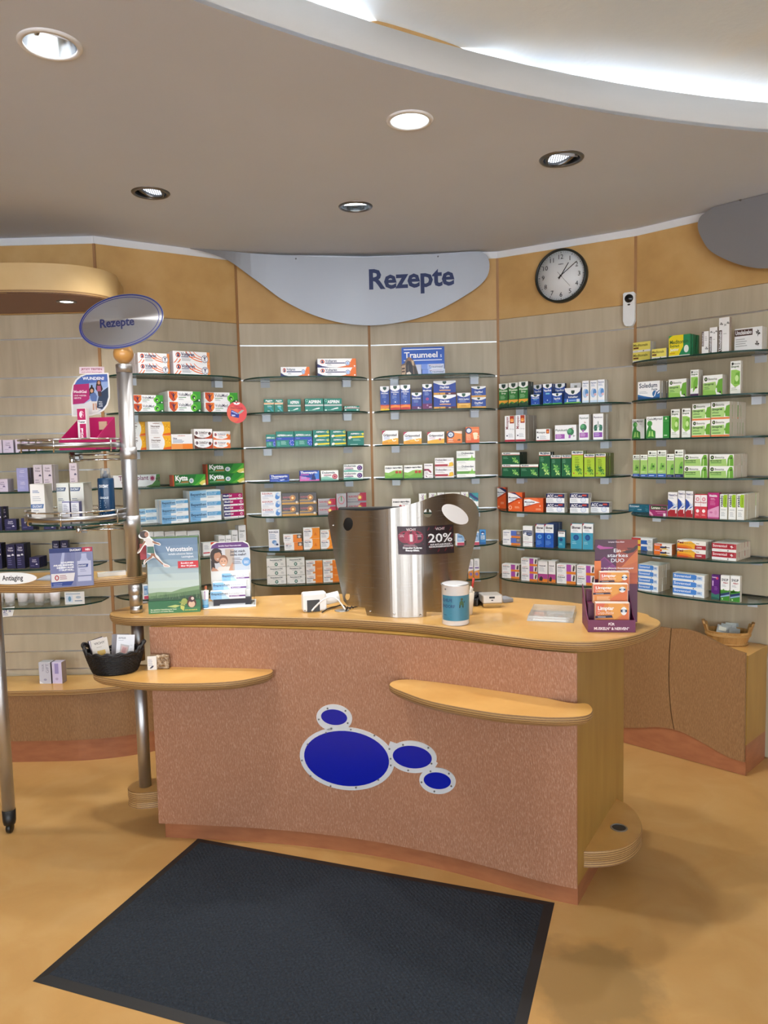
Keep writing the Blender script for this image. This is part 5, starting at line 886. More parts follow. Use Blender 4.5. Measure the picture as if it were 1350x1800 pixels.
# ------------------------------------------------------------------ service counter
ZT, ZB = 0.965, 0.925
plan_px = [(192.5, 1079), (203, 1082.5), (230, 1085), (270, 1084.5), (350, 1082), (430, 1083), (510, 1085), (590, 1087), (676, 1092), (752, 1098), (842, 1110.5), (904, 1119), (967, 1125.5), (1029, 1128), (1076, 1124), (1122, 1114.5), (1153, 1102), (1161, 1095.5), (1158, 1090), (1144, 1084), (1122, 1076), (998, 1058), (911, 1050.5), (840, 1047), (700, 1043.5), (600, 1044), (500, 1046), (458, 1048), (350, 1053), (259, 1061), (225, 1066.5), (203, 1072)]
top_plan = smooth([(at_z(x, y, ZT).x, at_z(x, y, ZT).y) for x, y in plan_px], 4)
front_px = [(283, 1472), (400, 1477.5), (480, 1483), (560, 1491), (640, 1502), (720, 1517), (800, 1535), (900, 1563), (960, 1580), (1015.5, 1592)]
front = [at_z(x, y, 0) for x, y in front_px]
front = [Vector((q[0], q[1], 0)) for q in smooth([(p.x, p.y) for p in front], 4, False)]
cR, cL = front[-1], front[0]
pa, pb = at_z(1026, 1497, .165), at_z(1084, 1404, .165)
sdir = (pb - pa).normalized(); sdir.z = 0; sdir.normalize()
bR = cR + sdir * 0.66
bL = cL + Vector((-0.02, 0.42, 0))
counter = empty('service_counter', ((cL.x + cR.x) / 2, (cL.y + cR.y) / 2, 0), 0, 'curved service counter with pinkish textured front and blue oval emblem', 'counter')
CT = Matrix.Translation(-counter.location)
def cbuild(mb, name, parent=None, **kw):
    mb.v = [tuple(CT @ Vector(v)) for v in mb.v]
    return mb.build(name, parent or counter, **kw)
PZ = 0.072
inner = [Vector((p.x, p.y, 0)) for p in front]
def offs(poly, d):
    out = []
    for i, p in enumerate(poly):
        t = (poly[min(i + 1, len(poly) - 1)] - poly[max(i - 1, 0)]).normalized()
        out.append(p + Vector((t.y, -t.x, 0)) * d)
    return out
skin_o = offs(front, 0.014)
# plinth, body carcass, front skin
ins = [p - Vector((0, 0, 0)) for p in offs(front, -0.002)]
ins[0] = ins[0] + Vector((0.02, 0, 0))
cbuild(MB().prism([(p.x, p.y) for p in ins] + [(bR.x - .02, bR.y - .02), (bL.x + .05, bL.y - .02)], 0, PZ + .005, PLINTH), 'plinth')
cbuild(MB().prism([(p.x, p.y) for p in offs(front, 0.0)] + [(bR.x, bR.y), (bL.x, bL.y)], PZ, ZB, SIDEW), 'carcass')
mb = MB(); nF = len(front)
lo_ = [(p.x, p.y, PZ - .002) for p in skin_o]; hi_ = [(p.x, p.y, ZB - .0005) for p in skin_o]
lo2 = [(p.x, p.y, PZ - .002) for p in front]; hi2 = [(p.x, p.y, ZB - .0005) for p in front]
mb.add(lo_ + hi_, [(i, i + 1, nF + i + 1, nF + i) for i in range(nF - 1)], PINK, True)
mb.add(lo_ + hi_ + lo2 + hi2, [(0, nF, 3 * nF, 2 * nF), (nF - 1, 3 * nF - 1, 4 * nF - 1, 2 * nF - 1)[::-1]] + [(i, 2 * nF + i, 2 * nF + i + 1, i + 1) for i in range(nF - 1)], PLINTH)
cbuild(mb, 'front_panel')
# worktop with rounded plywood rim
def slab(plan, z0, z1, parent, name, inset=0.004, builder=None, under=0.012):
    m = Vector((sum(p[0] for p in plan) / len(plan), sum(p[1] for p in plan) / len(plan)))
    n = len(plan)
    a = sum(plan[i][0] * plan[(i + 1) % n][1] - plan[(i + 1) % n][0] * plan[i][1] for i in range(n))
    if a < 0: plan = plan[::-1]
    def inn(d):
        out = []
        for i in range(n):
            t = Vector((plan[(i + 1) % n][0] - plan[i - 1][0], plan[(i + 1) % n][1] - plan[i - 1][1])); t.normalize()
            out.append((plan[i][0] - t.y * d, plan[i][1] + t.x * d))
        return out
    h = z1 - z0
    levels = [(under, z0), (0.003, z0 + h * .35), (0, z0 + h * .6), (0, z1 - .004), (inset * .6, z1)]
    vs = []; fs = []
    for d, z in levels: vs += [(x, y, z) for x, y in inn(d)]
    for l in range(len(levels) - 1):
        for i in range(n):
            q = (i + 1) % n
            fs.append((l * n + i, l * n + q, (l + 1) * n + q, (l + 1) * n + i))
    fs.append(tuple(range(n - 1, -1, -1)))
    mb = MB().add(vs, fs, PLY, False)
    top = vs[-n:]
    mb.add(top, [tuple(range(n))], TOPW)
    return mb
cbuild(slab(top_plan, ZB, ZT, counter, 'worktop'), 'worktop')
# two lens shaped shelves on the front and the half round steps at the ends
ZL = 0.755
def lens(px, z, th):
    return slab(smooth([(at_z(x, y, z).x, at_z(x, y, z).y) for x, y in px], 4), z - th, z, None, '', 0.004, under=0.018)
left_px = [(480.5, 1179), (474, 1175), (455, 1173), (400, 1171), (300, 1168.5), (230, 1168), (188, 1172), (170, 1178), (163.5, 1184.5), (172, 1189), (190, 1192.5), (236, 1199), (291, 1201.5), (365, 1200.7), (420, 1196.5), (462, 1188), (476, 1183.5)]
cbuild(lens(left_px, ZL, .036), 'front_shelf')
right_px = [(684, 1202.5), (692, 1197), (716, 1194), (780, 1198), (860, 1208), (940, 1222), (1000, 1235), (1030, 1236), (1040, 1242), (1042, 1250), (1034, 1257), (1013, 1260.5), (980, 1261.5), (941, 1260), (863, 1252.6), (759, 1233.5), (702, 1214), (688, 1207.5)]
cbuild(lens(right_px, ZL, .036), 'front_shelf')
sp = [(1026, 1497), (1045, 1497.5), (1075, 1495), (1100, 1488), (1117, 1477), (1127, 1463), (1128, 1448), (1120, 1430), (1104, 1414), (1084, 1404)]
pts = [at_z(x, y, .165) for x, y in sp]
plan = smooth([(p.x, p.y) for p in pts], 3, False)
plan = plan + [(pb.x - .012, pb.y + .005), (pa.x - .012, pa.y + .005)]
st = slab(plan, .105, .165, None, '', .003, under=.0)
hp = at_z(1088, 1455, .165)
o = cbuild(st, 'end_step')
cb = MB().lathe([(0.026, 0.0), (0.026, 0.0015), (0.0315, 0.0015), (0.033, 0.0)], ALU_D, Matrix.Translation((hp.x, hp.y, .1653)), 28, closed=True)
cb.lathe([(0, 0.0004), (0.027, 0.0004)], DARK, Matrix.Translation((hp.x, hp.y, .1653)), 28, closed=True)
cbuild(cb, 'grommet')
# left end: half round step carrying the tall tube
PD = 3.22
pole = at_y(240, 1074, PD); pole.z = 0
zf = at_y(253.5, 1381, PD).z
fp = [(pole.x + .075 * math.cos(a) * (1.0 if math.cos(a) < 0 else 1.7), pole.y + .075 * math.sin(a)) for a in (2 * math.pi * k / 28 for k in range(28))]
cbuild(slab(fp, zf - .07, zf, None, '', .004, under=.0), 'end_step')
# emblem on the curved front
sk = [(p.x, p.y) for p in skin_o]
cum = [0.0]
for i in range(len(sk) - 1): cum.append(cum[-1] + math.hypot(sk[i + 1][0] - sk[i][0], sk[i + 1][1] - sk[i][1]))
def front_uv(px, py):
    p, i, s = on_poly(px, py, sk)
    return cum[i] + s * (cum[i + 1] - cum[i]), p.z
def front_pt(u, z, off):
    for i in range(len(sk) - 1):
        if u <= cum[i + 1] or i == len(sk) - 2:
            s = (u - cum[i]) / (cum[i + 1] - cum[i]); a = Vector(sk[i]); b = Vector(sk[i + 1]); t = (b - a).normalized(); q = a + (b - a) * s
            return Vector((q.x + t.y * off, q.y - t.x * off, z))
disks = [((610, 1332.5), 75, 48, (610.5, 1333), 83.5, 55), ((588, 1260), 23, 13.5, (588, 1261.5), 31.5, 23.5), ((725.5, 1330), 34.5, 19.5, (725.5, 1330), 42.5, 28), ((769.5, 1371.5), 24, 14.5, (769.5, 1372), 32, 23)]
def em_ell(c, rx, ry, rot, n=48):
    return [front_uv(x, y) for x, y in ell(c[0], c[1], rx, ry, rot, n)]
mb = MB()
def patch(uvs, o0, o1, m):
    vs, fs = flat_shape([uvs], 1.0, 14)
    mb.add([front_pt(x, y, o1 if z > 0 else o0) for x, y, z in vs], fs, m)
for (c, rx, ry, c2, rx2, ry2) in disks: patch(em_ell(c2, rx2, ry2, .13), -.001, .004, RIM)
for a, b, w in (((583, 1280), (590, 1276), 26), ((681, 1318), (698, 1324), 16), ((752, 1348), (762, 1354), 15)):
    dx, dy = b[0] - a[0], b[1] - a[1]; l = math.hypot(dx, dy); nx, ny = -dy / l * w, dx / l * w
    patch([front_uv(x, y) for x, y in ((a[0] + nx, a[1] + ny), (a[0] - nx, a[1] - ny), (b[0] - nx, b[1] - ny), (b[0] + nx, b[1] + ny))], -.001, .0041, RIM)
emb = cbuild(mb, 'emblem_plate')
for j, (c, rx, ry, c2, rx2, ry2) in enumerate(disks):
    mb = MB(); patch(em_ell(c, rx, ry, .13), .003, .0055, BLUE)
    cbuild(mb, 'blue_disc', emb)
    nr_ = 11 if j == 0 else 5
    for k in range(nr_):
        a = 2 * math.pi * (k + .4) / nr_
        u, z = front_uv(c2[0] + (rx + rx2) / 2 * math.cos(a), c2[1] + (ry + ry2) / 2 * math.sin(a))
        p = front_pt(u, z, .004); q = front_pt(u, z, .0075)
        cbuild(MB().tube([p, q], [.0042, .0028], NICK, 8), 'rivet', emb)

# ------------------------------------------------------------------ base cabinets along the wall
CH = 0.40
off = [V[i] for i in range(5)]
def offline(d):
    out = [(V[0].x, V[0].y - d)]
    for i in range(1, 6):
        t0 = (V[i] - V[i - 1]).normalized(); t1 = (V[i + 1] - V[i]).normalized()
        n0 = Vector((t0.y, -t0.x)); n1 = Vector((t1.y, -t1.x)); b = (n0 + n1).normalized()
        q = V[i] + b * (d / b.dot(n0)); out.append((q.x, q.y))
    return out
ol = offline(.285)
# convex rounded corner where the far left run turns back
def run_line(d):
    o_ = offline(d); p0, p1, p2 = o_[0], o_[1], o_[2]
    c = []
    for k in range(9):
        u = k / 8
        a = (p1[0] - .28, p1[1]); b = (p1[0] + .3 * (p2[0] - p1[0]), p1[1] + .3 * (p2[1] - p1[1]))
        c.append(((1 - u) ** 2 * a[0] + 2 * u * (1 - u) * p1[0] + u * u * b[0], (1 - u) ** 2 * a[1] + 2 * u * (1 - u) * p1[1] + u * u * b[1]))
    return [p0] + c + o_[2:5]
wallback = [(V[i].x - .0, V[i].y - .016) for i in range(4, -1, -1)]
wallback = [tuple(bay_pt(k, s, .0145, 0))[:2] for k, s in (('C', BAYS['C']['L']), ('C', 0.004), ('B', 0.004), ('A', 0.004), ('L', 0))]
base = empty('base_cabinet', (-2.0, 4.1, 0), 0, 'low curved base cabinet under the far left glass shelves', 'cabinet')
BT = Matrix.Translation((2.0, -4.1, 0))
def bbuild(mb, name, parent, M):
    mb.v = [tuple(M @ Vector(v)) for v in mb.v]; return mb.build(name, parent)
rl = run_line(.27)[:-1]; 
bbuild(MB().prism(rl + wallback[1:], 0.118, CH - .03, BROWNL), 'body', base, BT)
bbuild(MB().prism(run_line(.262)[:-1] + wallback[1:], 0, 0.118, PLINTH), 'plinth', base, BT)
bbuild(slab(run_line(.285)[:-1] + wallback[1:], CH - .0295, CH, None, '', .003, under=.004), 'cabinet_top', base, BT)
# right cabinet with wave fronts
g0, g1 = at_z(1089, 1302, 0), at_z(1312, 1363, 0)
tE = (g1 - g0).normalized(); nE = Vector((tE.y, -tE.x, 0))
zE = 0.60
cab = empty('wave_cabinet', g1, 0, 'brown cabinet with wave cut doors below the wooden tub', 'cabinet')
KT = Matrix.Translation(-g1)
def pl(px, py, off=0.0):
    p = on_plane(px, py, g1 + nE * off, nE); return (p - g1).dot(tE), p.z
def wall_s(s, inset=.016):
    """point on wall E (or D) behind position s along the front"""
    return None
gl = g1 - tE * 0.95
backR = on_plane(1350, 900, bay_pt('E', 0, .0145, 0), Vector((BAYS['E']['n'].x, BAYS['E']['n'].y, 0)))
def backpt(p, n_):
    B = BAYS['E']; q = Vector((p.x, p.y)) - B['p']; s = q.dot(B['t']); r = bay_pt('E', max(s, .006), .0145, 0); return (r.x, r.y)
b1 = backpt(g1, None); b0 = backpt(g1 - tE * .74, None)
cplan = [(g1.x - tE.x * .74, g1.y - tE.y * .74), (g1.x, g1.y), b1, b0]
ins2 = lambda d: [(cplan[0][0], cplan[0][1]), (g1.x - nE.x * d - tE.x * d, g1.y - nE.y * d - tE.y * d), (b1[0] - tE.x * d, b1[1] - tE.y * d), b0]
bbuild(MB().prism(ins2(.004), 0.15, zE - .042, SIDEW), 'carcass', cab, KT)
bbuild(MB().prism([(cplan[0][0] - nE.x * .006, cplan[0][1] - nE.y * .006), (g1.x - nE.x * .006 - tE.x * .004, g1.y - nE.y * .006 - tE.y * .004), (b1[0] - tE.x * .004, b1[1] - tE.y * .004), b0], 0, .1499, PLINTH), 'plinth', cab, KT)
mb = MB().prism(ins2(.0015), zE - .0415, zE, SIDEW, TOPW); bbuild(mb, 'cabinet_top', cab, KT)
def plate(poly, thick, m, off0, name, cutm=None):
    vs, fs = flat_shape([poly], thick)
    M = Matrix(((tE.x, 0, nE.x, g1.x + nE.x * off0), (tE.y, 0, nE.y, g1.y + nE.y * off0), (0, 1, 0, 0), (0, 0, 0, 1)))
    mb = MB().add([M @ Vector(v) for v in vs], fs, m)
    return bbuild(mb, name, cab, KT)
seam = [(1182.5, 1104), (1179.5, 1140), (1178.3, 1175), (1179, 1210), (1182, 1250), (1187.5, 1281)]
seamp = [pl(*p) for p in seam]
botR = [pl(*p) for p in ((1187.5, 1281), (1205, 1287), (1230, 1299.5), (1260, 1317), (1285, 1330), (1310, 1338))]
topR = [pl(*p) for p in ((1312.5, 1147.5), (1290, 1140), (1265, 1129), (1240, 1116), (1218, 1107.5), (1200, 1104), (1182.5, 1104))]
botL = [pl(*p) for p in ((1089, 1277), (1120, 1278), (1150, 1276.5), (1170, 1277.5), (1187.5, 1281))]
seam_s = smooth(seamp, 4, False)
lft = [(botL[0][0] - .12, botL[0][1]), (botL[0][0] - .12, seamp[0][1] - .0)]
dr = [(s + .0025, z) for s, z in seam_s] + smooth(botR, 4, False)[1:] + smooth(topR, 4, False)[:-1]
dl = [lft[1]] + [lft[0]] + smooth(botL, 4, False)[:-1] + [(s - .0025, z) for s, z in seam_s[::-1]]
d1 = plate(dr, .018, BROWNL, .009, 'door'); d2 = plate(dl, .018, BROWNL, .009, 'door')
ph = MB().box(-.9, 0, 0, 0, 1, 1, PLINTH)
plv = [(botL[0][0] - .12, 0.002), (0, 0.002), (0, botR[-1][1] - .001)] + [(s, z - .001) for s, z in smooth(botR, 4, False)[::-1][1:]] + [(s, z - .001) for s, z in smooth(botL, 4, False)[::-1][1:]] + [(botL[0][0] - .12, botL[0][1] - .001)]
plate(plv, .012, PLINTH, .006, 'wave_plinth')

# ------------------------------------------------------------------ floor mat
mt = [at_z(348, 1474, 0), at_z(975, 1587, 0), None, at_z(60, 1728, 0)]
ux = (mt[1] - mt[0]).normalized(); uy = Vector((ux.y, -ux.x, 0)); ML, MW = (mt[1] - mt[0]).length, 0.915
mt0 = mt[0]
M = Matrix(((ux.x, uy.x, 0, mt0.x), (ux.y, uy.y, 0, mt0.y), (0, 0, 1, 0), (0, 0, 0, 1)))
fm = empty('floor_mat', mt0, 0, 'dark blue ribbed entrance mat in front of the counter', 'mat')
MTI = Matrix.Translation(-mt0)
mb = MB(); e = .034
mb.add([M @ Vector(p) for p in ((0, 0, .0005), (ML, 0, .0005), (ML, MW, .0005), (0, MW, .0005), (e, e, .007), (ML - e, e, .007), (ML - e, MW - e, .007), (e, MW - e, .007))], [(0, 1, 5, 4), (1, 2, 6, 5), (2, 3, 7, 6), (3, 0, 4, 7), (0, 3, 2, 1)], RUBBER)
bbuild(mb, 'rubber_border', fm, MTI)
mb = MB(); x0_, x1_, y0_, y1_ = e, ML - e, e, MW - e
NX, NY = 150, 96; vs = []; fs = []
for j in range(NY + 1):
    for i in range(NX + 1):
        z = .0072 + .0016 * ((i + (j % 2)) % 2) * (1 if 0 < i < NX and 0 < j < NY else 0)
        vs.append(M @ Vector((x0_ + (x1_ - x0_) * i / NX, y0_ + (y1_ - y0_) * j / NY, z)))
for j in range(NY):
    for i in range(NX):
        k = j * (NX + 1) + i; fs.append((k, k + 1, k + NX + 2, k + NX + 1))
mb.add(vs, fs, CARPET); bbuild(mb, 'carpet', fm, MTI)

# ------------------------------------------------------------------ hood over the far left bay
HZ = 2.424
arcp = []
hp_ = [(-3.0, 3.70), (-2.2, 3.69), (-1.78, 3.70), (-1.6, 3.725), (-1.47, 3.78), (-1.385, 3.88), (-1.36, 4.0), (-1.385, 4.12), (-1.42, 4.295)]
hpl = smooth(hp_, 4, False)
hb = [(-1.548, 4.207), (-3.0, 4.226)]
hood = empty('canopy_hood', (-2.2, 3.95, HZ), 0, 'rounded birch canopy with brown underside above far left shelves', 'canopy')
HT = Matrix.Translation((2.2, -3.95, -HZ))
FASCIA = textured('birch_fascia', (1, 1, 1), [(0.3, '#cfae78'), (0.7, '#d9bb87')], 0.4, 5, 6)
hpf = [(x, y) for x, y in hpl if True]
hole = at_z(117, 530, HZ)
vs, fs = flat_shape([hpf + hb, ell(hole.x, hole.y, .04, .04, 0, 28)], .006)
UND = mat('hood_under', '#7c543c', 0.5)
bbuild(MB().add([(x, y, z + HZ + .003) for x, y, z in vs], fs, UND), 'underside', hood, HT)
n = len(hpl)
mb = MB(); vs = [(x, y, HZ) for x, y in hpl] + [(x, y, HZ + .02) for x, y in hpl]
mb.add(vs, [(i, i + 1, n + i + 1, n + i) for i in range(n - 1)], PLY, True); bbuild(mb, 'plywood_edge', hood, HT)
mb = MB(); vs = [(x, y, HZ + .02) for x, y in hpl] + [(x, y, HZ + .145) for x, y in hpl]
mb.add(vs, [(i, i + 1, n + i + 1, n + i) for i in range(n - 1)], FASCIA, True)
mb.add([(x, y, HZ + .145) for x, y in hpl + hb], [tuple(range(n + 2))], FASCIA); bbuild(mb, 'fascia', hood, HT)
MB().lathe([(.034, .0), (.034, -.004), (.048, -.003), (.05, .0)], NICK, n=28, closed=True).build('spot_ring', hood, loc=(hole.x + 2.2, hole.y - 3.95, -.0005))
MB().lathe([(.0, .012), (.03, .012), (.036, .0), (.0395, .0)], mat('lamp_glow_hood', (1, .97, .92, 1), .4, 0, .5, 5), n=28, closed=True).build('spot_lamp', hood, loc=(hole.x + 2.2, hole.y - 3.95, 0))
ld = bpy.data.lights.new('hood_beam', 'SPOT'); ld.energy = 5; ld.color = (.95, .97, 1); ld.spot_size = math.radians(110); ld.spot_blend = .7; ld.shadow_soft_size = .03
lo = bpy.data.objects.new('hood_beam', ld); C.objects.link(lo); lo.parent = hood; lo.location = (hole.x + 2.2, hole.y - 3.95, -.01)

# ------------------------------------------------------------------ wall signs and clock
arcw = []
for i in range(1, 6):
    t0 = (V[i] - V[i - 1]).normalized(); t1 = (V[i + 1] - V[i]).normalized()
    b = (Vector((t0.y, -t0.x)) + Vector((t1.y, -t1.x))).normalized(); q = V[i] + b * .085; arcw.append((q.x, q.y))
arcw.append((V[6].x - .06, V[6].y - .06))
arcw = smooth(arcw, 10, False)
acum = [0.0]
for i in range(len(arcw) - 1): acum.append(acum[-1] + math.hypot(arcw[i + 1][0] - arcw[i][0], arcw[i + 1][1] - arcw[i][1]))
def arc_uv(px, py):
    p, i, s = on_poly(px, py, arcw); return acum[i] + s * (acum[i + 1] - acum[i]), min(p.z, ZC - .003)
def arc_pt(u, z, o_):
    for i in range(len(arcw) - 1):
        if u <= acum[i + 1] or i == len(arcw) - 2:
            s = (u - acum[i]) / (acum[i + 1] - acum[i]); a = Vector(arcw[i]); b = Vector(arcw[i + 1]); t = (b - a).normalized(); q = a + (b - a) * s
            return Vector((q.x + t.y * o_, q.y - t.x * o_, z))
def wall_sign(px, name, label):
    uv = [arc_uv(x, y) for x, y in smooth(px, 5)]
    vs, fs = flat_shape([uv], .004, 60)
    s = MB().add([arc_pt(x, y, z) for x, y, z in vs], fs, STEEL_S, False).build(name)
    tag(s, label, 'sign')
    c0 = arc_pt(*uv[0], 0)
    return s, uv
S1 = [(335, 436.5), (400, 441.5), (450, 446), (520, 449.5), (600, 452.5), (650, 452.5), (720, 449.5), (790, 444.5), (836, 442), (850, 444.5), (857.5, 452), (860.5, 466), (858, 482), (850, 494.5), (835, 508), (800, 530), (760, 550), (720, 563), (680, 570), (645, 572), (600, 567.5), (550, 553.5), (500, 529), (460, 500), (430, 478), (405, 460), (380, 449), (355, 441.5)]
s1, uv = wall_sign(S1, 'wall_sign', 'long curved brushed metal sign reading Rezepte under the ceiling')
u0, z0 = arc_uv(649, 508); u1, z1 = arc_uv(799, 500)
zcap0 = arc_uv(649, 474)[1]
mb = MB(); art_mesh(mb, [T('Rezepte', 0, 0, 1, '#14285c', 1, .027)], lambda x, y, o_: arc_pt(u0 + (u1 - u0) * x, z0 + (z1 - z0) * x + (zcap0 - z0) * y * 1.0, .0022 + o_))
mb.build('lettering', s1)
for x in (520, 770):
    u, z = arc_uv(x, 455 if x < 600 else 451); MB().tube([arc_pt(u, z, .002), arc_pt(u, z, .006)], .005, NICK, 8).build('screw', s1)
    MB().tube([arc_pt(u, z, -.08 if x < 600 else -.075), arc_pt(u, z, -.002)], .006, NICK, 8).build('standoff', s1)
S2 = [(1229, 385), (1238, 375), (1256, 363), (1270, 357), (1310, 347), (1350, 336), (1420, 318), (1480, 305), (1500, 330), (1480, 400), (1420, 455), (1390, 466), (1350, 471.5), (1320, 470), (1285, 460), (1250, 442), (1234, 420), (1227, 401)]
s2, uv2 = wall_sign(S2, 'wall_sign', 'brushed metal sign with rounded end cut off at right edge')
for x, y in ((1302, 352),):
    u, z = arc_uv(x, y); MB().tube([arc_pt(u, z, .002), arc_pt(u, z, .006)], .005, NICK, 8).build('screw', s2)
    MB().tube([arc_pt(u, z, -.07), arc_pt(u, z, -.002)], .006, NICK, 8).build('standoff', s2)
# clock on the wall below the ceiling
B = BAYS['D']; nD = Vector((B['n'].x, B['n'].y, 0)); tD = Vector((B['t'].x, B['t'].y, 0))
pc = on_plane(988.5, 486, bay_pt('D', 0, .0, 0), nD)
e0 = on_plane(942, 493, bay_pt('D', 0, .03, 0), nD); e1 = on_plane(1035, 480, bay_pt('D', 0, .03, 0), nD)
cr = (e1 - e0).length / 2 - .004
cM = Matrix(((tD.x, 0, nD.x, pc.x), (tD.y, 0, nD.y, pc.y), (0, 1, 0, pc.z), (0, 0, 0, 1)))
clock = empty('wall_clock', pc, 0, 'round white wall clock with black rim and black numerals', 'clock'); clock.matrix_world = cM
CLK = mat('clock_face', '#e4e6e8', .35)
MB().lathe([(cr, .001), (cr, .036), (cr - .004, .041), (cr - .012, .041), (cr - .013, .028), (cr - .013, .001)], mat('clock_rim', '#1c2220', .35), n=56, closed=True).build('rim', clock)
MB().lathe([(0, .02), (cr - .0125, .02), (cr - .0125, .024), (0, .024)], CLK, n=56, closed=True).build('dial', clock)
art = []
rr = cr - .016
for k in range(60):
    a = math.pi / 2 - 2 * math.pi * k / 60; l = .010 if k % 5 == 0 else .006; w = .0016 if k % 5 == 0 else .0009
    c, s = math.cos(a), math.sin(a); r0, r1 = rr - l, rr - .002
    art.append(P([(r0 * c - w * s, r0 * s + w * c), (r1 * c - w * s, r1 * s + w * c), (r1 * c + w * s, r1 * s - w * c), (r0 * c + w * s, r0 * s - w * c)], '#2a2a30'))
for k in range(1, 13):
    a = math.pi / 2 - 2 * math.pi * k / 12; q = rr * .78
    art.append(T(str(k), q * math.cos(a), q * math.sin(a) - .0125, .026, '#1c1e2a', al='c'))
art.append(T('mebus', 0, .064, .007, '#3a3c4a', .03, .02, al='c'))
mb = MB(); art_mesh(mb, art, lambda x, y, o_: (x, y, .0241 + o_)); mb.build('dial_print', clock)
def hand(a, l, tail, w, m, z):
    a = math.radians(90 - a); c, s = math.cos(a), math.sin(a); f_ = lambda x, y, zz: (x * c - y * s, x * s + y * c, zz)
    vs = [f_(x, y, z) for x, y in ((-tail, -w), (l, -w * .7), (l, w * .7), (-tail, w))] + [f_(x, y, z + .001) for x, y in ((-tail, -w), (l, -w * .7), (l, w * .7), (-tail, w))]
    return MB().add(vs, [(3, 2, 1, 0), (4, 5, 6, 7), (0, 1, 5, 4), (1, 2, 6, 5), (2, 3, 7, 6), (3, 0, 4, 7)], m)
HND = mat('hand_black', '#1c1d22', .4)
hand(34, rr * .6, .022, .0028, HND, .028).build('hour_hand', clock); hand(54, rr * .86, .02, .0022, HND, .030).build('minute_hand', clock)
hand(140, rr * .62, .03, .0009, mat('hand_grey', '#5a5a60', .4), .032).build('second_hand', clock)
MB().lathe([(0, .0), (.005, .0), (.005, .01), (0, .01)], HND, Matrix.Translation((0, 0, .025)), 14, closed=True).build('hub', clock)
# sensor beside the post
p0 = bay_pt('D', 0, .0, 0)
pq = on_plane(1108, 545, p0, nD)
sM = Matrix(((tD.x, 0, nD.x, pq.x), (tD.y, 0, nD.y, pq.y), (0, 1, 0, pq.z), (0, 0, 0, 1)))
sen = empty('motion_sensor', pq, 0, 'white slim alarm sensor with black eye beside the clock', 'sensor'); sen.matrix_world = sM
hw, hh_ = .032, .093
sh = [(-hw, hh_ - .006), (-hw, -hh_ + .03), (-hw + .008, -hh_ + .008), (-hw + .02, -hh_), (hw - .02, -hh_), (hw - .008, -hh_ + .008), (hw, -hh_ + .03), (hw, hh_ - .006), (hw - .008, hh_), (-hw + .008, hh_)]
vs, fs = flat_shape([sh], .034); MB().add([(x, y, z + .018) for x, y, z in vs], fs, WPLAST).build('housing', sen, bevel=.006)
MB().lathe([(0, .0), (.024, .0), (.021, .006), (0, .008)], mat('lens_black', '#0e1114', .12), Matrix.Translation((0, hh_ - .034, .035)), 24, closed=True).build('lens', sen)
MB().lathe([(0, .0), (.008, .0), (.006, .002), (0, .002)], BLACK, Matrix.Translation((0, hh_ - .068, .035)), 16, 1, .6, closed=True).build('indicator', sen)
# round red shelf talker clipped to the second shelf
B = BAYS['A']; nA = Vector((B['n'].x, B['n'].y, 0)); tA = Vector((B['t'].x, B['t'].y, 0))
pq = on_plane(416.5, 725, bay_pt('A', 0, .285, 0), nA)
vM = Matrix(((tA.x, 0, nA.x, pq.x), (tA.y, 0, nA.y, pq.y), (0, 1, 0, pq.z), (0, 0, 0, 1)))
tk = empty('shelf_talker', pq, 0, 'round red price talker clipped to the shelf edge beside pole bay', 'tag'); tk.matrix_world = vM
rT = .0605
vs, fs = flat_shape([ell(0, 0, rT, rT, 0, 40)], .001)
MB().add(vs, fs, ink('#dc5a5e')).build('disc', tk)
art = [P(ell(-.022, -.01, .035, .045, .2, 24), '#e0705c'), P([(-.022, .056), (.022, .056), (.014, .046), (0, .043), (-.014, .046)], W_), P([(-.006, .056), (.004, .056), (.0, .047)], '#7a2a5a'), T('SYMBOL', 0, .033, .004, '#8a2a4a', .036, .02, al='c'), T('FREIWAHL', 0, .020, .009, '#9a3048', .075, .02, al='c'),
       P([(-.04, -.02), (-.034, .016), (-.002, .0), (.014, -.008), (.01, -.032), (-.02, -.026)], '#39479a'), P([(-.03, .01), (.004, -.006), (.002, -.011), (-.034, .004)], '#a8b4e8'), P([(-.034, -.012), (-.012, -.014), (-.01, -.02), (-.03, -.022)], '#c8d0f0'), P([(.004, -.006), (.028, .014), (.046, .014), (.03, .0), (.012, -.01)], '#9fb4ae')]
mb = MB(); art_mesh(mb, art, lambda x, y, o_: (x, y, .0006 + o_)); mb.build('print', tk)
MB().box(-.004, .0, -.022, .004, .003, -.001, ACRYL).build('clip', tk)

# ------------------------------------------------------------------ loose things
def upright(pl, pr, pt, pb, z, yaw=0.0, y=None):
    """place by front-face outline: local x right, local y away from the viewer, local z up"""
    pm = (pl + pr) / 2
    Pt = at_z(pm, pb, z) if y is None else at_y(pm, pb, y)
    n3 = Vector((math.sin(yaw), -math.cos(yaw), 0)); t3 = Vector((math.cos(yaw), math.sin(yaw), 0))
    py = (pt + pb) / 2
    a = on_plane(pl, py, Pt, n3); b = on_plane(pr, py, Pt, n3)
    Pt = Pt + t3 * (((a + b) / 2 - Pt).dot(t3))
    h = on_plane(pm, pt, Pt, n3).z - (z if y is None else Pt.z)
    Pt.z = z if y is None else Pt.z
    M = Matrix(((t3.x, -n3.x, 0, Pt.x), (t3.y, -n3.y, 0, Pt.y), (0, 0, 1, Pt.z), (0, 0, 0, 1)))
    return M, (b - a).dot(t3), h
def thing(name, M, label, cat, group=None):
    o = empty(name, (0, 0, 0), 0, label, cat, group); o.matrix_world = M; return o
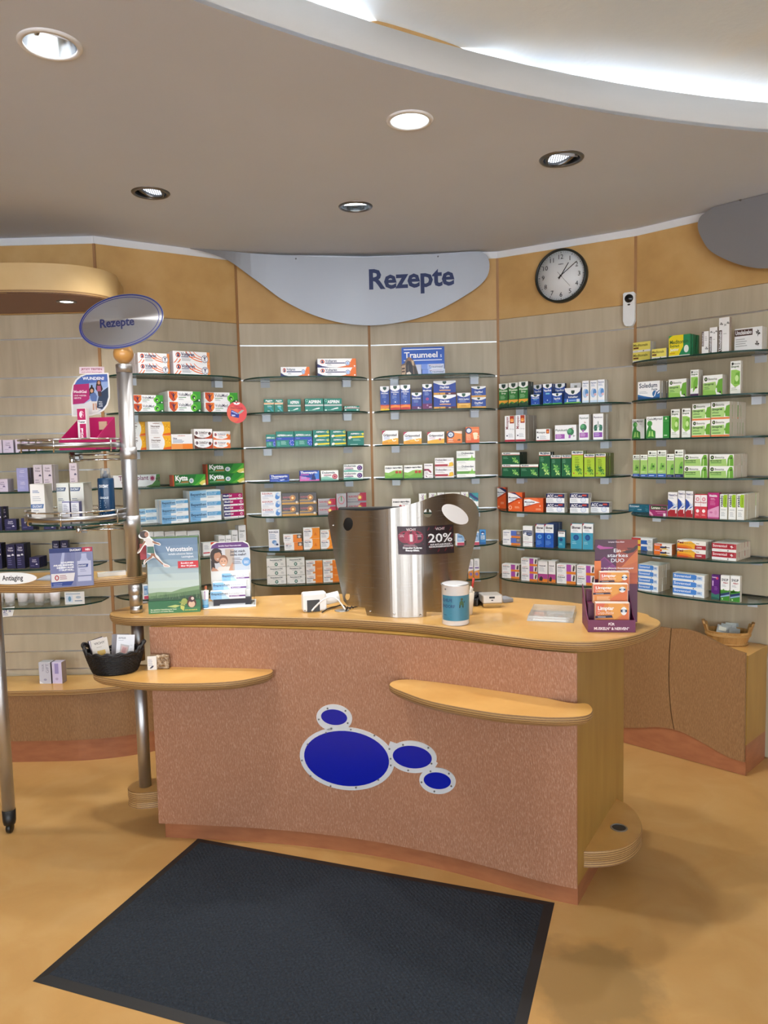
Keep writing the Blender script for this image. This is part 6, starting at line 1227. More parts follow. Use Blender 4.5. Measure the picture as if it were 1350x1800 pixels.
def front_art(mb, art, W, H, w, h, y=0.0, z0=0.0, tilt=0.0, order=0.0):
    """art in nominal W x H mapped on the front face of width w and height h (leaning back by tilt)"""
    c, s = math.cos(tilt), math.sin(tilt)
    art_mesh(mb, art, lambda x, yy, o: ((x / W - .5) * w, y - (o + order) * c + yy / H * h * s, z0 + yy / H * h * c + (o + order) * s))
    return mb
def lay(plan_fn): return plan_fn
EPS = 0.0004

# tall tube stand with table, swivel trays and oval sign
stand = empty('display_stand', (pole.x, pole.y, zf), 0, 'tubular steel display stand with wooden table, two ringed trays and oval sign', 'stand')
ST = Matrix.Translation(-stand.location)
def sb(mb, name, parent=None, **kw):
    mb.v = [tuple(ST @ Vector(v)) for v in mb.v]; return mb.build(name, parent or stand, **kw)
def pz(py): 
    return at_y(228, py, PD).z
TP = Matrix.Translation((pole.x, pole.y, 0))
zball = pz(622)
sb(MB().lathe([(.0262, zf + EPS), (.0262, ZL - .0368)], TUBE, TP, 32), 'lower_tube'); sb(MB().lathe([(.0262, ZL + EPS), (.0262, ZB - EPS)], TUBE, TP, 32), 'lower_tube'); sb(MB().lathe([(.0262, ZT + EPS), (.0262, pz(1064))], TUBE, TP, 32), 'lower_tube')
ZTAB = pz(1012.5)
sb(MB().lathe([(.0272, pz(1064) + .0003), (.0272, pz(1046)), (.0268, pz(1045.5)), (.0268, pz(1044)), (.0295, pz(1043.5)), (.0295, ZTAB - .0365)], TUBE, TP, 32), 'collar')
sb(MB().lathe([(.0318, ZTAB + .0005), (.0318, pz(655)), ], TUBE, TP, 36), 'upper_tube')
sb(MB().lathe([(.0335, pz(655)), (.0335, pz(641)), (.031, pz(640)), (.0, pz(640))], TUBE, TP, 36), 'cap')
for y0_, y1_ in ((807, 786), (930, 906)):
    sb(MB().lathe([(.0322, pz(y0_)), (.0352, pz(y0_) + .001), (.0352, pz(y1_) - .001), (.0322, pz(y1_))], TUBE, TP, 36, closed=True), 'collar')
BALLW = textured('ball_wood', (1, 1, 1), [(0.3, '#c08a48'), (0.7, '#d19c58')], .28, 9, 4, coat=.5)
sb(MB().lathe([(.041 * math.sin(a), zball - .041 * math.cos(a)) for a in (math.pi * k / 18 for k in range(19))], BALLW, TP, 36), 'ball')
# table
tpx = [(-200, 1019), (-120, 1024), (0, 1027.5), (60, 1028), (87, 1027.2), (130, 1023), (167, 1018.5), (210, 1015), (236, 1013), (252, 1010.5), (258, 1008), (256, 1006.3), (248, 1005.3), (210, 1004.3), (164, 1004), (64, 1006.5), (-60, 1010), (-200, 1012)]
tplan = smooth([(at_z(x, y, ZTAB).x, at_z(x, y, ZTAB).y) for x, y in tpx], 3)
sb(slab(tplan, ZTAB - .036, ZTAB, None, '', .004, under=.006), 'table_top')
lg = at_z(18, 1463, 0)
TL = Matrix.Translation((lg.x, lg.y, 0))
sb(MB().lathe([(.0265, .105), (.0265, ZTAB - .0365)], TUBE, TL, 32), 'leg')
cs_ = sb(MB().lathe([(.024, .04), (.027, .055), (.028, .1045)], BLACK, TL, 24), 'caster')
sb(MB().lathe([(.0, -.011), (.018, -.011), (.022, -.008), (.022, .008), (.018, .011), (0, .011)], BLACK, TL @ Matrix.Translation((0, 0, .0222)) @ Matrix.Rotation(math.pi / 2, 4, 'Y'), 24, closed=True), 'wheel', cs_)
# swivel trays
def tray(px0, px1, gz, rz_):
    c = at_y((px0 + px1) / 2, 800, 3.2); c.z = 0
    rr_ = ((px1 - px0) / 2) * 3.2 / FPX
    n = 56
    mb = MB(); t_ = [(c.x + rr_ * math.cos(a), c.y + rr_ * .93 * math.sin(a)) for a in (2 * math.pi * k / n for k in range(n))]
    mb.add([(x, y, gz) for x, y in t_], [tuple(range(n))], GLASS); mb.add([(x, y, gz - .007) for x, y in t_], [tuple(range(n - 1, -1, -1))], GLASS)
    mb.add([(x, y, gz) for x, y in t_] + [(x, y, gz - .007) for x, y in t_], [(k, n + k, n + (k + 1) % n, (k + 1) % n) for k in range(n)], GEDGE)
    g = sb(mb, 'glass_tray')
    rail = [(c.x + rr_ * 1.01 * math.cos(a), c.y + rr_ * .94 * math.sin(a), rz_) for a in (2 * math.pi * k / n for k in range(n))]
    sb(MB().tube(rail, .0038, CHROME, 8, True), 'guard_rail', g)
    ro = [(c.x + rr_ * 1.025 * math.cos(a), c.y + rr_ * .955 * math.sin(a)) for a in (2 * math.pi * k / n for k in range(n))]
    ri = [(c.x + rr_ * 1.015 * math.cos(a), c.y + rr_ * .945 * math.sin(a)) for a in (2 * math.pi * k / n for k in range(n))]
    vs = [(x, y, z) for z in (gz + .008, gz + .03) for x, y in ro] + [(x, y, z) for z in (gz + .008, gz + .03) for x, y in ri]
    fs = []
    for k in range(n):
        q = (k + 1) % n
        fs += [(k, q, n + q, n + k), (2 * n + q, 2 * n + k, 3 * n + k, 3 * n + q), (n + k, n + q, 3 * n + q, 3 * n + k), (q, k, 2 * n + k, 2 * n + q)]
    sb(MB().add(vs, fs, mat('satin_band', '#a9a9ab', .3, 1), True), 'guard_band', g)
    for a in (.3, 1.5, 2.7, 3.9, 4.75, 5.9):
        x, y = c.x + rr_ * 1.012 * math.cos(a), c.y + rr_ * .942 * math.sin(a)
        sb(MB().tube([(x, y, gz - .008), (x, y, rz_)], .0035, CHROME, 8), 'rail_post', g)
    hx, hy = c.x + .0, c.y - .0
    sb(MB().lathe([(.0, -.055), (.011, -.053), (.012, -.05), (.012, -.0075), (0, -.0075)], CHROME, Matrix.Translation((hx, hy, gz)), 20, closed=True), 'hub', g)
    for dz in (-.022, -.042):
        sb(MB().tube([(hx + .008, hy, gz + dz), (pole.x - .032, pole.y, gz + dz)], .0048, CHROME, 10), 'arm', g)
    return c, rr_
GZ1, GZ2 = 1.668, 1.372
cA_, rA_ = tray(42, 211, GZ1, 1.712)
cB_, rB_ = tray(46, 216, GZ2, 1.418)
# oval sign on top
so = at_y(213.5, 565, PD - .02)
roll_ = math.radians(12)
SM = Matrix.Translation(so) @ Matrix.Rotation(math.radians(-12), 4, 'X') @ Matrix(((1, 0, 0, 0), (0, 0, -1, 0), (0, 1, 0, 0), (0, 0, 0, 1)))
ax, ay = 73.5 * PD / FPX, 47.5 * PD / FPX
vs, fs = flat_shape([ell(0, 0, ax, ay, roll_, 64)], .004)
osn = sb(MB().add([SM @ Vector(v) for v in vs], fs, STEEL_O), 'oval_sign'); osn['label'] = 'brushed steel oval reading Rezepte'
ra_, rb_ = ax, ay
mb = MB()
def ringart(a, b, w, col):
    o_ = ell(0, 0, a, b, roll_, 64); i_ = ell(0, 0, a - w, b - w, roll_, 64); n = 64
    mb.add([SM @ Vector((x, y, .0024)) for x, y in o_ + i_], [(k, (k + 1) % n, n + (k + 1) % n, n + k) for k in range(n)], ink(col))
ringart(ax - .002, ay - .002, .0055, '#1f2f86')
o_ = ell(-.004, -.001, ax - .014, ay - .012, roll_, 64); i_ = ell(-.004, -.001, ax - .017, ay - .015, roll_, 64)
mb.add([SM @ Vector((x, y, .0024)) for x, y in o_ + i_], [(k, (k + 1) % 64, 64 + (k + 1) % 64, 64 + k) for k in range(64)], ink('#1f2f86'))
k_ = PD / FPX
art_mesh(mb, [T('Rezepte', -36 * k_, -11 * k_, 15 * k_, '#14205c', 59 * k_, .026, rot=4)], lambda x, y, o: SM @ Vector((x, y, .0024 + o)))
sb(mb, 'sign_print', osn)
sb(MB().tube([(pole.x, pole.y - .005, zball + .035), (so.x, so.y + .004, so.z - .06)], .006, CHROME, 8), 'sign_stem')

# counter pamphlet and product displays ------------------------------------
M, w, h = upright(258.5, 349, 946.5, 1077.5, ZT, math.radians(7))
vd = thing('sales_display', M, 'tall meadow and sky cardboard display with white lettering on the counter', 'display')
mb = MB().box(-w / 2, .012, EPS, w / 2, .085, h, ink('#4a6a48')); mb.box(-w / 2 - .001, 0, EPS, w / 2 + .001, .012, h * .165, ink('#2f6a44')); mb.build('box', vd)
sky = []
cols = ['#66809e', '#6f89a6', '#7d97b0', '#90a8ba', '#a4b9c2', '#b6c8ca', '#bfd0cc', '#b8cac0', '#9fb6a0']
for i, c_ in enumerate(cols): sky.append(R(0, 148 - (i + 1) * 14.0, 100, 148 - i * 14.0, c_))
r_ = random.Random(5)
grass = [P([(0, 24), (0, 40), (20, 42), (45, 41), (65, 47), (85, 50), (100, 52), (100, 24)], '#7d9c74'), P([(0, 24), (0, 34), (30, 36), (60, 39), (100, 44), (100, 24)], '#5f7f58'), P([(0, 24), (0, 29), (50, 31), (100, 35), (100, 24)], '#3c5a42')]
for i in range(70):
    x = r_.uniform(0, 99); y0_ = r_.uniform(25, 34); l = r_.uniform(5, 12); dx = r_.uniform(-2, 2)
    grass.append(P([(x, y0_), (x + .7, y0_), (min(99.5, max(0.3, x + dx)), y0_ + l)], r_.choice(['#4f7550', '#6f9068', '#34523c', '#88a67c'])))
txt = [T('Venostasin', 38, 122, 9.5, W_, 52, .02), T('verleiht schweren Beinen', 42, 115, 3.6, '#e4eaf0', 48, .02), T('Leichtigkeit.', 68, 109, 3.6, '#e4eaf0', 24, .02),
       R(60, 88, 100, 102, '#c8303c'), T('Bewährt seit', 66, 96.5, 3.2, W_, 24, .03), T('über 90 Jahren.', 66, 91, 3.2, W_, 30, .03)]
mb = MB(); front_art(mb, [P(a[1], a[2]) if a[0] == 'P' else a for a in sky] + grass + txt, 100, 148, w, h, .012); mb.build('picture', vd)
base_art = [R(0, 0, 100, 24, '#2f6e48'), R(0, 0, 100, 10, '#3f7f52'), T('Zur natürlichen Unterstützung der Venen', 4, 6.5, 2.4, '#dfe8d0', 50, .02), T('bei schweren und müden Beinen', 4, 2.6, 2.4, '#dfe8d0', 44, .02), T('www.venostasin.de', 70, 4, 2.2, '#dfe06a', 24, .02)]
lv = [P([(36, 13), (52, 16), (62, 14), (52, 10)], '#b8c87a'), P([(62, 15), (70, 12), (68, 3), (62, 8)], '#c2c86a'), *leafy(68, 19, 9, '#8f9c50', '#b0b868', 7, 4), CI(70, 22, 6, '#9aa858'), CI(84, 18, 9, '#5a3028'), CI(84, 16, 6.5, '#d8b8a0'), CI(84, 26, 6, '#4a2a34'), CI(86, 27, 3, '#d8c8c0')]
mb = MB(); front_art(mb, base_art + lv, 100, 24, w + .002, h * .165, 0); mb.build('base_print', vd)
side = MB()
art_mesh(side, [CI(20, 122, 9, '#cfd8cc', 13), CI(40, 100, 9, '#b8c8b0', 13), CI(26, 60, 8, '#c8d4c4', 14), CI(46, 88, 4, '#2a4030', 8)], lambda x, y, o: (w / 2 + o, .012 + .073 * x / 60, y / 148 * h)); side.build('side_print', vd)
# cut-out dancer fixed to the left edge: a flat printed card
def scr(px, py, M_, off=0.0):
    inv = M_.inverted(); p0 = M_ @ Vector((0, off, 0)); n3 = (M_.to_3x3() @ Vector((0, 1, 0)))
    q = inv @ on_plane(px, py, p0, n3); return (q.x, q.z)
def crop(pts, ox, oy, s): return [(ox + x / s, oy + y / s) for x, y in pts]
def figure(parent, M_, off, ox, oy, s, outline, items, name):
    vs, fs = flat_shape([[scr(*p, M_, off) for p in smooth(crop(outline, ox, oy, s), 3)]], .002)
    f_ = MB().add([(x, off + z - .001, y) for x, y, z in vs], [t[::-1] for t in fs], CARDW)
    o = f_.build(name, parent)
    mb = MB()
    for i, (pts, col) in enumerate(items):
        q = [scr(*p, M_, off) for p in crop(pts, ox, oy, s)]
        mb.add([(x, off - .0022 - i * .00006, y) for x, y in q], [tuple(range(len(q)))], ink(col))
    mb.build('print', o); return o
OX, OY, S_ = 220, 900, 5.625
out = [(150, 210), (175, 185), (210, 182), (238, 205), (240, 240), (262, 262), (290, 290), (340, 305), (352, 325), (335, 332), (290, 318), (285, 345), (300, 410), (330, 440), (375, 500), (425, 520), (445, 538), (430, 546), (385, 542), (370, 515), (300, 455), (262, 462), (215, 490), (195, 520), (182, 512), (190, 480), (255, 430), (215, 405), (218, 340), (190, 330), (150, 395), (125, 410), (122, 398), (150, 350), (185, 290), (180, 265), (150, 262), (132, 235)]
SKIN, HAIR = '#97664e', '#3c2a26'
items = [(ell(188, 222, 44, 36, 0, 16), HAIR), (ell(212, 222, 20, 26, 0, 16), '#a87660'), ([(205, 214), (222, 216), (214, 222)], '#4a3430'), ([(190, 262), (240, 258), (275, 290), (282, 340), (222, 342), (205, 300)], '#d8d2d0'), ([(220, 342), (283, 340), (292, 408), (216, 405)], '#3f6a60'),
         ([(190, 285), (205, 292), (150, 372), (128, 404), (126, 396), (150, 350)], SKIN), ([(270, 284), (340, 312), (346, 324), (290, 312), (272, 300)], SKIN), ([(252, 408), (292, 408), (305, 445), (382, 515), (370, 520), (295, 450)], SKIN), ([(258, 410), (285, 412), (262, 455), (210, 482), (194, 510), (188, 505), (200, 478), (250, 435)], SKIN), ([(378, 512), (436, 534), (428, 542), (388, 538)], '#d8b8b0'), ([(196, 488), (202, 496), (190, 514), (186, 508)], '#d8b8b0')]
figure(vd, M, -.012, OX, OY, S_, out, items, 'cutout_figure')
q0 = scr(251, 970, M, .05)
MB().box(q0[0] - .008, .03, h * .72, q0[0] + .022, .032, h * .93, ink('#a8303a')).build('side_flap', vd)

# ointment display with poster
M, w, h = upright(368, 440, 957, 1066, ZT, math.radians(9))
bd = thing('sales_display', M, 'white ointment display with mother and child poster, stepped pale blue boxes', 'display')
hw_ = w / 2
pp = smooth([(-hw_, 0.0), (-hw_, h * .88), (-hw_ + .012, h * .97), (-hw_ + .03, h), (hw_ - .03, h), (hw_ - .012, h * .97), (hw_, h * .88), (hw_, 0)], 3)
pp = [(-hw_, 0.001), (-hw_, h * .9), (-hw_ + .006, h * .96), (-hw_ + .022, h), (hw_ - .022, h), (hw_ - .006, h * .96), (hw_, h * .9), (hw_, .001)]
vs, fs = flat_shape([pp], .003)
YB = .10
MB().add([(x, YB + z, y) for x, y, z in vs], [t[::-1] for t in fs], CARDW).build('poster_card', bd)
H_ = 118
art = [P([(1, 104), (4, 112), (14, 117), (66, 117), (76, 112), (79, 104), (79, 106), (1, 106)], '#5a2a72'), R(1, 62, 79, 106, '#c8c8d0'), R(40, 62, 79, 106, '#c2cbd8'), R(30, 62, 48, 104, '#b8a89c'),
       CI(12, 92, 12, '#3a2620', 15), CI(15, 90, 7.5, '#b98468', 9.5), P([(1, 62), (1, 84), (8, 78), (10, 62)], '#2e201e'), P([(6, 96), (24, 100), (20, 104), (8, 103)], '#30201c'), P([(12, 86), (18, 86), (15, 84.4)], W_),
       CI(26, 82, 9, '#8a5c44', 11), CI(26, 79, 7.6, '#d0a084', 9), P([(22, 75), (30, 75), (26, 72.5)], W_), CI(23, 81, 1, '#3a2620'), CI(29, 81, 1, '#3a2620'), P([(10, 62), (16, 70), (40, 70), (44, 62)], '#e2d6ce'), P([(36, 62), (40, 72), (44, 78), (46, 76), (44, 66), (46, 62)], '#c89478'), P([(1, 62), (4, 70), (12, 66), (16, 62)], '#c08a70'),
       T('Juckt mich', 40, 97, 4.6, '#2c2c44', 30, .03), T('nicht mehr!', 40, 90.5, 4.6, '#2c2c44', 32, .03), LN(44, 85, 24, 2, 3, '#4a4a60', 1), LN(44, 78, 22, 2, 3, '#4a4a60', 1), CI(72, 78, 8.5, '#6fa0d4'), T('3-fach', 72, 78, 2.2, W_, 10, .02, al='c'), T('Effekt', 72, 74.8, 2.2, W_, 9, .02, al='c'), T('Sensible Haut? Neurodermitis?', 40, 109.4, 2.6, '#d8c8e4', 46, .03, al='c')]
mb = MB(); front_art(mb, art, 80, H_, w, h, YB - .0018); mb.build('poster_print', bd)
# base plate, leaflet slot, acrylic sides
MB().box(-hw_ - .028, -.042, EPS, hw_ + .02, .115, .005, WPLAST).build('base_plate', bd, bevel=.002)
mb = MB().box(hw_ + .012, -.02, .005, hw_ + .0145, .10, .085, ACRYL); mb.build('acrylic_side', bd)
MB().box(-hw_ + .012, .004, .005, hw_ - .002, .06, .034, mat('slot_dark', '#2a2630', .5)).build('leaflet_slot', bd)
design('sens', 345, 105, '#eef1f4', '#dfe6ec', '', [R(0, 0, 110, 105, '#8cc0e6'), P([(110, 0), (190, 0), (110, 105)], '#b8d8ee'), T('Bepanthen', 8, 60, 25, '#24385e', 165, .02), T('Sensiderm', 180, 60, 21, '#8a98b4', 140), R(10, 50, 170, 53, '#3a5a9a'), R(185, 26, 345, 46, '#6a3a86'), T('BEI JUCKREIZ', 195, 31, 11, '#e8dcf0', 90, .02), LN(14, 24, 60, 2, 9, '#7a9ac0')])
def on_local(root_M, name, key, x0, x1, z0, hh, y, d, label, group):
    M2 = root_M @ Matrix.Translation(((x0 + x1) / 2, y, z0))
    return carton(key, M2, x1 - x0, d, hh, label, group, name)
for (pl_, pr_, pt_, pb_, yy, wd) in ((370, 431.5, 1038.5, 1056.5, -.004, 'front lowest'), (374, 433, 1023, 1038.5, .03, 'middle'), (390, 438, 1007, 1021, .064, 'rear highest')):
    a = scr(pl_, (pt_ + pb_) / 2, M, yy); b = scr(pr_, (pt_ + pb_) / 2, M, yy); t_ = scr((pl_ + pr_) / 2, pt_, M, yy)
    z0_ = .0344 if wd[0] == 'f' else .0344
    zz = scr((pl_ + pr_) / 2, pb_, M, yy)[1] if wd[0] != 'f' else .0344
    zz = max(zz, .0344)
    if wd[0] != 'f':   # riser under the upper boxes
        MB().box(-hw_ + .014, yy + .001, .0346, hw_ - .004, yy + .032, zz - .0003, WPLAST).build('riser', bd)
    on_local(M, 'ointment_carton', 'sens', a[0], b[0], zz + .0003, t_[1] - zz - .0006, yy, .03, 'pale blue ointment carton, %s of three, in the mother and child display' % wd, 'ointment boxes in the counter display')
for i, x in enumerate((-.3, 0, .2)):
    pass
lf = MB().box(-.055, -.03, 0, .055, .02, .002, CARDW); lf.box(-.053, -.032, .002, .056, .018, .004, mat('leaflet', '#cfd2d8', .5))
tag(lf.build('leaflet_stack', T=M @ Matrix.Translation((.006, -.006, .0055)) @ Matrix.Rotation(math.radians(9), 4, 'X')), 'grey leaflets lying in the slot of the ointment display', 'leaflet')
tp = scr(359.5, 1064, M, -.02)
TT = M @ Matrix.Translation((tp[0] + .004, -.02, .005))
tb = thing('ointment_tube', TT, 'small white and blue ointment tube standing on its cap', 'tube')
MB().lathe([(.013, EPS), (.0135, .002), (.0135, .013), (.011, .014)], mat('tube_cap', '#5f9ac8', .35), n=20).build('cap', tb)
vs = []; fs = []
for j in range(9):
    u = j / 8; z = .0142 + .062 * u
    for k in range(20):
        a = 2 * math.pi * k / 20; vs.append((.0125 * math.cos(a) * (1 + .35 * u), .0125 * math.sin(a) * (1 - .93 * u), z))
for j in range(8):
    for k in range(20): fs.append((j * 20 + k, j * 20 + (k + 1) % 20, (j + 1) * 20 + (k + 1) % 20, (j + 1) * 20 + k))
fs.append(tuple(160 + k for k in range(20)))
mbt = MB(); mbt.add(vs, [f for i, f in enumerate(fs) if i < 60], mat('tube_blue', '#8ec2e6', .35), True); mbt.add(vs, fs[60:], WPLAST, True); mbt.build('body', tb)
art_t = MB(); art_mesh(art_t, [P([(-3, 20), (2, 20), (2, 62), (-3, 62)], '#8a4a90'), T('Bepanthen', .2, 22, 3, W_, 36, .02, rot=90)], lambda x, y, o: (x * .001, -.0165 + .00018 * y - o - .0006, .0142 + y * .00095)); art_t.build('print', tb)
sq = scr(360.5, 1016, M, .03)
mb = MB().box(-.005, 0, .005, .005, .001, .095, ink('#d8d0c8')); front_art(mb, [R(0, 0, 10, 12, '#e0703a'), R(0, 14, 10, 24, '#e8b8a8'), R(0, 25, 10, 30, '#e07a4a'), R(3, 16, 7, 22, '#c85a3a')], 10, 30, .01, .09, 0, .005)
mb.build('orange_strip', bd, loc=(tp[0] + .006, .012, 0))

# card terminal with cables
M, w, h = upright(532.5, 574.5, 1042.5, 1075.5, ZT, math.radians(14))
ct = thing('card_terminal', M, 'small white device with dark front panel and looped white cable', 'terminal')
MB().box(-w / 2, 0, EPS, w / 2, .055, h, WPLAST).build('housing', ct, bevel=.008)
MB().box(-w * .33, -.0015, EPS, w * .2, .004, h * .64, DARK).build('front_panel', ct, bevel=.001)
MB().box(-w * .44, -.0005, h * .07, -w * .41, .001, h * .14, BLACK).build('indicator', ct)
MB().lathe([(.0, 0), (.022, 0), (.024, .004), (.024, .06), (.0, .062)], WPLAST, Matrix.Translation((w * .5 + .001, .045, .04)) @ Matrix.Rotation(math.radians(80), 4, 'Y'), 24, closed=True).build('paper_roll_cover', ct)
ca = [(548, 1074.3), (552, 1069), (561, 1060), (570, 1053), (580, 1049.5), (588, 1050), (595, 1055), (601, 1063), (607, 1072)]
pth = []
for i, (x, y) in enumerate(ca):
    u = i / (len(ca) - 1); yd = 3.08 + (-.012 if i == 0 else 0) - .02 * u
    q = at_y(x, y, yd); q.z = max(q.z, ZT + .004); pth.append(q)
pth2 = []
for i in range(len(pth) - 1):
    for j in range(4): pth2.append(pth[i].lerp(pth[i + 1], j / 4))
pth2.append(pth[-1])
inv = M.inverted()
MB().tube([inv @ q for q in pth2], .0036, WPLAST, 8).build('cable', ct)
gp = at_z(601, 1073.5, ZT)
gr = MB().lathe([(0, .0003), (.03, .0003), (.031, .002), (.027, .003), (.0, .003)], ALU_D, Matrix.Translation(gp), 32, closed=True)
tag(gr.build('cable_grommet'), 'round grey cable grommet let into the counter top', 'grommet')
kp = [at_z(x, y, ZT + .004) for x, y in ((566, 1076), (576, 1072), (588, 1066.5), (598, 1065), (607, 1066.5), (611, 1070), (616, 1069), (628, 1066), (642, 1067), (655, 1066))]
kk = smooth([(p.x, p.y) for p in kp], 4, False)
cb_ = MB().tube([(x, y, ZT + .0035 + .005 * math.sin(i * .35) ** 2) for i, (x, y) in enumerate(kk)], .0026, BLACK, 8)
kn = at_z(613, 1071, ZT + .01)
cb_.tube([kn + Vector((-.012, 0, -.006)), kn + Vector((-.004, .004, .01)), kn + Vector((.006, -.004, .002)), kn + Vector((.012, .003, .012)), kn + Vector((.02, 0, .004))], .0036, BLACK, 8)
tag(cb_.build('power_cable'), 'thin black cable knotted beside the cable grommet', 'cable')

# curved steel privacy screen
XC, Y0_, KQ = .088, 3.0, 2.0
def scr_pt(px, py):
    r = ray(px, py); a = KQ * r.x * r.x; b = -2 * KQ * XC * r.x - r.y; c = Y0_ + KQ * XC * XC
    if abs(a) < 1e-9: t = -c / b
    else:
        D_ = b * b - 4 * a * c
        t = (-b - math.sqrt(max(D_, 0))) / (2 * a)
    return r.x * t, EYE + r.z * t
def scr_map(x, z, o=0.0):
    t = Vector((1, 2 * KQ * (x - XC), 0)).normalized()
    return Vector((x, Y0_ + KQ * (x - XC) ** 2, z)) + Vector((t.y, -t.x, 0)) * o
SX = lambda l: [(500 + x / 3.375, 860 + y / 3.375) for x, y in l]
out = SX([(258, 165), (262, 145), (275, 130), (300, 123), (360, 123), (450, 128), (550, 124), (640, 112), (720, 97), (800, 73), (870, 48), (930, 32), (1000, 25), (1060, 35), (1110, 62), (1140, 100), (1153, 150), (1150, 200), (1140, 260), (1125, 330), (1105, 410), (1090, 480), (1078, 540), (1066, 600), (1056, 660), (1045, 700), (1020, 728), (842, 728)])
out_lo = SX([(842, 765), (770, 764), (700, 762), (600, 756), (540, 750), (490, 742), (478, 702), (420, 694), (375, 690), (352, 662), (345, 630), (330, 560), (310, 460), (290, 360), (272, 260)])
zb_ = ZT + .0008
O = [scr_pt(*p) for p in smooth(out, 3, False)]
lo_pts = []
for i, p in enumerate(out_lo):
    x, z = scr_pt(*p)
    if i < 6: z = zb_
    lo_pts.append((x, max(z, zb_)))
O = O + lo_pts
hole_px = [((612, 921.3), 8.6, 11.8), ((751.8, 902), 7.2, 7.5), ((611, 1048.5), 4.2, 6.6)]
holes = [[scr_pt(*p) for p in ell(c[0], c[1], rx, ry, .15 if i != 1 else -.4, 22)] for i, (c, rx, ry) in enumerate(hole_px)]
cut = SX([(1003, 262), (1030, 262), (1060, 275), (1077, 300), (1076, 330), (1060, 343), (1030, 346), (1008, 334)])
holes.append([scr_pt(*p) for p in cut])
vs, fs = flat_shape([O] + holes, .002, 70)
scn = empty('privacy_screen', scr_map(XC, ZT), 0, 'large curved brushed steel privacy screen standing on the counter', 'screen')
IT = Matrix.Translation(-scn.location)
mb = MB().add([scr_map(x, y, z) for x, y, z in vs], fs, STEEL, False)
so_ = bbuild(mb, 'steel_sheet', scn, IT)
for p in so_.data.polygons: p.use_smooth = False
# white oval label plate let into the upper right wing
wp = [scr_pt(*p) for p in ell(799.5, 904, 25.8, 13.8, .55, 40)]
vs, fs = flat_shape([wp], .001, 10)
bbuild(MB().add([scr_map(x, y, z + .0016) for x, y, z in vs], fs, mat('frosted_white', '#f2f2f4', .5)), 'oval_window', scn, IT)
for p in SX([(292, 214), (510, 724), (652, 740), (806, 746)]):
    x, z = scr_pt(*p); bbuild(MB().tube([scr_map(x, z, .001), scr_map(x, z, .005)], [.0045, .003], CHROME, 10), 'bolt', scn, IT)
# poster sticker
pq = SX([(668, 220), (833, 214), (1000, 208), (1005, 376), (836, 381), (676, 386)])
q = [scr_pt(*p) for p in pq]
(xa, za), (xm, zm), (xb, zb2), (xc, zc2), (xd, zd2), (xe, ze) = q
def sq_map(x, y, o):   # x 0..200, y 0..100
    u, v = x / 200, y / 100
    xt = xa + (xb - xa) * u; zt_ = za + (zb2 - za) * u; xl_ = xe + (xc - xe) * u; zl_ = ze + (zc2 - ze) * u
    return scr_map(xl_ + (xt - xl_) * v, zl_ + (zt_ - zl_) * v, .0014 + o)
def strips(x0, y0, x1, y1, col, n=6):
    return [R(x0 + (x1 - x0) * i / n, y0, x0 + (x1 - x0) * (i + 1) / n, y1, col) for i in range(n)]
art = strips(0, 0, 98, 100, '#3a2a34') + strips(98, 0, 200, 100, '#241a20') + [CI(26, 62, 24, '#8a2440', 22), CI(66, 62, 24, '#8a2440', 22), CI(46, 62, 24, '#a02c4a', 26), R(6, 36, 90, 40, '#6a2438')]
for i, (x, y) in enumerate(((106, 88), (130, 92), (160, 90), (186, 84), (104, 60), (190, 60), (112, 22), (140, 12), (166, 14), (190, 20), (186, 40), (106, 38))):
    art.append(P([(x, y - 5), (x + 5, y), (x + 7, y + 8), (x + 3, y + 7), (x + 1, y + 1), (x - 3, y - 3)], '#6a1c2c'))
art += [T('VICHY', 48, 84, 9, '#f0e4e8', 34, .01, al='c'), R(38, 50, 56, 70, '#c8486a'), R(42, 46, 52, 72, '#d8d0d4'), T('-37%', 6, 62, 6, '#e8c8d0', 16, .01), T('-30%', 66, 62, 6, '#e8c8d0', 16, .01), LN(4, 70, 30, 1, 4, '#c88a98', 1.4), LN(62, 70, 30, 1, 4, '#c88a98', 1.4), LN(20, 33, 56, 2, 4, '#c89aa8', 1.6), T('Doppelter Kollagen', 50, 21, 6, W_, 66, .04, al='c'), T('Beauty-Effekt.', 50, 12, 6, W_, 48, .04, al='c'),
        T('VICHY', 150, 84, 9, '#f0e4e8', 34, .01, al='c'), T('20%', 150, 42, 30, W_, 88, .015, al='c'), T('AUF ANTI-AGE PFLEGE +', 152, 31, 5.4, W_, 80, .03, al='c'), T('NAHRUNGSERGÄNZUNG', 152, 23.5, 5.4, W_, 88, .03, al='c')]
mb = MB(); art_mesh(mb, art, sq_map, step=.00004); bbuild(mb, 'sticker', scn, IT)
# dark monitor standing behind the screen
mc = at_z(650, 1052, ZT); mo = Vector((-.03, 3.34, ZT))
mn = thing('monitor', Matrix.Translation(mo) @ Matrix.Rotation(math.radians(-6), 4, 'Z'), 'black monitor hidden behind the steel privacy screen', 'monitor')
mz = at_y(660, 891.5, 3.30).z - ZT
MB().box(-.17, -.03, .1, .17, .0, mz, BLACK).build('panel', mn, bevel=.006)
MB().box(-.03, .0, .02, .03, .03, .3, BLACK).build('neck', mn); MB().box(-.1, -.07, EPS, .1, .09, .02, BLACK).build('foot', mn, bevel=.004)

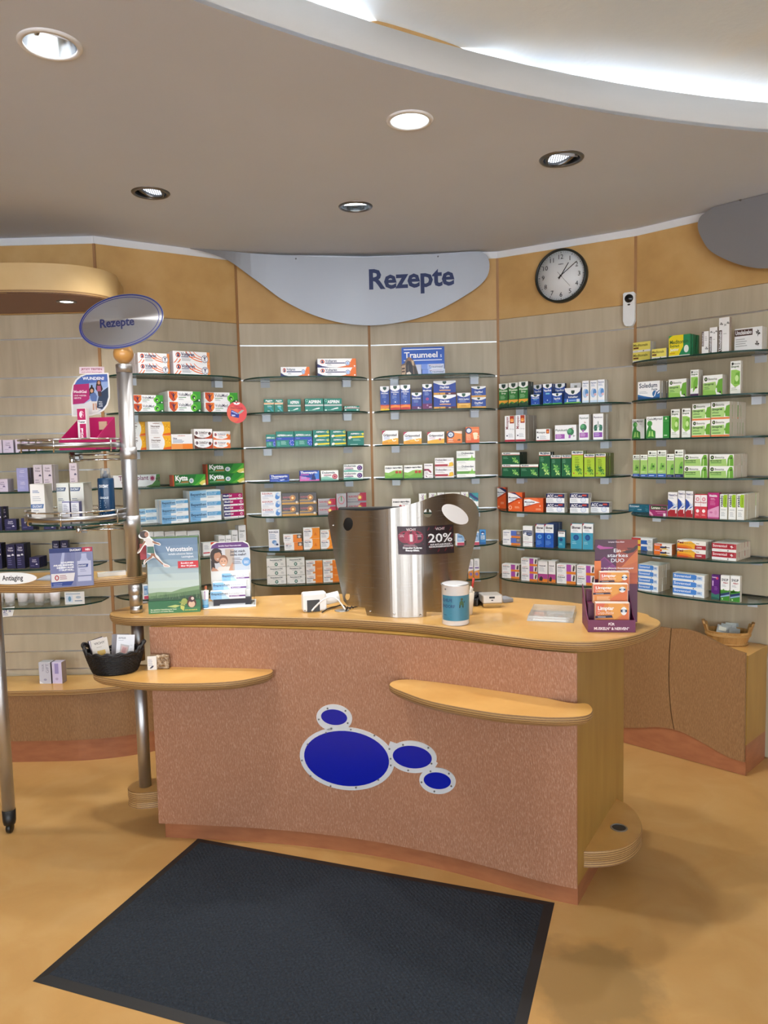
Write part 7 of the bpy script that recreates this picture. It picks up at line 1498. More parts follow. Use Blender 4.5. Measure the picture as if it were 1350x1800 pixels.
# collecting can
cc = at_z(801, 1095.5, ZT); cr_ = 24.6 * 2.87 / FPX; chh = at_y(801, 1025, cc.y).z - ZT
can = thing('collecting_can', Matrix.Translation(cc), 'white collecting tin with teal paper label before the steel screen', 'tin')
MB().lathe([(cr_ - .003, EPS), (cr_, .003), (cr_, chh - .004), (cr_ + .0018, chh - .003), (cr_ + .0018, chh), (cr_ - .002, chh)], mat('tin_white', '#e8eaee', .22, 0, .6), n=48).build('body', can)
MB().lathe([(cr_ - .0022, chh - .006), (cr_ - .0022, chh + .0004), (cr_ + .002, chh + .0008), (cr_ + .0022, chh - .003)], ALU, n=48, closed=True).build('rim', can)
MB().lathe([(0, chh - .012), (cr_ - .003, chh - .012), (cr_ - .003, chh - .010), (0, chh - .010)], ALU_D, n=48, closed=True).build('lid', can)
LB = .13 * chh, .745 * chh
n = 40; mb = MB(); vs = []
rl_ = cr_ + .0004
for z in LB:
    for k in range(n + 1):
        a = math.radians(200 + 175 * k / n); vs.append((rl_ * math.cos(a), rl_ * math.sin(a), z))
mb.add(vs, [(k, k + 1, n + 1 + k + 1, n + 1 + k) for k in range(n)], mat('label_teal', '#46869f', .3))
fang = math.atan2(-cc.y, -cc.x)
def canmap(x, y, o):   # x: arc mm from the label middle, y 0..100
    a = fang + x * .001 / rl_; return ((rl_ + .0003 + o) * math.cos(a), (rl_ + .0003 + o) * math.sin(a), LB[0] + (LB[1] - LB[0]) * y / 100)
art = [T('ELHILFE', -58, 76, 12, '#2a3a6a', 46, .01), T('ENDORF', -58, 52, 12, '#2a3a6a', 56, .01), LN(-58, 45, 112, 1, 4, '#2a3a5a', .8), LN(-58, 28, 52, 1, 4, '#2a3a5a', 1.5), LN(-50, 21, 20, 1, 4, '#2a3a5a', 1.5), LN(-58, 14, 50, 1, 4, '#2a3a5a', 1.5),
       P([(14, 54), (16, 74), (22, 82), (30, 78), (34, 66), (32, 54)], '#4a6a4a'), CI(25, 86, 5, '#5a5a48'), P([(14, 52), (18, 52), (20, 60), (15, 66)], '#30443c'), P([(28, 52), (32, 52), (32, 62), (28, 60)], '#30443c'), P([(32, 74), (38, 80), (37, 70)], '#384a40')]
art = [a for a in art]
big = MB(); art_mesh(big, art, canmap, step=.00004); big.build('label_print', can); mb.build('paper_label', can)
MB().lathe([(.0, 0), (.0035, 0), (.0035, .002), (0, .002)], NICK, Matrix.Translation((rl_ * math.cos(fang - .75), rl_ * math.sin(fang - .75), chh * .9)) @ Matrix.Rotation(fang - .75, 4, 'Z') @ Matrix.Rotation(math.pi / 2, 4, 'Y'), 12, closed=True).build('rivet', can)
# beaker with pens
bc = at_z(821, 1080, ZT)
bk = thing('pen_cup', Matrix.Translation(bc), 'cream paper cup with pens behind the collecting tin', 'cup')
ch2 = at_y(824, 1040, bc.y).z - ZT
MB().lathe([(.022, EPS), (.031, ch2), (.0285, ch2), (.02, .004), (0, .004)], mat('cup_cream', '#e2d8c6', .5), n=32).build('cup', bk)
penm = [('#c0392f', '#d8d2cc', 'red and white pen leaning right in the cream cup'), ('#e6e2dc', '#b8b0a8', 'white pen standing in the cream cup'), ('#26262c', '#4a4a52', 'black pen leaning left in the cream cup')]
for i, (c1, c2, lb) in enumerate(penm):
    tx = (.022, .012, -.012)[i]; 
    a = bc + Vector((tx * .3, 0, .008)); b = bc + Vector((tx * 1.15 + .004, (.005, -.004, .008)[i], ch2 + (.055, .022, .04)[i]))
    mb = MB().tube([a, a.lerp(b, .72)], .0042, ink(c2), 10); mb.tube([a.lerp(b, .721), b], .0048, ink(c1), 10)
    tag(mb.build('pen'), lb, 'pen', 'pens in the cream cup')
# black handset and silver terminal
M, w, h = upright(834, 849, 1047, 1065.5, ZT, math.radians(-20))
M = M @ Matrix.Translation((-.02, -.008, 0))
hs = thing('handset_cradle', M, 'black handset cradle between the pen cup and the silver terminal', 'cradle')
MB().box(-w / 2, 0, EPS, w / 2, .09, h * .7, BLACK).build('cradle', hs, bevel=.006)
MB().tube([(-w * .2, .01, h * .72), (0, .05, h * .95), (w * .3, .09, h * .8)], .011, BLACK, 12).build('handset', hs)
M, w, h = upright(849, 883.5, 1046, 1069, ZT, math.radians(4))
tm = thing('silver_terminal', M, 'silver payment terminal with small display beside the black cradle', 'terminal')
SILV = mat('silver_plastic', '#c4c0ba', .3, .35)
vs = [(-w / 2, 0, h * .35), (w / 2, 0, h * .35), (w / 2, 0, h), (-w / 2, 0, h), (-w * .52, .1, h * .35), (w * .52, .1, h * .35), (w * .5, .1, h * .9), (-w * .5, .1, h * .9)]
MB().add(vs, [(0, 1, 2, 3), (5, 4, 7, 6), (3, 2, 6, 7), (0, 4, 5, 1), (1, 5, 6, 2), (4, 0, 3, 7)], SILV).build('housing', tm, bevel=.004)
MB().add([(-w * .5, .002, h * .34), (w * .5, .002, h * .34), (w * .4, .01, EPS), (-w * .4, .01, EPS), (-w * .5, .09, h * .34), (w * .5, .09, h * .34), (w * .4, .08, EPS), (-w * .4, .08, EPS)], [(3, 2, 1, 0), (4, 5, 6, 7), (0, 1, 5, 4), (2, 3, 7, 6), (1, 2, 6, 5), (3, 0, 4, 7)], CHROME).build('foot', tm)
MB().box(-w * .18, -.001, h * .74, w * .1, .002, h * .88, BLACK).build('display', tm); MB().box(-w * .08, -.001, h * .56, w * .02, .002, h * .64, DARK).build('button', tm)
M2, w2, h2 = upright(886, 903, 1049.5, 1059.5, ZT, math.radians(20))
sc_ = thing('barcode_scanner', M2, 'flat grey hand scanner lying right of the silver terminal', 'scanner')
MB().box(-w2 / 2, 0, EPS, w2 / 2, .07, .018, mat('scanner_grey', '#8f929a', .4)).build('head', sc_, bevel=.004)
MB().tube([(-w2 / 2 + .005, .02, .012), (-w2 / 2 - .03, .04, .024), (-w2 / 2 - .055, .05, .026)], .0065, mat('scanner_grip', '#a8a6a4', .4), 10).build('grip', sc_)
# acrylic change tray
q = [at_z(*p, ZT) for p in ((926, 1091.5), (1008, 1095.5), (1012, 1078), (932, 1072))]
tx_ = (q[1] - q[0]).normalized(); yaw_ = math.atan2(tx_.y, tx_.x); lw = (q[1] - q[0]).length; ld_ = (q[3] - q[0]).length
ac = thing('change_tray', Matrix.Translation(q[0] + (q[1] - q[0]) / 2) @ Matrix.Rotation(yaw_, 4, 'Z'), 'clear acrylic change tray lying on the counter top', 'tray')
mb = MB(); hw2 = lw / 2
vs = [(-hw2, 0, EPS), (hw2, 0, EPS), (hw2, ld_, EPS), (-hw2, ld_, EPS), (-hw2 + .004, .004, .02), (hw2 - .004, .004, .02), (hw2 - .004, ld_ - .004, .026), (-hw2 + .004, ld_ - .004, .026), (-hw2 + .02, .02, .010), (hw2 - .02, .02, .010), (hw2 - .02, ld_ - .016, .010), (-hw2 + .02, ld_ - .016, .010)]
mb.add(vs, [(0, 3, 2, 1), (0, 1, 5, 4), (1, 2, 6, 5), (2, 3, 7, 6), (3, 0, 4, 7), (4, 5, 9, 8), (5, 6, 10, 9), (6, 7, 11, 10), (7, 4, 8, 11), (8, 9, 10, 11)], ACRYL2); mb.build('bowl', ac)
MB().box(-hw2 + .022, .006, .0012, hw2 - .03, .03, .004, CARDW).build('insert', ac)
q = [at_z(*p, ZT) for p in ((838, 1091.5),)]
# orange display with three cartons
M, w, h = upright(1033.5, 1117, 1090, 1111.5, ZT, math.radians(-7))
ld2 = thing('sales_display', M, 'plum cardboard counter display with orange poster and FÜR MUSKELN tray front', 'display')
PLUM = ink('#6e2450'); PLUMD = ink('#5a1c40')
dp = .15
MB().box(-w / 2, 0, EPS, w / 2, .003, h, PLUM).build('front_lip', ld2)
MB().box(-w / 2, .0032, EPS, w / 2, dp, .003, PLUMD).build('tray_floor', ld2)
for sx in (-1, 1):
    x = sx * (w / 2 - .0015)
    hb_ = .15
    vs = [(x - .0015, .0032, .0032), (x - .0015, dp, .0032), (x - .0015, dp, hb_), (x - .0015, .04, h * 1.3), (x - .0015, .0032, h)]
    vs += [(a + .003, b, c) for a, b, c in vs]
    MB().add(vs, [(0, 1, 2, 3, 4)[::-1], (5, 6, 7, 8, 9), (0, 5, 9, 4), (4, 9, 8, 3), (3, 8, 7, 2), (2, 7, 6, 1), (1, 6, 5, 0)], PLUM).build('side_wall', ld2)
mb = MB(); front_art(mb, [T('FÜR', 50, 17, 6, '#f0e0e8', 13, .03, al='c'), T('MUSKELN* & NERVEN*', 50, 6, 6.4, '#f0e0e8', 74, .03, al='c')], 100, 30, w, h, 0); mb.build('lip_print', ld2)
tl, tr = scr(1046, 990, M, dp), scr(1121, 990, M, dp); tt_ = scr(1083, 948.5, M, dp)
wb, xm_ = tr[0] - tl[0], (tr[0] + tl[0]) / 2
MB().box(tl[0], dp + .001, .0032, tr[0], dp + .004, tt_[1], PLUMD).build('back_card', ld2)
zlo = .15; Hb = tt_[1] - zlo
art = []
for i in range(10):
    f = i / 9
    cA = [int(a + (b - a) * f) for a, b in zip((0x5a, 0x1f, 0x50), (0x4a, 0x24, 0x3c))]; cB = [int(a + (b - a) * f) for a, b in zip((0xc0, 0x5a, 0x34), (0x8a, 0x38, 0x30))]
    art += [R(0, i * 12, 50, (i + 1) * 12, '#%02x%02x%02x' % tuple(cA)), R(50, i * 12, 100, (i + 1) * 12, '#%02x%02x%02x' % tuple(cB))]
art += [P([(0, 54), (10, 62), (22, 74), (34, 62), (50, 46), (50, 34), (0, 30)], '#8a3078'), P([(0, 50), (22, 70), (40, 52), (30, 48), (0, 34)], '#6a2464'), P([(4, 100), (12, 94), (40, 96), (44, 99), (20, 101), (8, 106)], '#b04a98'), P([(50, 46), (62, 46), (84, 74), (100, 92), (100, 40), (50, 36)], '#d0733e'), P([(50, 38), (100, 62), (100, 30), (50, 30)], '#c8683c'), P([(60, 88), (84, 92), (96, 104), (100, 104), (100, 98), (90, 86), (76, 82)], '#3a2228'), P([(74, 98), (88, 98), (92, 94), (78, 92)], '#5a2a26'), P([(50, 88), (70, 92), (72, 89), (52, 85)], '#c8784a'),
        T('Limptar Duo-Aktiv', 50, 112, 3.6, '#e8d4dc', 38, .03, al='c'), T('Ein', 52, 86, 9.5, W_, 16, .01, al='c'), T('starkes', 53, 73, 9.5, W_, 48, .012, al='c'), T('DUO', 53, 59, 10, W_, 31, .01, al='c'), T('Für das effiziente Zusammenspiel', 50, 41, 3.8, '#f0e4e4', 80, .04, al='c'), T('von Muskeln* und Nerven*', 50, 35, 3.8, '#f0e4e4', 60, .04, al='c')]
mb = MB(); art_mesh(mb, art, lambda x, y, o: (tl[0] + wb * x / 100, dp + .001 - o, zlo + Hb * y / 120), step=.00004); mb.build('poster_print', ld2)
design('limp', 545, 320, '#e8e0d8', '#c89878', '', [R(8, 8, 537, 312, '#e08a3e'), P([(8, 312), (8, 120), (160, 312)], '#dd6a4a'), P([(160, 8), (537, 240), (537, 8)], '#e0743c'), P([(200, 312), (430, 312), (537, 250), (300, 120)], '#e8a046'), T('Limptar', 40, 238, 40, '#f4ece8', 260, .04), T('Duo-Aktiv', 40, 188, 38, '#f0d8c4', 256, .0), P([(0, 140), (280, 150), (262, 178), (0, 170)], '#2c2440'), LN(40, 152, 190, 1, 10, '#d8c8c8', 8), CI(455, 225, 48, '#f0f0f0'), P([(404, 212), (506, 212), (506, 242), (404, 242)], '#2a3a5a'), CI(455, 226, 24, '#c8d8e4', 14), LN(60, 100, 250, 4, 22, '#f4cfa0', 8), LN(40, 20, 120, 1, 10, '#f4cfa0', 8)])
for (pl_, pr_, pt_, pb_, yy, wd) in ((1046.5, 1106.5, 1059.5, 1095, .012, 'front'), (1042.5, 1104, 1026.5, 1060, .05, 'middle'), (1054, 1113, 1005.5, 1038, .088, 'rear')):
    a = scr(pl_, (pt_ + pb_) / 2, M, yy); b = scr(pr_, (pt_ + pb_) / 2, M, yy); t_ = scr((pl_ + pr_) / 2, pt_, M, yy); z_ = scr((pl_ + pr_) / 2, pb_, M, yy)[1]
    z_ = .0034 if wd == 'front' else max(z_, .02)
    if wd != 'front':
        MB().box(-w / 2 + .008, yy + .001, .0034, w / 2 - .008, yy + .034, z_ - .0004, PLUMD).build('step', ld2)
    xa_, xb_ = max(a[0], -w / 2 + .0045), min(b[0], w / 2 - .0045)
    on_local(M, 'capsule_carton', 'limp', xa_, xb_, z_, t_[1] - z_, yy, .028, 'orange carton with white badge, %s of three in the plum display' % wd, 'orange cartons in the plum display')
mb = MB().box(tl[0] - .004, dp - .012, .17, tl[0] + .02, dp - .010, .24, ink('#e07a3c')); mb.build('side_badge', ld2)

# left front shelf: wicker basket with booklets, sample pack
bp = at_z(203, 1181, ZL)
bs = thing('wicker_basket', Matrix.Translation(bp) @ Matrix.Rotation(math.radians(8), 4, 'Z'), 'black woven basket with leaflets on the left front shelf', 'basket')
WK = mat('wicker_black', '#141418', .42)
NSK, rows = 34, 13; a0_, b0_, a1_, b1_, hB = .083, .058, .113, .08, .082
def bas(a, u): return ((a0_ + (a1_ - a0_) * u ** .8) * math.cos(a), (b0_ + (b1_ - b0_) * u ** .8) * math.sin(a), .004 + hB * u)
mb = MB()
for r_i in range(rows):
    u = (r_i + .5) / rows; pts = []
    for k in range(NSK * 2):
        a = 2 * math.pi * k / (NSK * 2); x, y, z = bas(a, u); o_ = .0026 * math.cos(NSK * a + math.pi * r_i)
        l = math.hypot(x, y); pts.append((x + x / l * o_, y + y / l * o_, z))
    mb.tube(pts, .0036, WK, 5, True)
mb.build('weave', bs, kind='stuff')
mb = MB()
for k in range(NSK):
    a = 2 * math.pi * k / NSK + .09; mb.tube([bas(a, 0), bas(a, .5), bas(a, 1)], .0024, WK, 5)
mb.build('stakes', bs, kind='stuff')
MB().lathe([(0, EPS), (.99, EPS), (1.0, .005), (0, .005)], WK, Matrix.Diagonal((a0_, b0_, 1, 1)), 32, closed=True).build('bottom', bs)
for dz, ph in ((.0, 0), (.005, 1.5)):
    pts = [Vector(bas(2 * math.pi * k / 90, 1)) + Vector((0, 0, dz + .0035 * math.sin(15 * 2 * math.pi * k / 90 + ph))) for k in range(90)]
    MB().tube(pts, .0052, WK, 6, True).build('rim', bs)
for sgn in (-1, 1):
    for ph in (0, 2.1):
        pts = []
        for k in range(19):
            t = -0.62 + 1.24 * k / 18; a = (0 if sgn > 0 else math.pi) + t
            x, y, z = bas(a, 1); e_ = math.cos(t / .62 * math.pi / 2)
            pts.append((x * (1 + .06 * e_) + .004 * math.cos(k * .9 + ph), y, z + .036 * e_ + .004 * math.sin(k * .9 + ph)))
        MB().tube(pts, .0056, WK, 7).build('handle', bs)
BM = bs.matrix_world.copy()
def booklet(i, x, y, z, w, h, rz, rx, ry, cov, art, W, H, label, d=.003):
    Mx = Matrix.Translation(bp) @ Matrix.Rotation(math.radians(8), 4, 'Z') @ Matrix.Translation((x, y, z)) @ Matrix.Rotation(math.radians(rz), 4, 'Z') @ Matrix.Rotation(math.radians(ry), 4, 'Y') @ Matrix.Rotation(math.radians(rx), 4, 'X')
    mb = MB().box(-w / 2, 0, 0, w / 2, d, h, cov); front_art(mb, art, W, H, w, h)
    return tag(mb.build('booklet', T=Mx), label, 'booklet', 'booklets in the black basket')
BE = ink('#cfc6bc')
va = [R(0, 0, 50, 70, '#cdc4ba'), P([(0, 0), (50, 0), (50, 20), (0, 14)], '#c2b49c'), T('VICHY', 25, 56, 6, '#1c1a1e', 32, .01, al='c'), R(16, 12, 36, 36, '#b08a3a'), R(14, 30, 38, 40, '#c8a85a'), CI(26, 18, 9, '#dcc890', 5), LN(14, 48, 24, 1, 4, '#8a8278', 1)]
booklet(0, -.04, -.02, .034, .066, .112, 4, -14, -10, BE, va, 50, 70, 'beige beauty booklet with gold jar, front left in the basket')
for i in range(3):
    booklet(i + 1, -.042 - .004 * i, -.008 + .009 * i, .034, .06, .108, 4, -12, -13 - 2 * i, ink('#2a2830' if i % 2 == 0 else '#d8ccd4'), [], 1, 1, ['first dark booklet directly behind the beige one in the basket', 'pale booklet between two dark ones in the basket', 'rear dark booklet at the basket left handle'][i])
wa = [R(0, 0, 60, 70, '#dcdde2'), T('DIE PFLEGE', 6, 60, 4, '#5a6070', 24, .02), LN(6, 56, 26, 1, 3, '#9aa0ac', .8), P([(10, 6), (34, 4), (44, 44), (14, 48)], '#b4b0b0'), P([(14, 20), (34, 18), (40, 40), (18, 44)], '#c8a8a4'), P([(18, 28), (30, 24), (34, 38), (22, 40)], '#b88a88'), P([(12, 10), (24, 9), (24, 16), (13, 17)], '#e8e8ec'), LN(46, 44, 10, 3, 9, '#b0b4bc', 1), R(12, 18, 17, 24, '#6a6a74')]
booklet(4, .038, -.008, .034, .07, .118, 10, -14, 6, CARDW, wa, 60, 70, 'white leaflet with silver sachet, front right in the basket')
for i in range(2):
    booklet(5 + i, .02 - .006 * i, .01 + .01 * i, .034, .066, .116, 10, -12, 4, ink('#7a7478' if i == 0 else '#8f898c'), [], 1, 1, ['grey leaflet behind the white sachet leaflet in the basket', 'rearmost grey leaflet in the basket'][i])
M, w, h = upright(253, 297, 1152.5, 1177.5, ZL, math.radians(5))
sm_ = thing('sample_pack', M, 'small foil sample pack with white label right of the basket', 'sample')
FOIL = textured('crumpled_foil', (1, 1, 1), [(0.35, '#6a5440'), (0.55, '#a08a70'), (0.7, '#d8ccb8')], .25, 60, 3, metal=.4, bump=.8, bnoise=70)
MB().box(-w * .28, .004, EPS, w / 2, .03, h, FOIL).build('pouch', sm_, bevel=.004)
mb = MB().box(-w * .36, 0, EPS, 0, .003, h * .96, CARDW); art_mesh(mb, [LN(8, 70, 60, 5, 10, '#8a90b8', 3), P([(20, 12), (50, 30), (70, 30), (60, 18), (34, 10)], '#3a3a50')], lambda x, y, o: (-w * .36 + w * .36 * x / 100, -o, y / 100 * h)); mb.build('label', sm_)
MB().add([(-w * .5, -.01, EPS), (-w * .36, -.004, EPS), (-w * .36, .004, h * .4), (-w * .5, -.002, .001)], [(0, 1, 2, 3)], ACRYL).build('film', sm_)

# wooden tub with sachets on the wave cabinet
tq = at_z(1279, 1131, zE)
tub = thing('wooden_tub', Matrix.Translation(tq) @ Matrix.Rotation(math.radians(-24), 4, 'Z'), 'oval wooden stave tub holding sachets on the wave cabinet', 'tub')
TUBW = textured('tub_wood', (30, 30, 2), [(0.3, '#a5793f'), (0.7, '#c0935a')], .5, 2, 4)
HOOP = mat('tub_hoop', '#b98d52', .5)
NS = 30; A0, B0, A1, B1, HT_ = .088, .062, .112, .08, .072
for k in range(NS):
    a = 2 * math.pi * k / NS; da = 2 * math.pi / NS * .49
    end = min(abs(math.sin(a)), 1); tall = abs(math.cos(a)) > .86
    hh2 = HT_ + (.044 if abs(math.cos(a)) > .95 else .03 if tall else 0)
    vs = []
    for u in (0, 1):
        z = EPS + hh2 * u; s_ = z / HT_
        for rr2 in (1.0, .93):
            for d_ in (-da, da):
                vs.append(((A0 + (A1 - A0) * s_) * rr2 * math.cos(a + d_), (B0 + (B1 - B0) * s_) * rr2 * math.sin(a + d_), z))
    MB().add(vs, [(0, 1, 3, 2), (4, 6, 7, 5), (0, 4, 5, 1), (3, 7, 6, 2), (1, 5, 7, 3), (2, 6, 4, 0)], TUBW).build('stave', tub)
MB().lathe([(0, .004), (.93, .004), (.93, .01), (0, .01)], TUBW, Matrix.Diagonal((A0, B0, 1, 1)), 30, closed=True).build('bottom', tub)
for z, th in ((.008, .004), (.05, .0042), (.056, .0032)):
    s_ = z / HT_
    MB().tube([((A0 + (A1 - A0) * s_ + .001) * math.cos(2 * math.pi * k / 48), (B0 + (B1 - B0) * s_ + .001) * math.sin(2 * math.pi * k / 48), z) for k in range(48)], th, HOOP, 6, True).build('hoop', tub)
sac = [(-.034, -.004, .03, 12, 50, '#c4c6c8', 'white sachet leaning at left in the tub with blue foot'), (-.012, .018, .034, 8, 50, '#b8bcc0', 'grey sachet second from left in the wooden tub'), (.012, .04, .036, 4, 50, '#cfd2d4', 'silver sachet in the middle of the wooden tub'), (.026, .048, .034, 0, 50, '#a8acb0', 'grey sachet leaning at right in the wooden tub'), (.03, -.012, .026, 4, 56, '#bcc0c4', 'silver sachet lying in front in the wooden tub')]
for i, (x, y, z, rz, tilt_, col, lb) in enumerate(sac):
    Mx = Matrix.Translation(tq) @ Matrix.Rotation(math.radians(-24), 4, 'Z') @ Matrix.Translation((x, y - .02, z)) @ Matrix.Rotation(math.radians(rz), 4, 'Y') @ Matrix.Rotation(math.radians(-tilt_), 4, 'X')
    mb = MB()
    vs = []
    for j in range(5):
        for k in range(4):
            xx = -.026 + .052 * k / 3; zz = .085 * j / 4; bul = .004 * math.sin(math.pi * j / 4) * math.sin(math.pi * k / 3) + .0015 * math.sin(j * 2.1 + k * 1.3 + i)
            vs.append((xx, -bul, zz))
    nvs = len(vs); vs += [(a, -b + .002, c) for a, b, c in vs]
    fs = [(j * 4 + k, j * 4 + k + 1, (j + 1) * 4 + k + 1, (j + 1) * 4 + k) for j in range(4) for k in range(3)]
    mb.add(vs, fs + [tuple(nvs + q for q in f[::-1]) for f in fs], mat('sachet_' + col[1:], col, .35, .15))
    if i == 0: mb.add([(-.026, -.0042, .0), (.026, -.0042, .0), (.026, -.0064, .03), (-.026, -.0064, .03)], [(0, 1, 2, 3)], ink('#4a6a9c')); mb.add([(-.018, -.008, .044), (.018, -.008, .044), (.018, -.0075, .07), (-.018, -.0075, .07)], [(0, 1, 2, 3)], ink('#e4e0d4'))
    tag(mb.build('sachet', T=Mx), lb, 'sachet', 'sachets in the wooden tub')

# two gift cartons on the left cabinet
for key, pl_, pr_, lb in (('silvergift', 68.5, 89.5, 'silver gift carton with sideways lettering on the far left cabinet'), ('lilacgift', 91.5, 109, 'lilac carton with violet stripe right of the silver gift carton')):
    M, w, h = upright(pl_, pr_, 1164.5, 1202, CH, math.radians(-4))
    carton(key, M @ Matrix.Translation((0, 0, EPS)), w, .05, h, lb, 'gift cartons on the far left cabinet', 'gift_carton')

# things on the stand -------------------------------------------------------
# magenta tester display
ctr = at_y(136, 785, 3.13)
MG = ink('#b81a62'); MGD = ink('#8c1450')
yaw = math.radians(-12)
md = thing('tester_display', Matrix.Translation((ctr.x, ctr.y, GZ1 + EPS)) @ Matrix.Rotation(yaw, 4, 'Z'), 'magenta wound gel tester display with rounded poster on the upper ring tray', 'display')
W2, DD, HF, HBk = .168, .15, .042, .138
MB().box(-W2 / 2, 0, 0, W2 / 2, .002, HF, MG).build('front_lip', md); MB().box(-W2 / 2, .0022, 0, W2 / 2, DD, .002, MGD).build('floor', md); MB().box(-W2 / 2, DD, 0, W2 / 2, DD + .002, HBk, MG).build('back_panel', md)
for sx in (-1, 1):
    x = sx * (W2 / 2 - .001); vs = [(x - .001, .0022, .0022), (x - .001, DD, .0022), (x - .001, DD, HBk), (x - .001, .0022, HF)]; vs += [(a + .002, b, c) for a, b, c in vs]
    MB().add(vs, [(3, 2, 1, 0), (4, 5, 6, 7), (0, 4, 7, 3), (3, 7, 6, 2), (2, 6, 5, 1), (1, 5, 4, 0)], MG).build('side_wall', md)
MM = md.matrix_world.copy()
def mgp(px, py): return scr(px, py, MM, DD - .002)
pc_ = lambda l: [(100 + x / 10.385, 630 + y / 10.385) for x, y in l]
po = pc_([(275, 1060), (262, 800), (260, 640), (285, 500), (340, 390), (430, 310), (540, 275), (700, 268), (940, 262), (955, 400), (968, 560), (968, 720), (930, 850), (860, 950), (760, 1010), (640, 1045), (480, 1062)])
pu = [mgp(*p) for p in po]
vs, fs = flat_shape([pu], .0016)
MB().add([(x, DD - .002 + z, y) for x, y, z in vs], [t[::-1] for t in fs], CARDW).build('poster_card', md)
hd = [mgp(*p) for p in pc_([(405, 280), (405, 155), (860, 148), (860, 272)])]
vs, fs = flat_shape([hd], .0012); MB().add([(x, DD + z, y) for x, y, z in vs], [t[::-1] for t in fs], ink('#eedce6')).build('header_card', md)
items = [([(300, 840), (290, 640), (310, 510), (370, 400), (450, 335), (540, 300), (920, 285), (935, 440), (945, 700), (905, 840), (840, 930), (740, 985), (620, 1020), (300, 1040)], '#9fb4d8'), ([(290, 640), (310, 510), (370, 400), (450, 335), (540, 300), (920, 285), (930, 420), (600, 450)], '#4f6cb4'), ([(600, 450), (930, 420), (935, 520), (700, 560)], '#8fa6d4'), ([(310, 480), (590, 460), (600, 740), (500, 820), (295, 840), (292, 640)], '#b03070'), ([(300, 845), (500, 825), (640, 760), (760, 780), (880, 870), (740, 985), (620, 1020), (300, 1040)], '#d8d6d8'), ([(780, 640), (940, 520), (945, 700), (905, 840), (830, 930), (730, 900), (740, 800)], '#34425a'),
         (ell(768, 450, 42, 55, 0, 16), '#3a2a26'), ([(720, 470), (735, 440), (800, 440), (842, 560), (820, 600), (730, 590), (712, 560)], '#3f2c28'), (ell(770, 445, 24, 32, 0, 14), '#c09078'), ([(738, 500), (800, 500), (812, 600), (735, 605)], '#a85a78'), ([(748, 600), (812, 600), (820, 690), (758, 690)], '#4a3a40'),
         (ell(640, 580, 48, 62, 0, 16), '#2c2220'), ([(600, 600), (660, 560), (690, 650), (640, 700), (598, 680)], '#30241f'), (ell(640, 592, 28, 36, 0, 14), '#c8987c'), ([(610, 650), (700, 620), (740, 690), (725, 790), (640, 790), (612, 720)], '#5a72a8'), ([(640, 785), (725, 785), (735, 820), (640, 830)], '#d8d4d0'), ([(655, 825), (690, 822), (688, 950), (664, 950)], '#c89c84'), ([(700, 822), (728, 818), (738, 940), (715, 945)], '#c89c84'), ([(650, 945), (700, 942), (700, 985), (640, 985)], '#e8e4e4'), ([(705, 940), (760, 935), (765, 970), (705, 985)], '#e8e4e4'), (ell(640, 505, 18, 20, 0, 10), '#2c2220')]
mb = MB()
for i, (pts, col) in enumerate(items):
    q = [mgp(*p) for p in pc_(pts)]; mb.add([(x, DD - .003 - i * .00005, y) for x, y in q], [tuple(range(len(q)))], ink(col))
def ptext(s, x0, x1, yb, yt, col, b=.02, yoff=.0046):
    a = mgp(*pc_([(x0, yb)])[0]); c = mgp(*pc_([(x1, yb)])[0]); t = mgp(*pc_([(x0, yt)])[0])
    art_mesh(mb, [T(s, 0, 0, t[1] - a[1], col, c[0] - a[0], b)], lambda x, y, o: (a[0] + x, DD - yoff - o, a[1] + y + (c[1] - a[1]) * x / max(1e-6, (c[0] - a[0]))))
ptext('WUNDEN?', 475, 870, 392, 340, '#f0f0f6', .03); ptext('MediGel', 315, 550, 630, 585, '#f4e0ea', .03); ptext('UND WEITER', 320, 545, 690, 668, '#f0d8e4', .03); ptext("GEHT'S!", 320, 450, 738, 712, '#f0d8e4', .03)
for s, y in (('Für', 800), ('jeden', 828), ('Tag', 856), ('dabei', 884)): ptext(s, 772, 840, y, y - 20, '#dfe4ee', .02)
ptext('JETZT TESTEN', 440, 822, 212, 178, '#a8486e', .03, .0012); ptext('und sofort überzeugen.', 448, 828, 258, 238, '#b0587a', .02, .0012)
mb.build('poster_print', md)
design('tester', 160, 460, '#e8e4e8', '#d8d0ce', '', [R(4, 330, 150, 456, '#b82060'), CI(80, 392, 40, '#f0dce6'), P([(80, 432), (120, 400), (100, 352), (70, 360), (100, 390)], '#b82060'), R(4, 290, 150, 326, '#f0f0f2'), T('Tester', 16, 298, 22, '#3a3a44', 122, .03), R(40, 4, 150, 286, '#b82060'), P([(40, 4), (150, 4), (150, 140), (80, 120)], '#232a6a'), T('MediGel', 92, 16, 40, '#f4ecf2', 220, .04, rot=90)])
Mt = MM @ Matrix.Translation((-.004, .055, .0026)) @ Matrix.Rotation(math.radians(-4), 4, 'Y')
z_t = scr(138, 718, MM, .055)[1]
carton('tester', MM @ Matrix.Translation((-.006, .05, .0028)), .042, .022, z_t - .003, 'white and magenta tester carton standing in the magenta display', 'tester cartons', 'tester_carton')
mb = MB().box(-.04, .012, .0, .02, .05, .012, ink('#e0c4d4')); tag(mb.build('tester_leaflet', T=MM @ Matrix.Translation((-.03, 0, .0026)) @ Matrix.Rotation(math.radians(6), 4, 'X')), 'pale pink leaflet lying in the magenta display', 'leaflet')
MB().box(.012, DD - .006, .085, .05, DD - .001, .12, ink('#c2a48a')).build('tape', md)
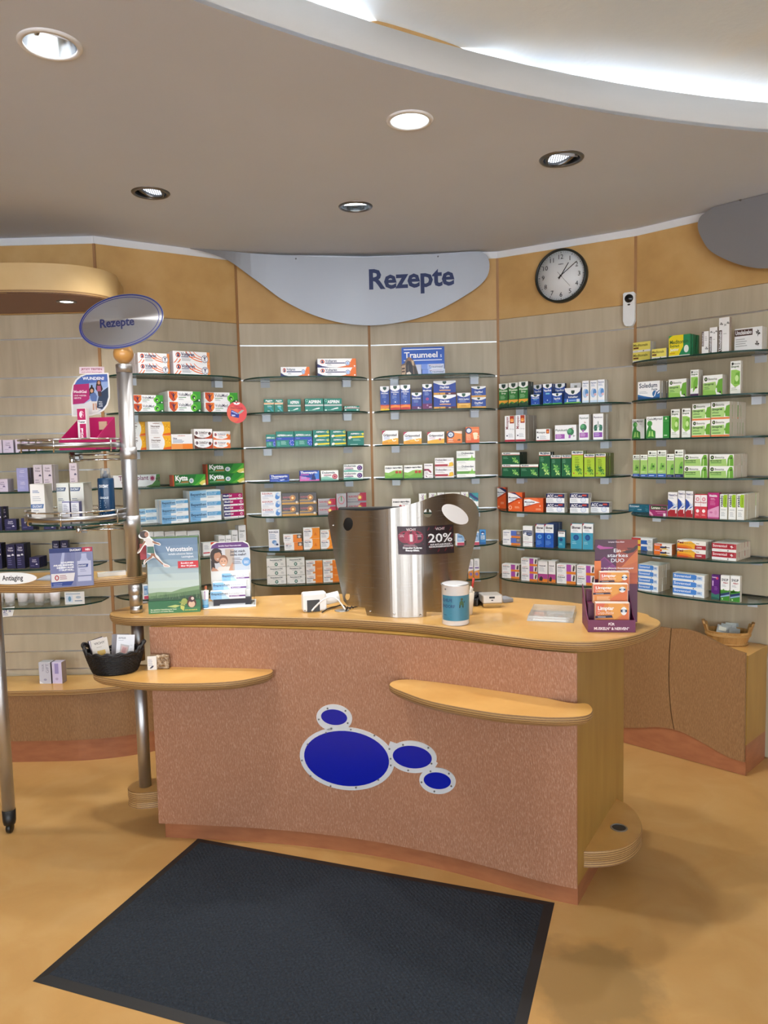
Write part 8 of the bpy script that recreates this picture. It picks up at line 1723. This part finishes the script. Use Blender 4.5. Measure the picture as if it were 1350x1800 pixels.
# cartons on the lower tray
design('duc', 118, 255, '#e6e4e2', '#bdb6ac', '', [LN(20, 208, 70, 2, 10, '#6a86b0', 5), LN(18, 170, 80, 3, 12, '#8a96a8', 3), P([(0, 96), (100, 96), (108, 124), (0, 124)], '#4a6a9c'), T('DUCRAY', 16, 102, 16, '#e8ecf4', 78, .02), LN(20, 80, 74, 2, 14, '#9aa6b8', 4)])
design('duc2', 105, 262, '#e8e6e2', '#b8b2a8', '', [P([(0, 206), (72, 206), (82, 232), (0, 232)], '#26406e'), T('DUCRAY', 4, 212, 15, '#e8ecf4', 66, .03), LN(12, 150, 60, 2, 12, '#7a869a', 5), LN(12, 110, 70, 4, 12, '#a8b0bc', 3)])
design('duc_small', 64, 118, '#d4d4dc', '#5a5a80', '', [R(0, 112, 64, 118, '#4a4a8a'), LN(10, 96, 44, 4, 9, '#8a90a4', 4), P([(4, 8), (54, 8), (58, 30), (4, 30)], '#34507c'), LN(8, 58, 46, 2, 9, '#9aa0b0', 3)])
grp = 'white haircare cartons on the lower ring tray'
for key, pl_, pr_, pt_, yd, dd_, lb in (('duc', 53.5, 79, 851, 3.10, .075, 'tall white haircare carton with blue name bar, leftmost on the lower tray'), ('duc2', 100, 122, 849.5, 3.20, .06, 'white haircare carton, middle one with navy bar at top, lower tray'), ('duc2', 124, 148, 849, 3.18, .09, 'white haircare carton, right one with navy bar at top, lower tray'), ('duc_small', 108.5, 122, 881.5, 3.07, .03, 'small white carton with violet edge, left of two on the lower tray'), ('duc_small', 124, 138.5, 881.5, 3.07, .03, 'small white carton with violet edge, right of two on the lower tray')):
    n3 = Vector((0, -1, 0)); pt0 = Vector((0, yd, 0)); a = on_plane(pl_, 880, pt0, n3); b = on_plane(pr_, 880, pt0, n3); t = on_plane((pl_ + pr_) / 2, pt_, pt0, n3)
    carton(key, Matrix.Translation(((a.x + b.x) / 2, yd, GZ2 + EPS)), b.x - a.x, dd_, t.z - GZ2 - EPS, lb, grp, 'haircare_carton')
bt = at_y(188.5, 900, 3.16)
hb2 = on_plane(188, 840, Vector((0, 3.16, 0)), Vector((0, -1, 0))).z - GZ2
rb2 = 14.2 * 3.16 / FPX
bo = thing('pump_bottle', Matrix.Translation((bt.x, 3.16, GZ2)), 'dark blue pump bottle with clear cap on the lower tray', 'bottle')
BBL = mat('bottle_blue', '#143a5e', .22, 0, .6)
MB().lathe([(.0, EPS), (rb2 * .96, EPS), (rb2, .003), (rb2, hb2 - .006), (rb2 * .95, hb2 - .001), (rb2 * .42, hb2)], BBL, n=36, sy=.8).build('body', bo)
MB().lathe([(rb2 * .36, hb2), (rb2 * .36, hb2 + .016), (rb2 * .2, hb2 + .018), (rb2 * .2, hb2 + .03)], BBL, n=20).build('pump', bo)
MB().lathe([(rb2 * .6, hb2 + .0005), (rb2 * .58, hb2 + .038), (rb2 * .5, hb2 + .04)], ACRYL2, n=24).build('clear_cap', bo)
mb = MB()
art_mesh(mb, [T('DUCRAY', 0, 78, 6.5, '#e8eef4', 44, .03, al='c'), T('DENSIAGE', 0, 52, 4.5, '#c8d8e4', 40, .02, al='c'), LN(-22, 46, 36, 4, 5, '#8ab0c8', 1.6), LN(-22, 20, 34, 4, 5, '#7a9cb8', 1.4), LN(-26, 8, 50, 1, 4, '#a8c4d8', 1.8)],
         lambda x, y, o: ((rb2 + .0006 + o) * math.sin(x * .0009 / rb2), -(rb2 * .8 + .0006 + o) * math.cos(x * .0009 / rb2), hb2 * y / 100)); mb.build('print', bo)
# on the table: oval label sign, leaflet card, white box, puck, paper
Ma, w, h = upright(-30, 64, 991, 1012, ZTAB, 0.0, None)
yA = 3.075
ce = at_y(17, 1001.5, yA)
an = thing('oval_sign', Matrix.Translation((ce.x, yA, ZTAB)), 'white oval sign reading Antiaging on the wooden table', 'sign')
k_ = yA / FPX; ra2, rb3 = 47 * k_, 10.6 * k_; zc_ = rb3 + .0005
vs, fs = flat_shape([ell(0, 0, ra2, rb3, 0, 48)], .004)
MB().add([(x, z, y + zc_) for x, y, z in vs], [t[::-1] for t in fs], WPLAST).build('plate', an)
mb = MB(); art_mesh(mb, [T('Antiaging', -14 * k_, -3.5 * k_, 9 * k_, '#26262c', 37 * k_, .02)], lambda x, y, o: (x, -.0021 - o, y + zc_)); mb.build('lettering', an)
MB().box(-.03, .0022, .0003, .03, .03, .003, ACRYL).build('foot', an)
yD = at_z(125, 1023.5, ZTAB).y - .05
n3 = Vector((0, -1, 0)); p0 = Vector((0, yD, 0))
cq = [on_plane(x, y, p0, n3) for x, y in ((90, 1034), (164.5, 1028.5), (162, 961), (86, 965))]
lc = thing('leaflet_holder', Matrix.Translation((cq[0] + cq[1]) / 2), 'blue and grey printed leaflet card hooked over the table edge', 'card')
LI = Matrix.Translation(-((cq[0] + cq[1]) / 2))
vs = [LI @ v for v in cq]; vb_ = [v + Vector((0, .006, 0)) for v in vs]
MB().add(vs + vb_, [(0, 1, 2, 3), (7, 6, 5, 4), (0, 4, 5, 1), (1, 5, 6, 2), (2, 6, 7, 3), (3, 7, 4, 0)], ink('#8a8fb4')).build('card', lc)
def lcm(x, y, o):
    u, v = x / 100, y / 95; b = vs[0].lerp(vs[1], u); t = vs[3].lerp(vs[2], u); q = b.lerp(t, v); return (q.x, q.y - .0003 - o, q.z)
art = [R(0, 0, 100, 95, '#8086ac'), R(0, 0, 60, 95, '#747aa4'), R(62, 20, 100, 84, '#7c82a8'), P([(20, 40), (30, 84), (36, 84), (30, 40)], '#a8aed0'), P([(44, 30), (40, 84), (50, 84), (52, 30)], '#6f759e'), R(0, 84, 78, 95, '#26356e'), R(76, 84, 100, 95, '#b03048'), T('DUCRAY', 48, 87, 5, '#f0f0f4', 26, .03), T('NEU', 84, 87, 4.6, '#f4e8ec', 11, .04),
       R(64, 12, 96, 62, '#b8bcd6'), P([(70, 62), (90, 62), (86, 70), (86, 80), (74, 80), (74, 70)], '#aab0d0'), P([(66, 46), (88, 46), (90, 54), (66, 54)], '#3a4a86'), T('DUCRAY', 67, 48, 4, '#e8ecf4', 18, .03), R(64, 24, 96, 26, '#4a5684'), LN(70, 40, 18, 2, 4, '#7a80a8', 1.2),
       T('SCHUPPEN', 56, 58, 3.8, W_, 30, .05, al='r'), T('ANLASS, BRENNEN,', 56, 52, 3.8, W_, 48, .05, al='r'), T('KEHREN ALLES', 56, 46, 3.8, W_, 40, .05, al='r'), T('AUF NULL.', 56, 40, 3.8, W_, 28, .05, al='r'), P([(2, 14), (54, 14), (58, 34), (2, 34)], '#dcd8da'), CI(15, 24, 5, '#a83038', 6.5), CI(15, 24, 2.6, '#dcd8da', 4), LN(22, 28, 20, 3, 4, '#8a4a50', 1.4), P([(2, 4), (48, 4), (54, 14), (2, 14)], '#26408a'), LN(6, 9, 36, 2, 4, '#a8b4dc', 1)]
mb = MB(); art_mesh(mb, art, lcm, step=.00004); mb.build('print', lc)
hk = MB().box(-.03, -.0, 0, .03, .06, .0012, ink('#8a8fb4')); hk.v = [(x, y + .0065, z + (ZTAB + .0006 - ((cq[0] + cq[1]) / 2).z)) for x, y, z in hk.v]; hk.build('hook_flap', lc)
q0, q1 = at_z(166, 1014.5, ZTAB), at_z(183, 1016, ZTAB)
wbm = Matrix.Translation(at_z(172, 1015, ZTAB)) @ Matrix.Rotation(math.radians(24), 4, 'Z')
mb = MB().box(-.0, 0, EPS, .115, .034, .017, CARDW); art_mesh(mb, [R(30, 6, 100, 14, '#a8b0d0'), LN(40, 24, 60, 2, 8, '#8a94bc', 2)], lambda x, y, o: (x * .001, y * .001, .017 + o))
tag(mb.build('flat_box', T=wbm, bevel=0), 'long flat white box lying on the table beside the leaflet card', 'box')
pk = at_z(200, 1011, ZTAB)
tag(MB().lathe([(0, EPS), (.013, EPS), (.013, .004), (.009, .008), (0, .009)], WPLAST, Matrix.Translation(pk), 24, closed=True).build('white_puck'), 'small round white puck on the table beside the tube', 'puck')
pq = [at_z(*p, ZTAB) for p in ((62, 1020), (88, 1021), (92, 1011), (84, 1010.5))]
mb = MB().add([v + Vector((0, 0, .0012)) for v in pq] + [v + Vector((0, 0, .0003)) for v in pq], [(0, 1, 2, 3), (7, 6, 5, 4), (0, 4, 5, 1), (1, 5, 6, 2), (2, 6, 7, 3), (3, 7, 4, 0)], ink('#c8cce4'))
tag(mb.build('paper_sheet'), 'pale blue paper slip on the table behind the leaflet card', 'paper')
# price card below the lowest far left shelf
zc = shelf_rows['L'][4]
p0 = bay_pt('L', 0, .262, 0); n3 = Vector((BAYS['L']['n'].x, BAYS['L']['n'].y, 0))
q = [on_plane(x, y, p0, n3) for x, y in ((3, 1085), (22, 1083), (25.5, 1066), (3, 1069))]
mb = MB().add(q + [v - n3 * .0012 for v in q], [(0, 1, 2, 3), (7, 6, 5, 4), (0, 4, 5, 1), (1, 5, 6, 2), (2, 6, 7, 3), (3, 7, 4, 0)], CARDW)
art_mesh(mb, [T('27', 12, 46, 30, '#5a5f9a', 34, .03), T('%', 56, 46, 22, '#5a5f9a', 24, .02), LN(14, 30, 56, 2, 14, '#8a90b8', 6)], lambda x, y, o: q[0].lerp(q[1], x / 100).lerp(q[3].lerp(q[2], x / 100), y / 100) + n3 * (.0003 + o))
pcd = mb.build('price_card'); tag(pcd, 'white price card hanging below the cream jars', 'card')
hk = MB().add([q[3] - n3 * .0006 + Vector((.01, 0, -.002)), q[3] - n3 * .0006 + Vector((.014, 0, -.002)), q[3] - n3 * .0006 + Vector((.014, 0, 0)), q[3] - n3 * .0006 + Vector((.01, 0, 0))], [(0, 1, 2, 3)], ACRYL)
u_ = q[3] + Vector((.012, 0, -.003)) - n3 * .0006
MB().tube([u_, Vector((u_.x, u_.y, zc - GT - .0005))], .0012, ACRYL, 6).build('hanger', pcd)

# blue show card with two ointment boxes on the top shelf below the sign
k = 'C'; B = BAYS[k]; z = shelf_rows['C'][0]; n3 = Vector((B['n'].x, B['n'].y, 0)); t3 = Vector((B['t'].x, B['t'].y, 0))
def cs(x, y, d):
    p0 = bay_pt('C', 0, d, 0); q = on_plane(640 + x / 5.625, 590 + y / 5.625, p0, n3); return (q - p0).dot(t3), q.z
a, b = cs(372, 250, .2), cs(795, 250, .2); t = cs(580, 112, .2)
sc0 = (a[0] + b[0]) / 2; w = b[0] - a[0]; h = t[1] - z
CM = bay_T('C', sc0, .2, z)
tr_ = thing('show_card', CM, 'royal blue show card with white lettering on the top shelf below the sign', 'card')
MB().box(-w / 2, 0, EPS, w / 2, .004, h, ink('#1f56b8')).build('card', tr_)
mb = MB(); front_art(mb, [R(5, 58, 94, 60, '#e8f0fa'), T('Traumeel', 6, 40, 13, W_, 78, .02), T('S', 90, 40, 6, '#dfe8f6', 4, .01), R(5, 33, 94, 35, '#dfe8f6'), R(0, 0, 100, 30, '#2a62c4')], 100, 64, w, h, 0); mb.build('print', tr_)
design('trau', 230, 56, '#c8d4ec', '#a8b0c4', '', [R(0, 0, 60, 56, '#6f8fdc'), P([(60, 0), (110, 0), (70, 56), (60, 56)], '#9cb4e8'), T('Traumeel', 76, 16, 24, '#4a5680', 140, .01), R(76, 42, 200, 45, '#c88a9a'), R(96, 0, 228, 6, '#e8ecf4')])
for x0_, x1_, y0_, y1_, zz, lb in ((574, 800, 330, 388, 0, 'pale blue ointment carton before the blue show card, lower one'), (568, 790, 280, 328, 1, 'pale blue ointment carton before the blue show card, upper one')):
    a, b = cs(x0_, 340, .235), cs(x1_, 340, .235); hh2 = (cs(680, 280, .235)[1] - z) / 2
    carton('trau', bay_T('C', (a[0] + b[0]) / 2, .235, z + .0003 + zz * (hh2 + .0003)), b[0] - a[0], .03, hh2, lb, 'ointment cartons by the blue show card', 'ointment_carton')
a, b = cs(505, 340, .215), cs(566, 340, .215)
MB().box(a[0] - sc0, -.014, EPS, b[0] - sc0, -.002, h * .37, ink('#c4cce0')).build('side_box', tr_)
def csm(x, y): q = cs(x, y, .222); return (q[0] - sc0, q[1] - z)
f_ = [(368, 394), (366, 290), (400, 272), (412, 240), (440, 208), (470, 225), (492, 250), (512, 300), (540, 388), (500, 396)]
vs, fs = flat_shape([[csm(*p) for p in f_]], .0016)
MB().add([(x, -.022 + zz, y) for x, y, zz in vs], [q[::-1] for q in fs], ink('#6a5a50')).build('cutout', tr_)
mb = MB()
for i, (pts, col) in enumerate([([(414, 390), (416, 270), (445, 232), (480, 300), (486, 390)], '#2a2830'), ([(430, 236), (450, 214), (474, 236), (466, 252), (440, 250)], '#8a6450'), ([(372, 390), (370, 300), (408, 290), (410, 390)], '#b49a80'), ([(374, 320), (404, 316), (404, 332), (374, 336)], '#3a2e2a'), ([(374, 350), (404, 346), (404, 362), (374, 366)], '#4a3a32'), ([(490, 300), (512, 306), (534, 386), (500, 390)], '#3c3634'), ([(466, 240), (492, 252), (490, 300), (478, 290)], '#c8b090'), ([(420, 368), (446, 356), (466, 372), (462, 390), (420, 392)], '#d8cabc'), ([(430, 300), (440, 280), (444, 350), (432, 350)], '#54504e')]):
    mb.add([(p[0], -.0232 - i * .00005, max(.0006, p[1])) for p in (csm(*q) for q in pts)], [tuple(range(len(pts)))], ink(col))
mb.build('cutout_print', tr_)
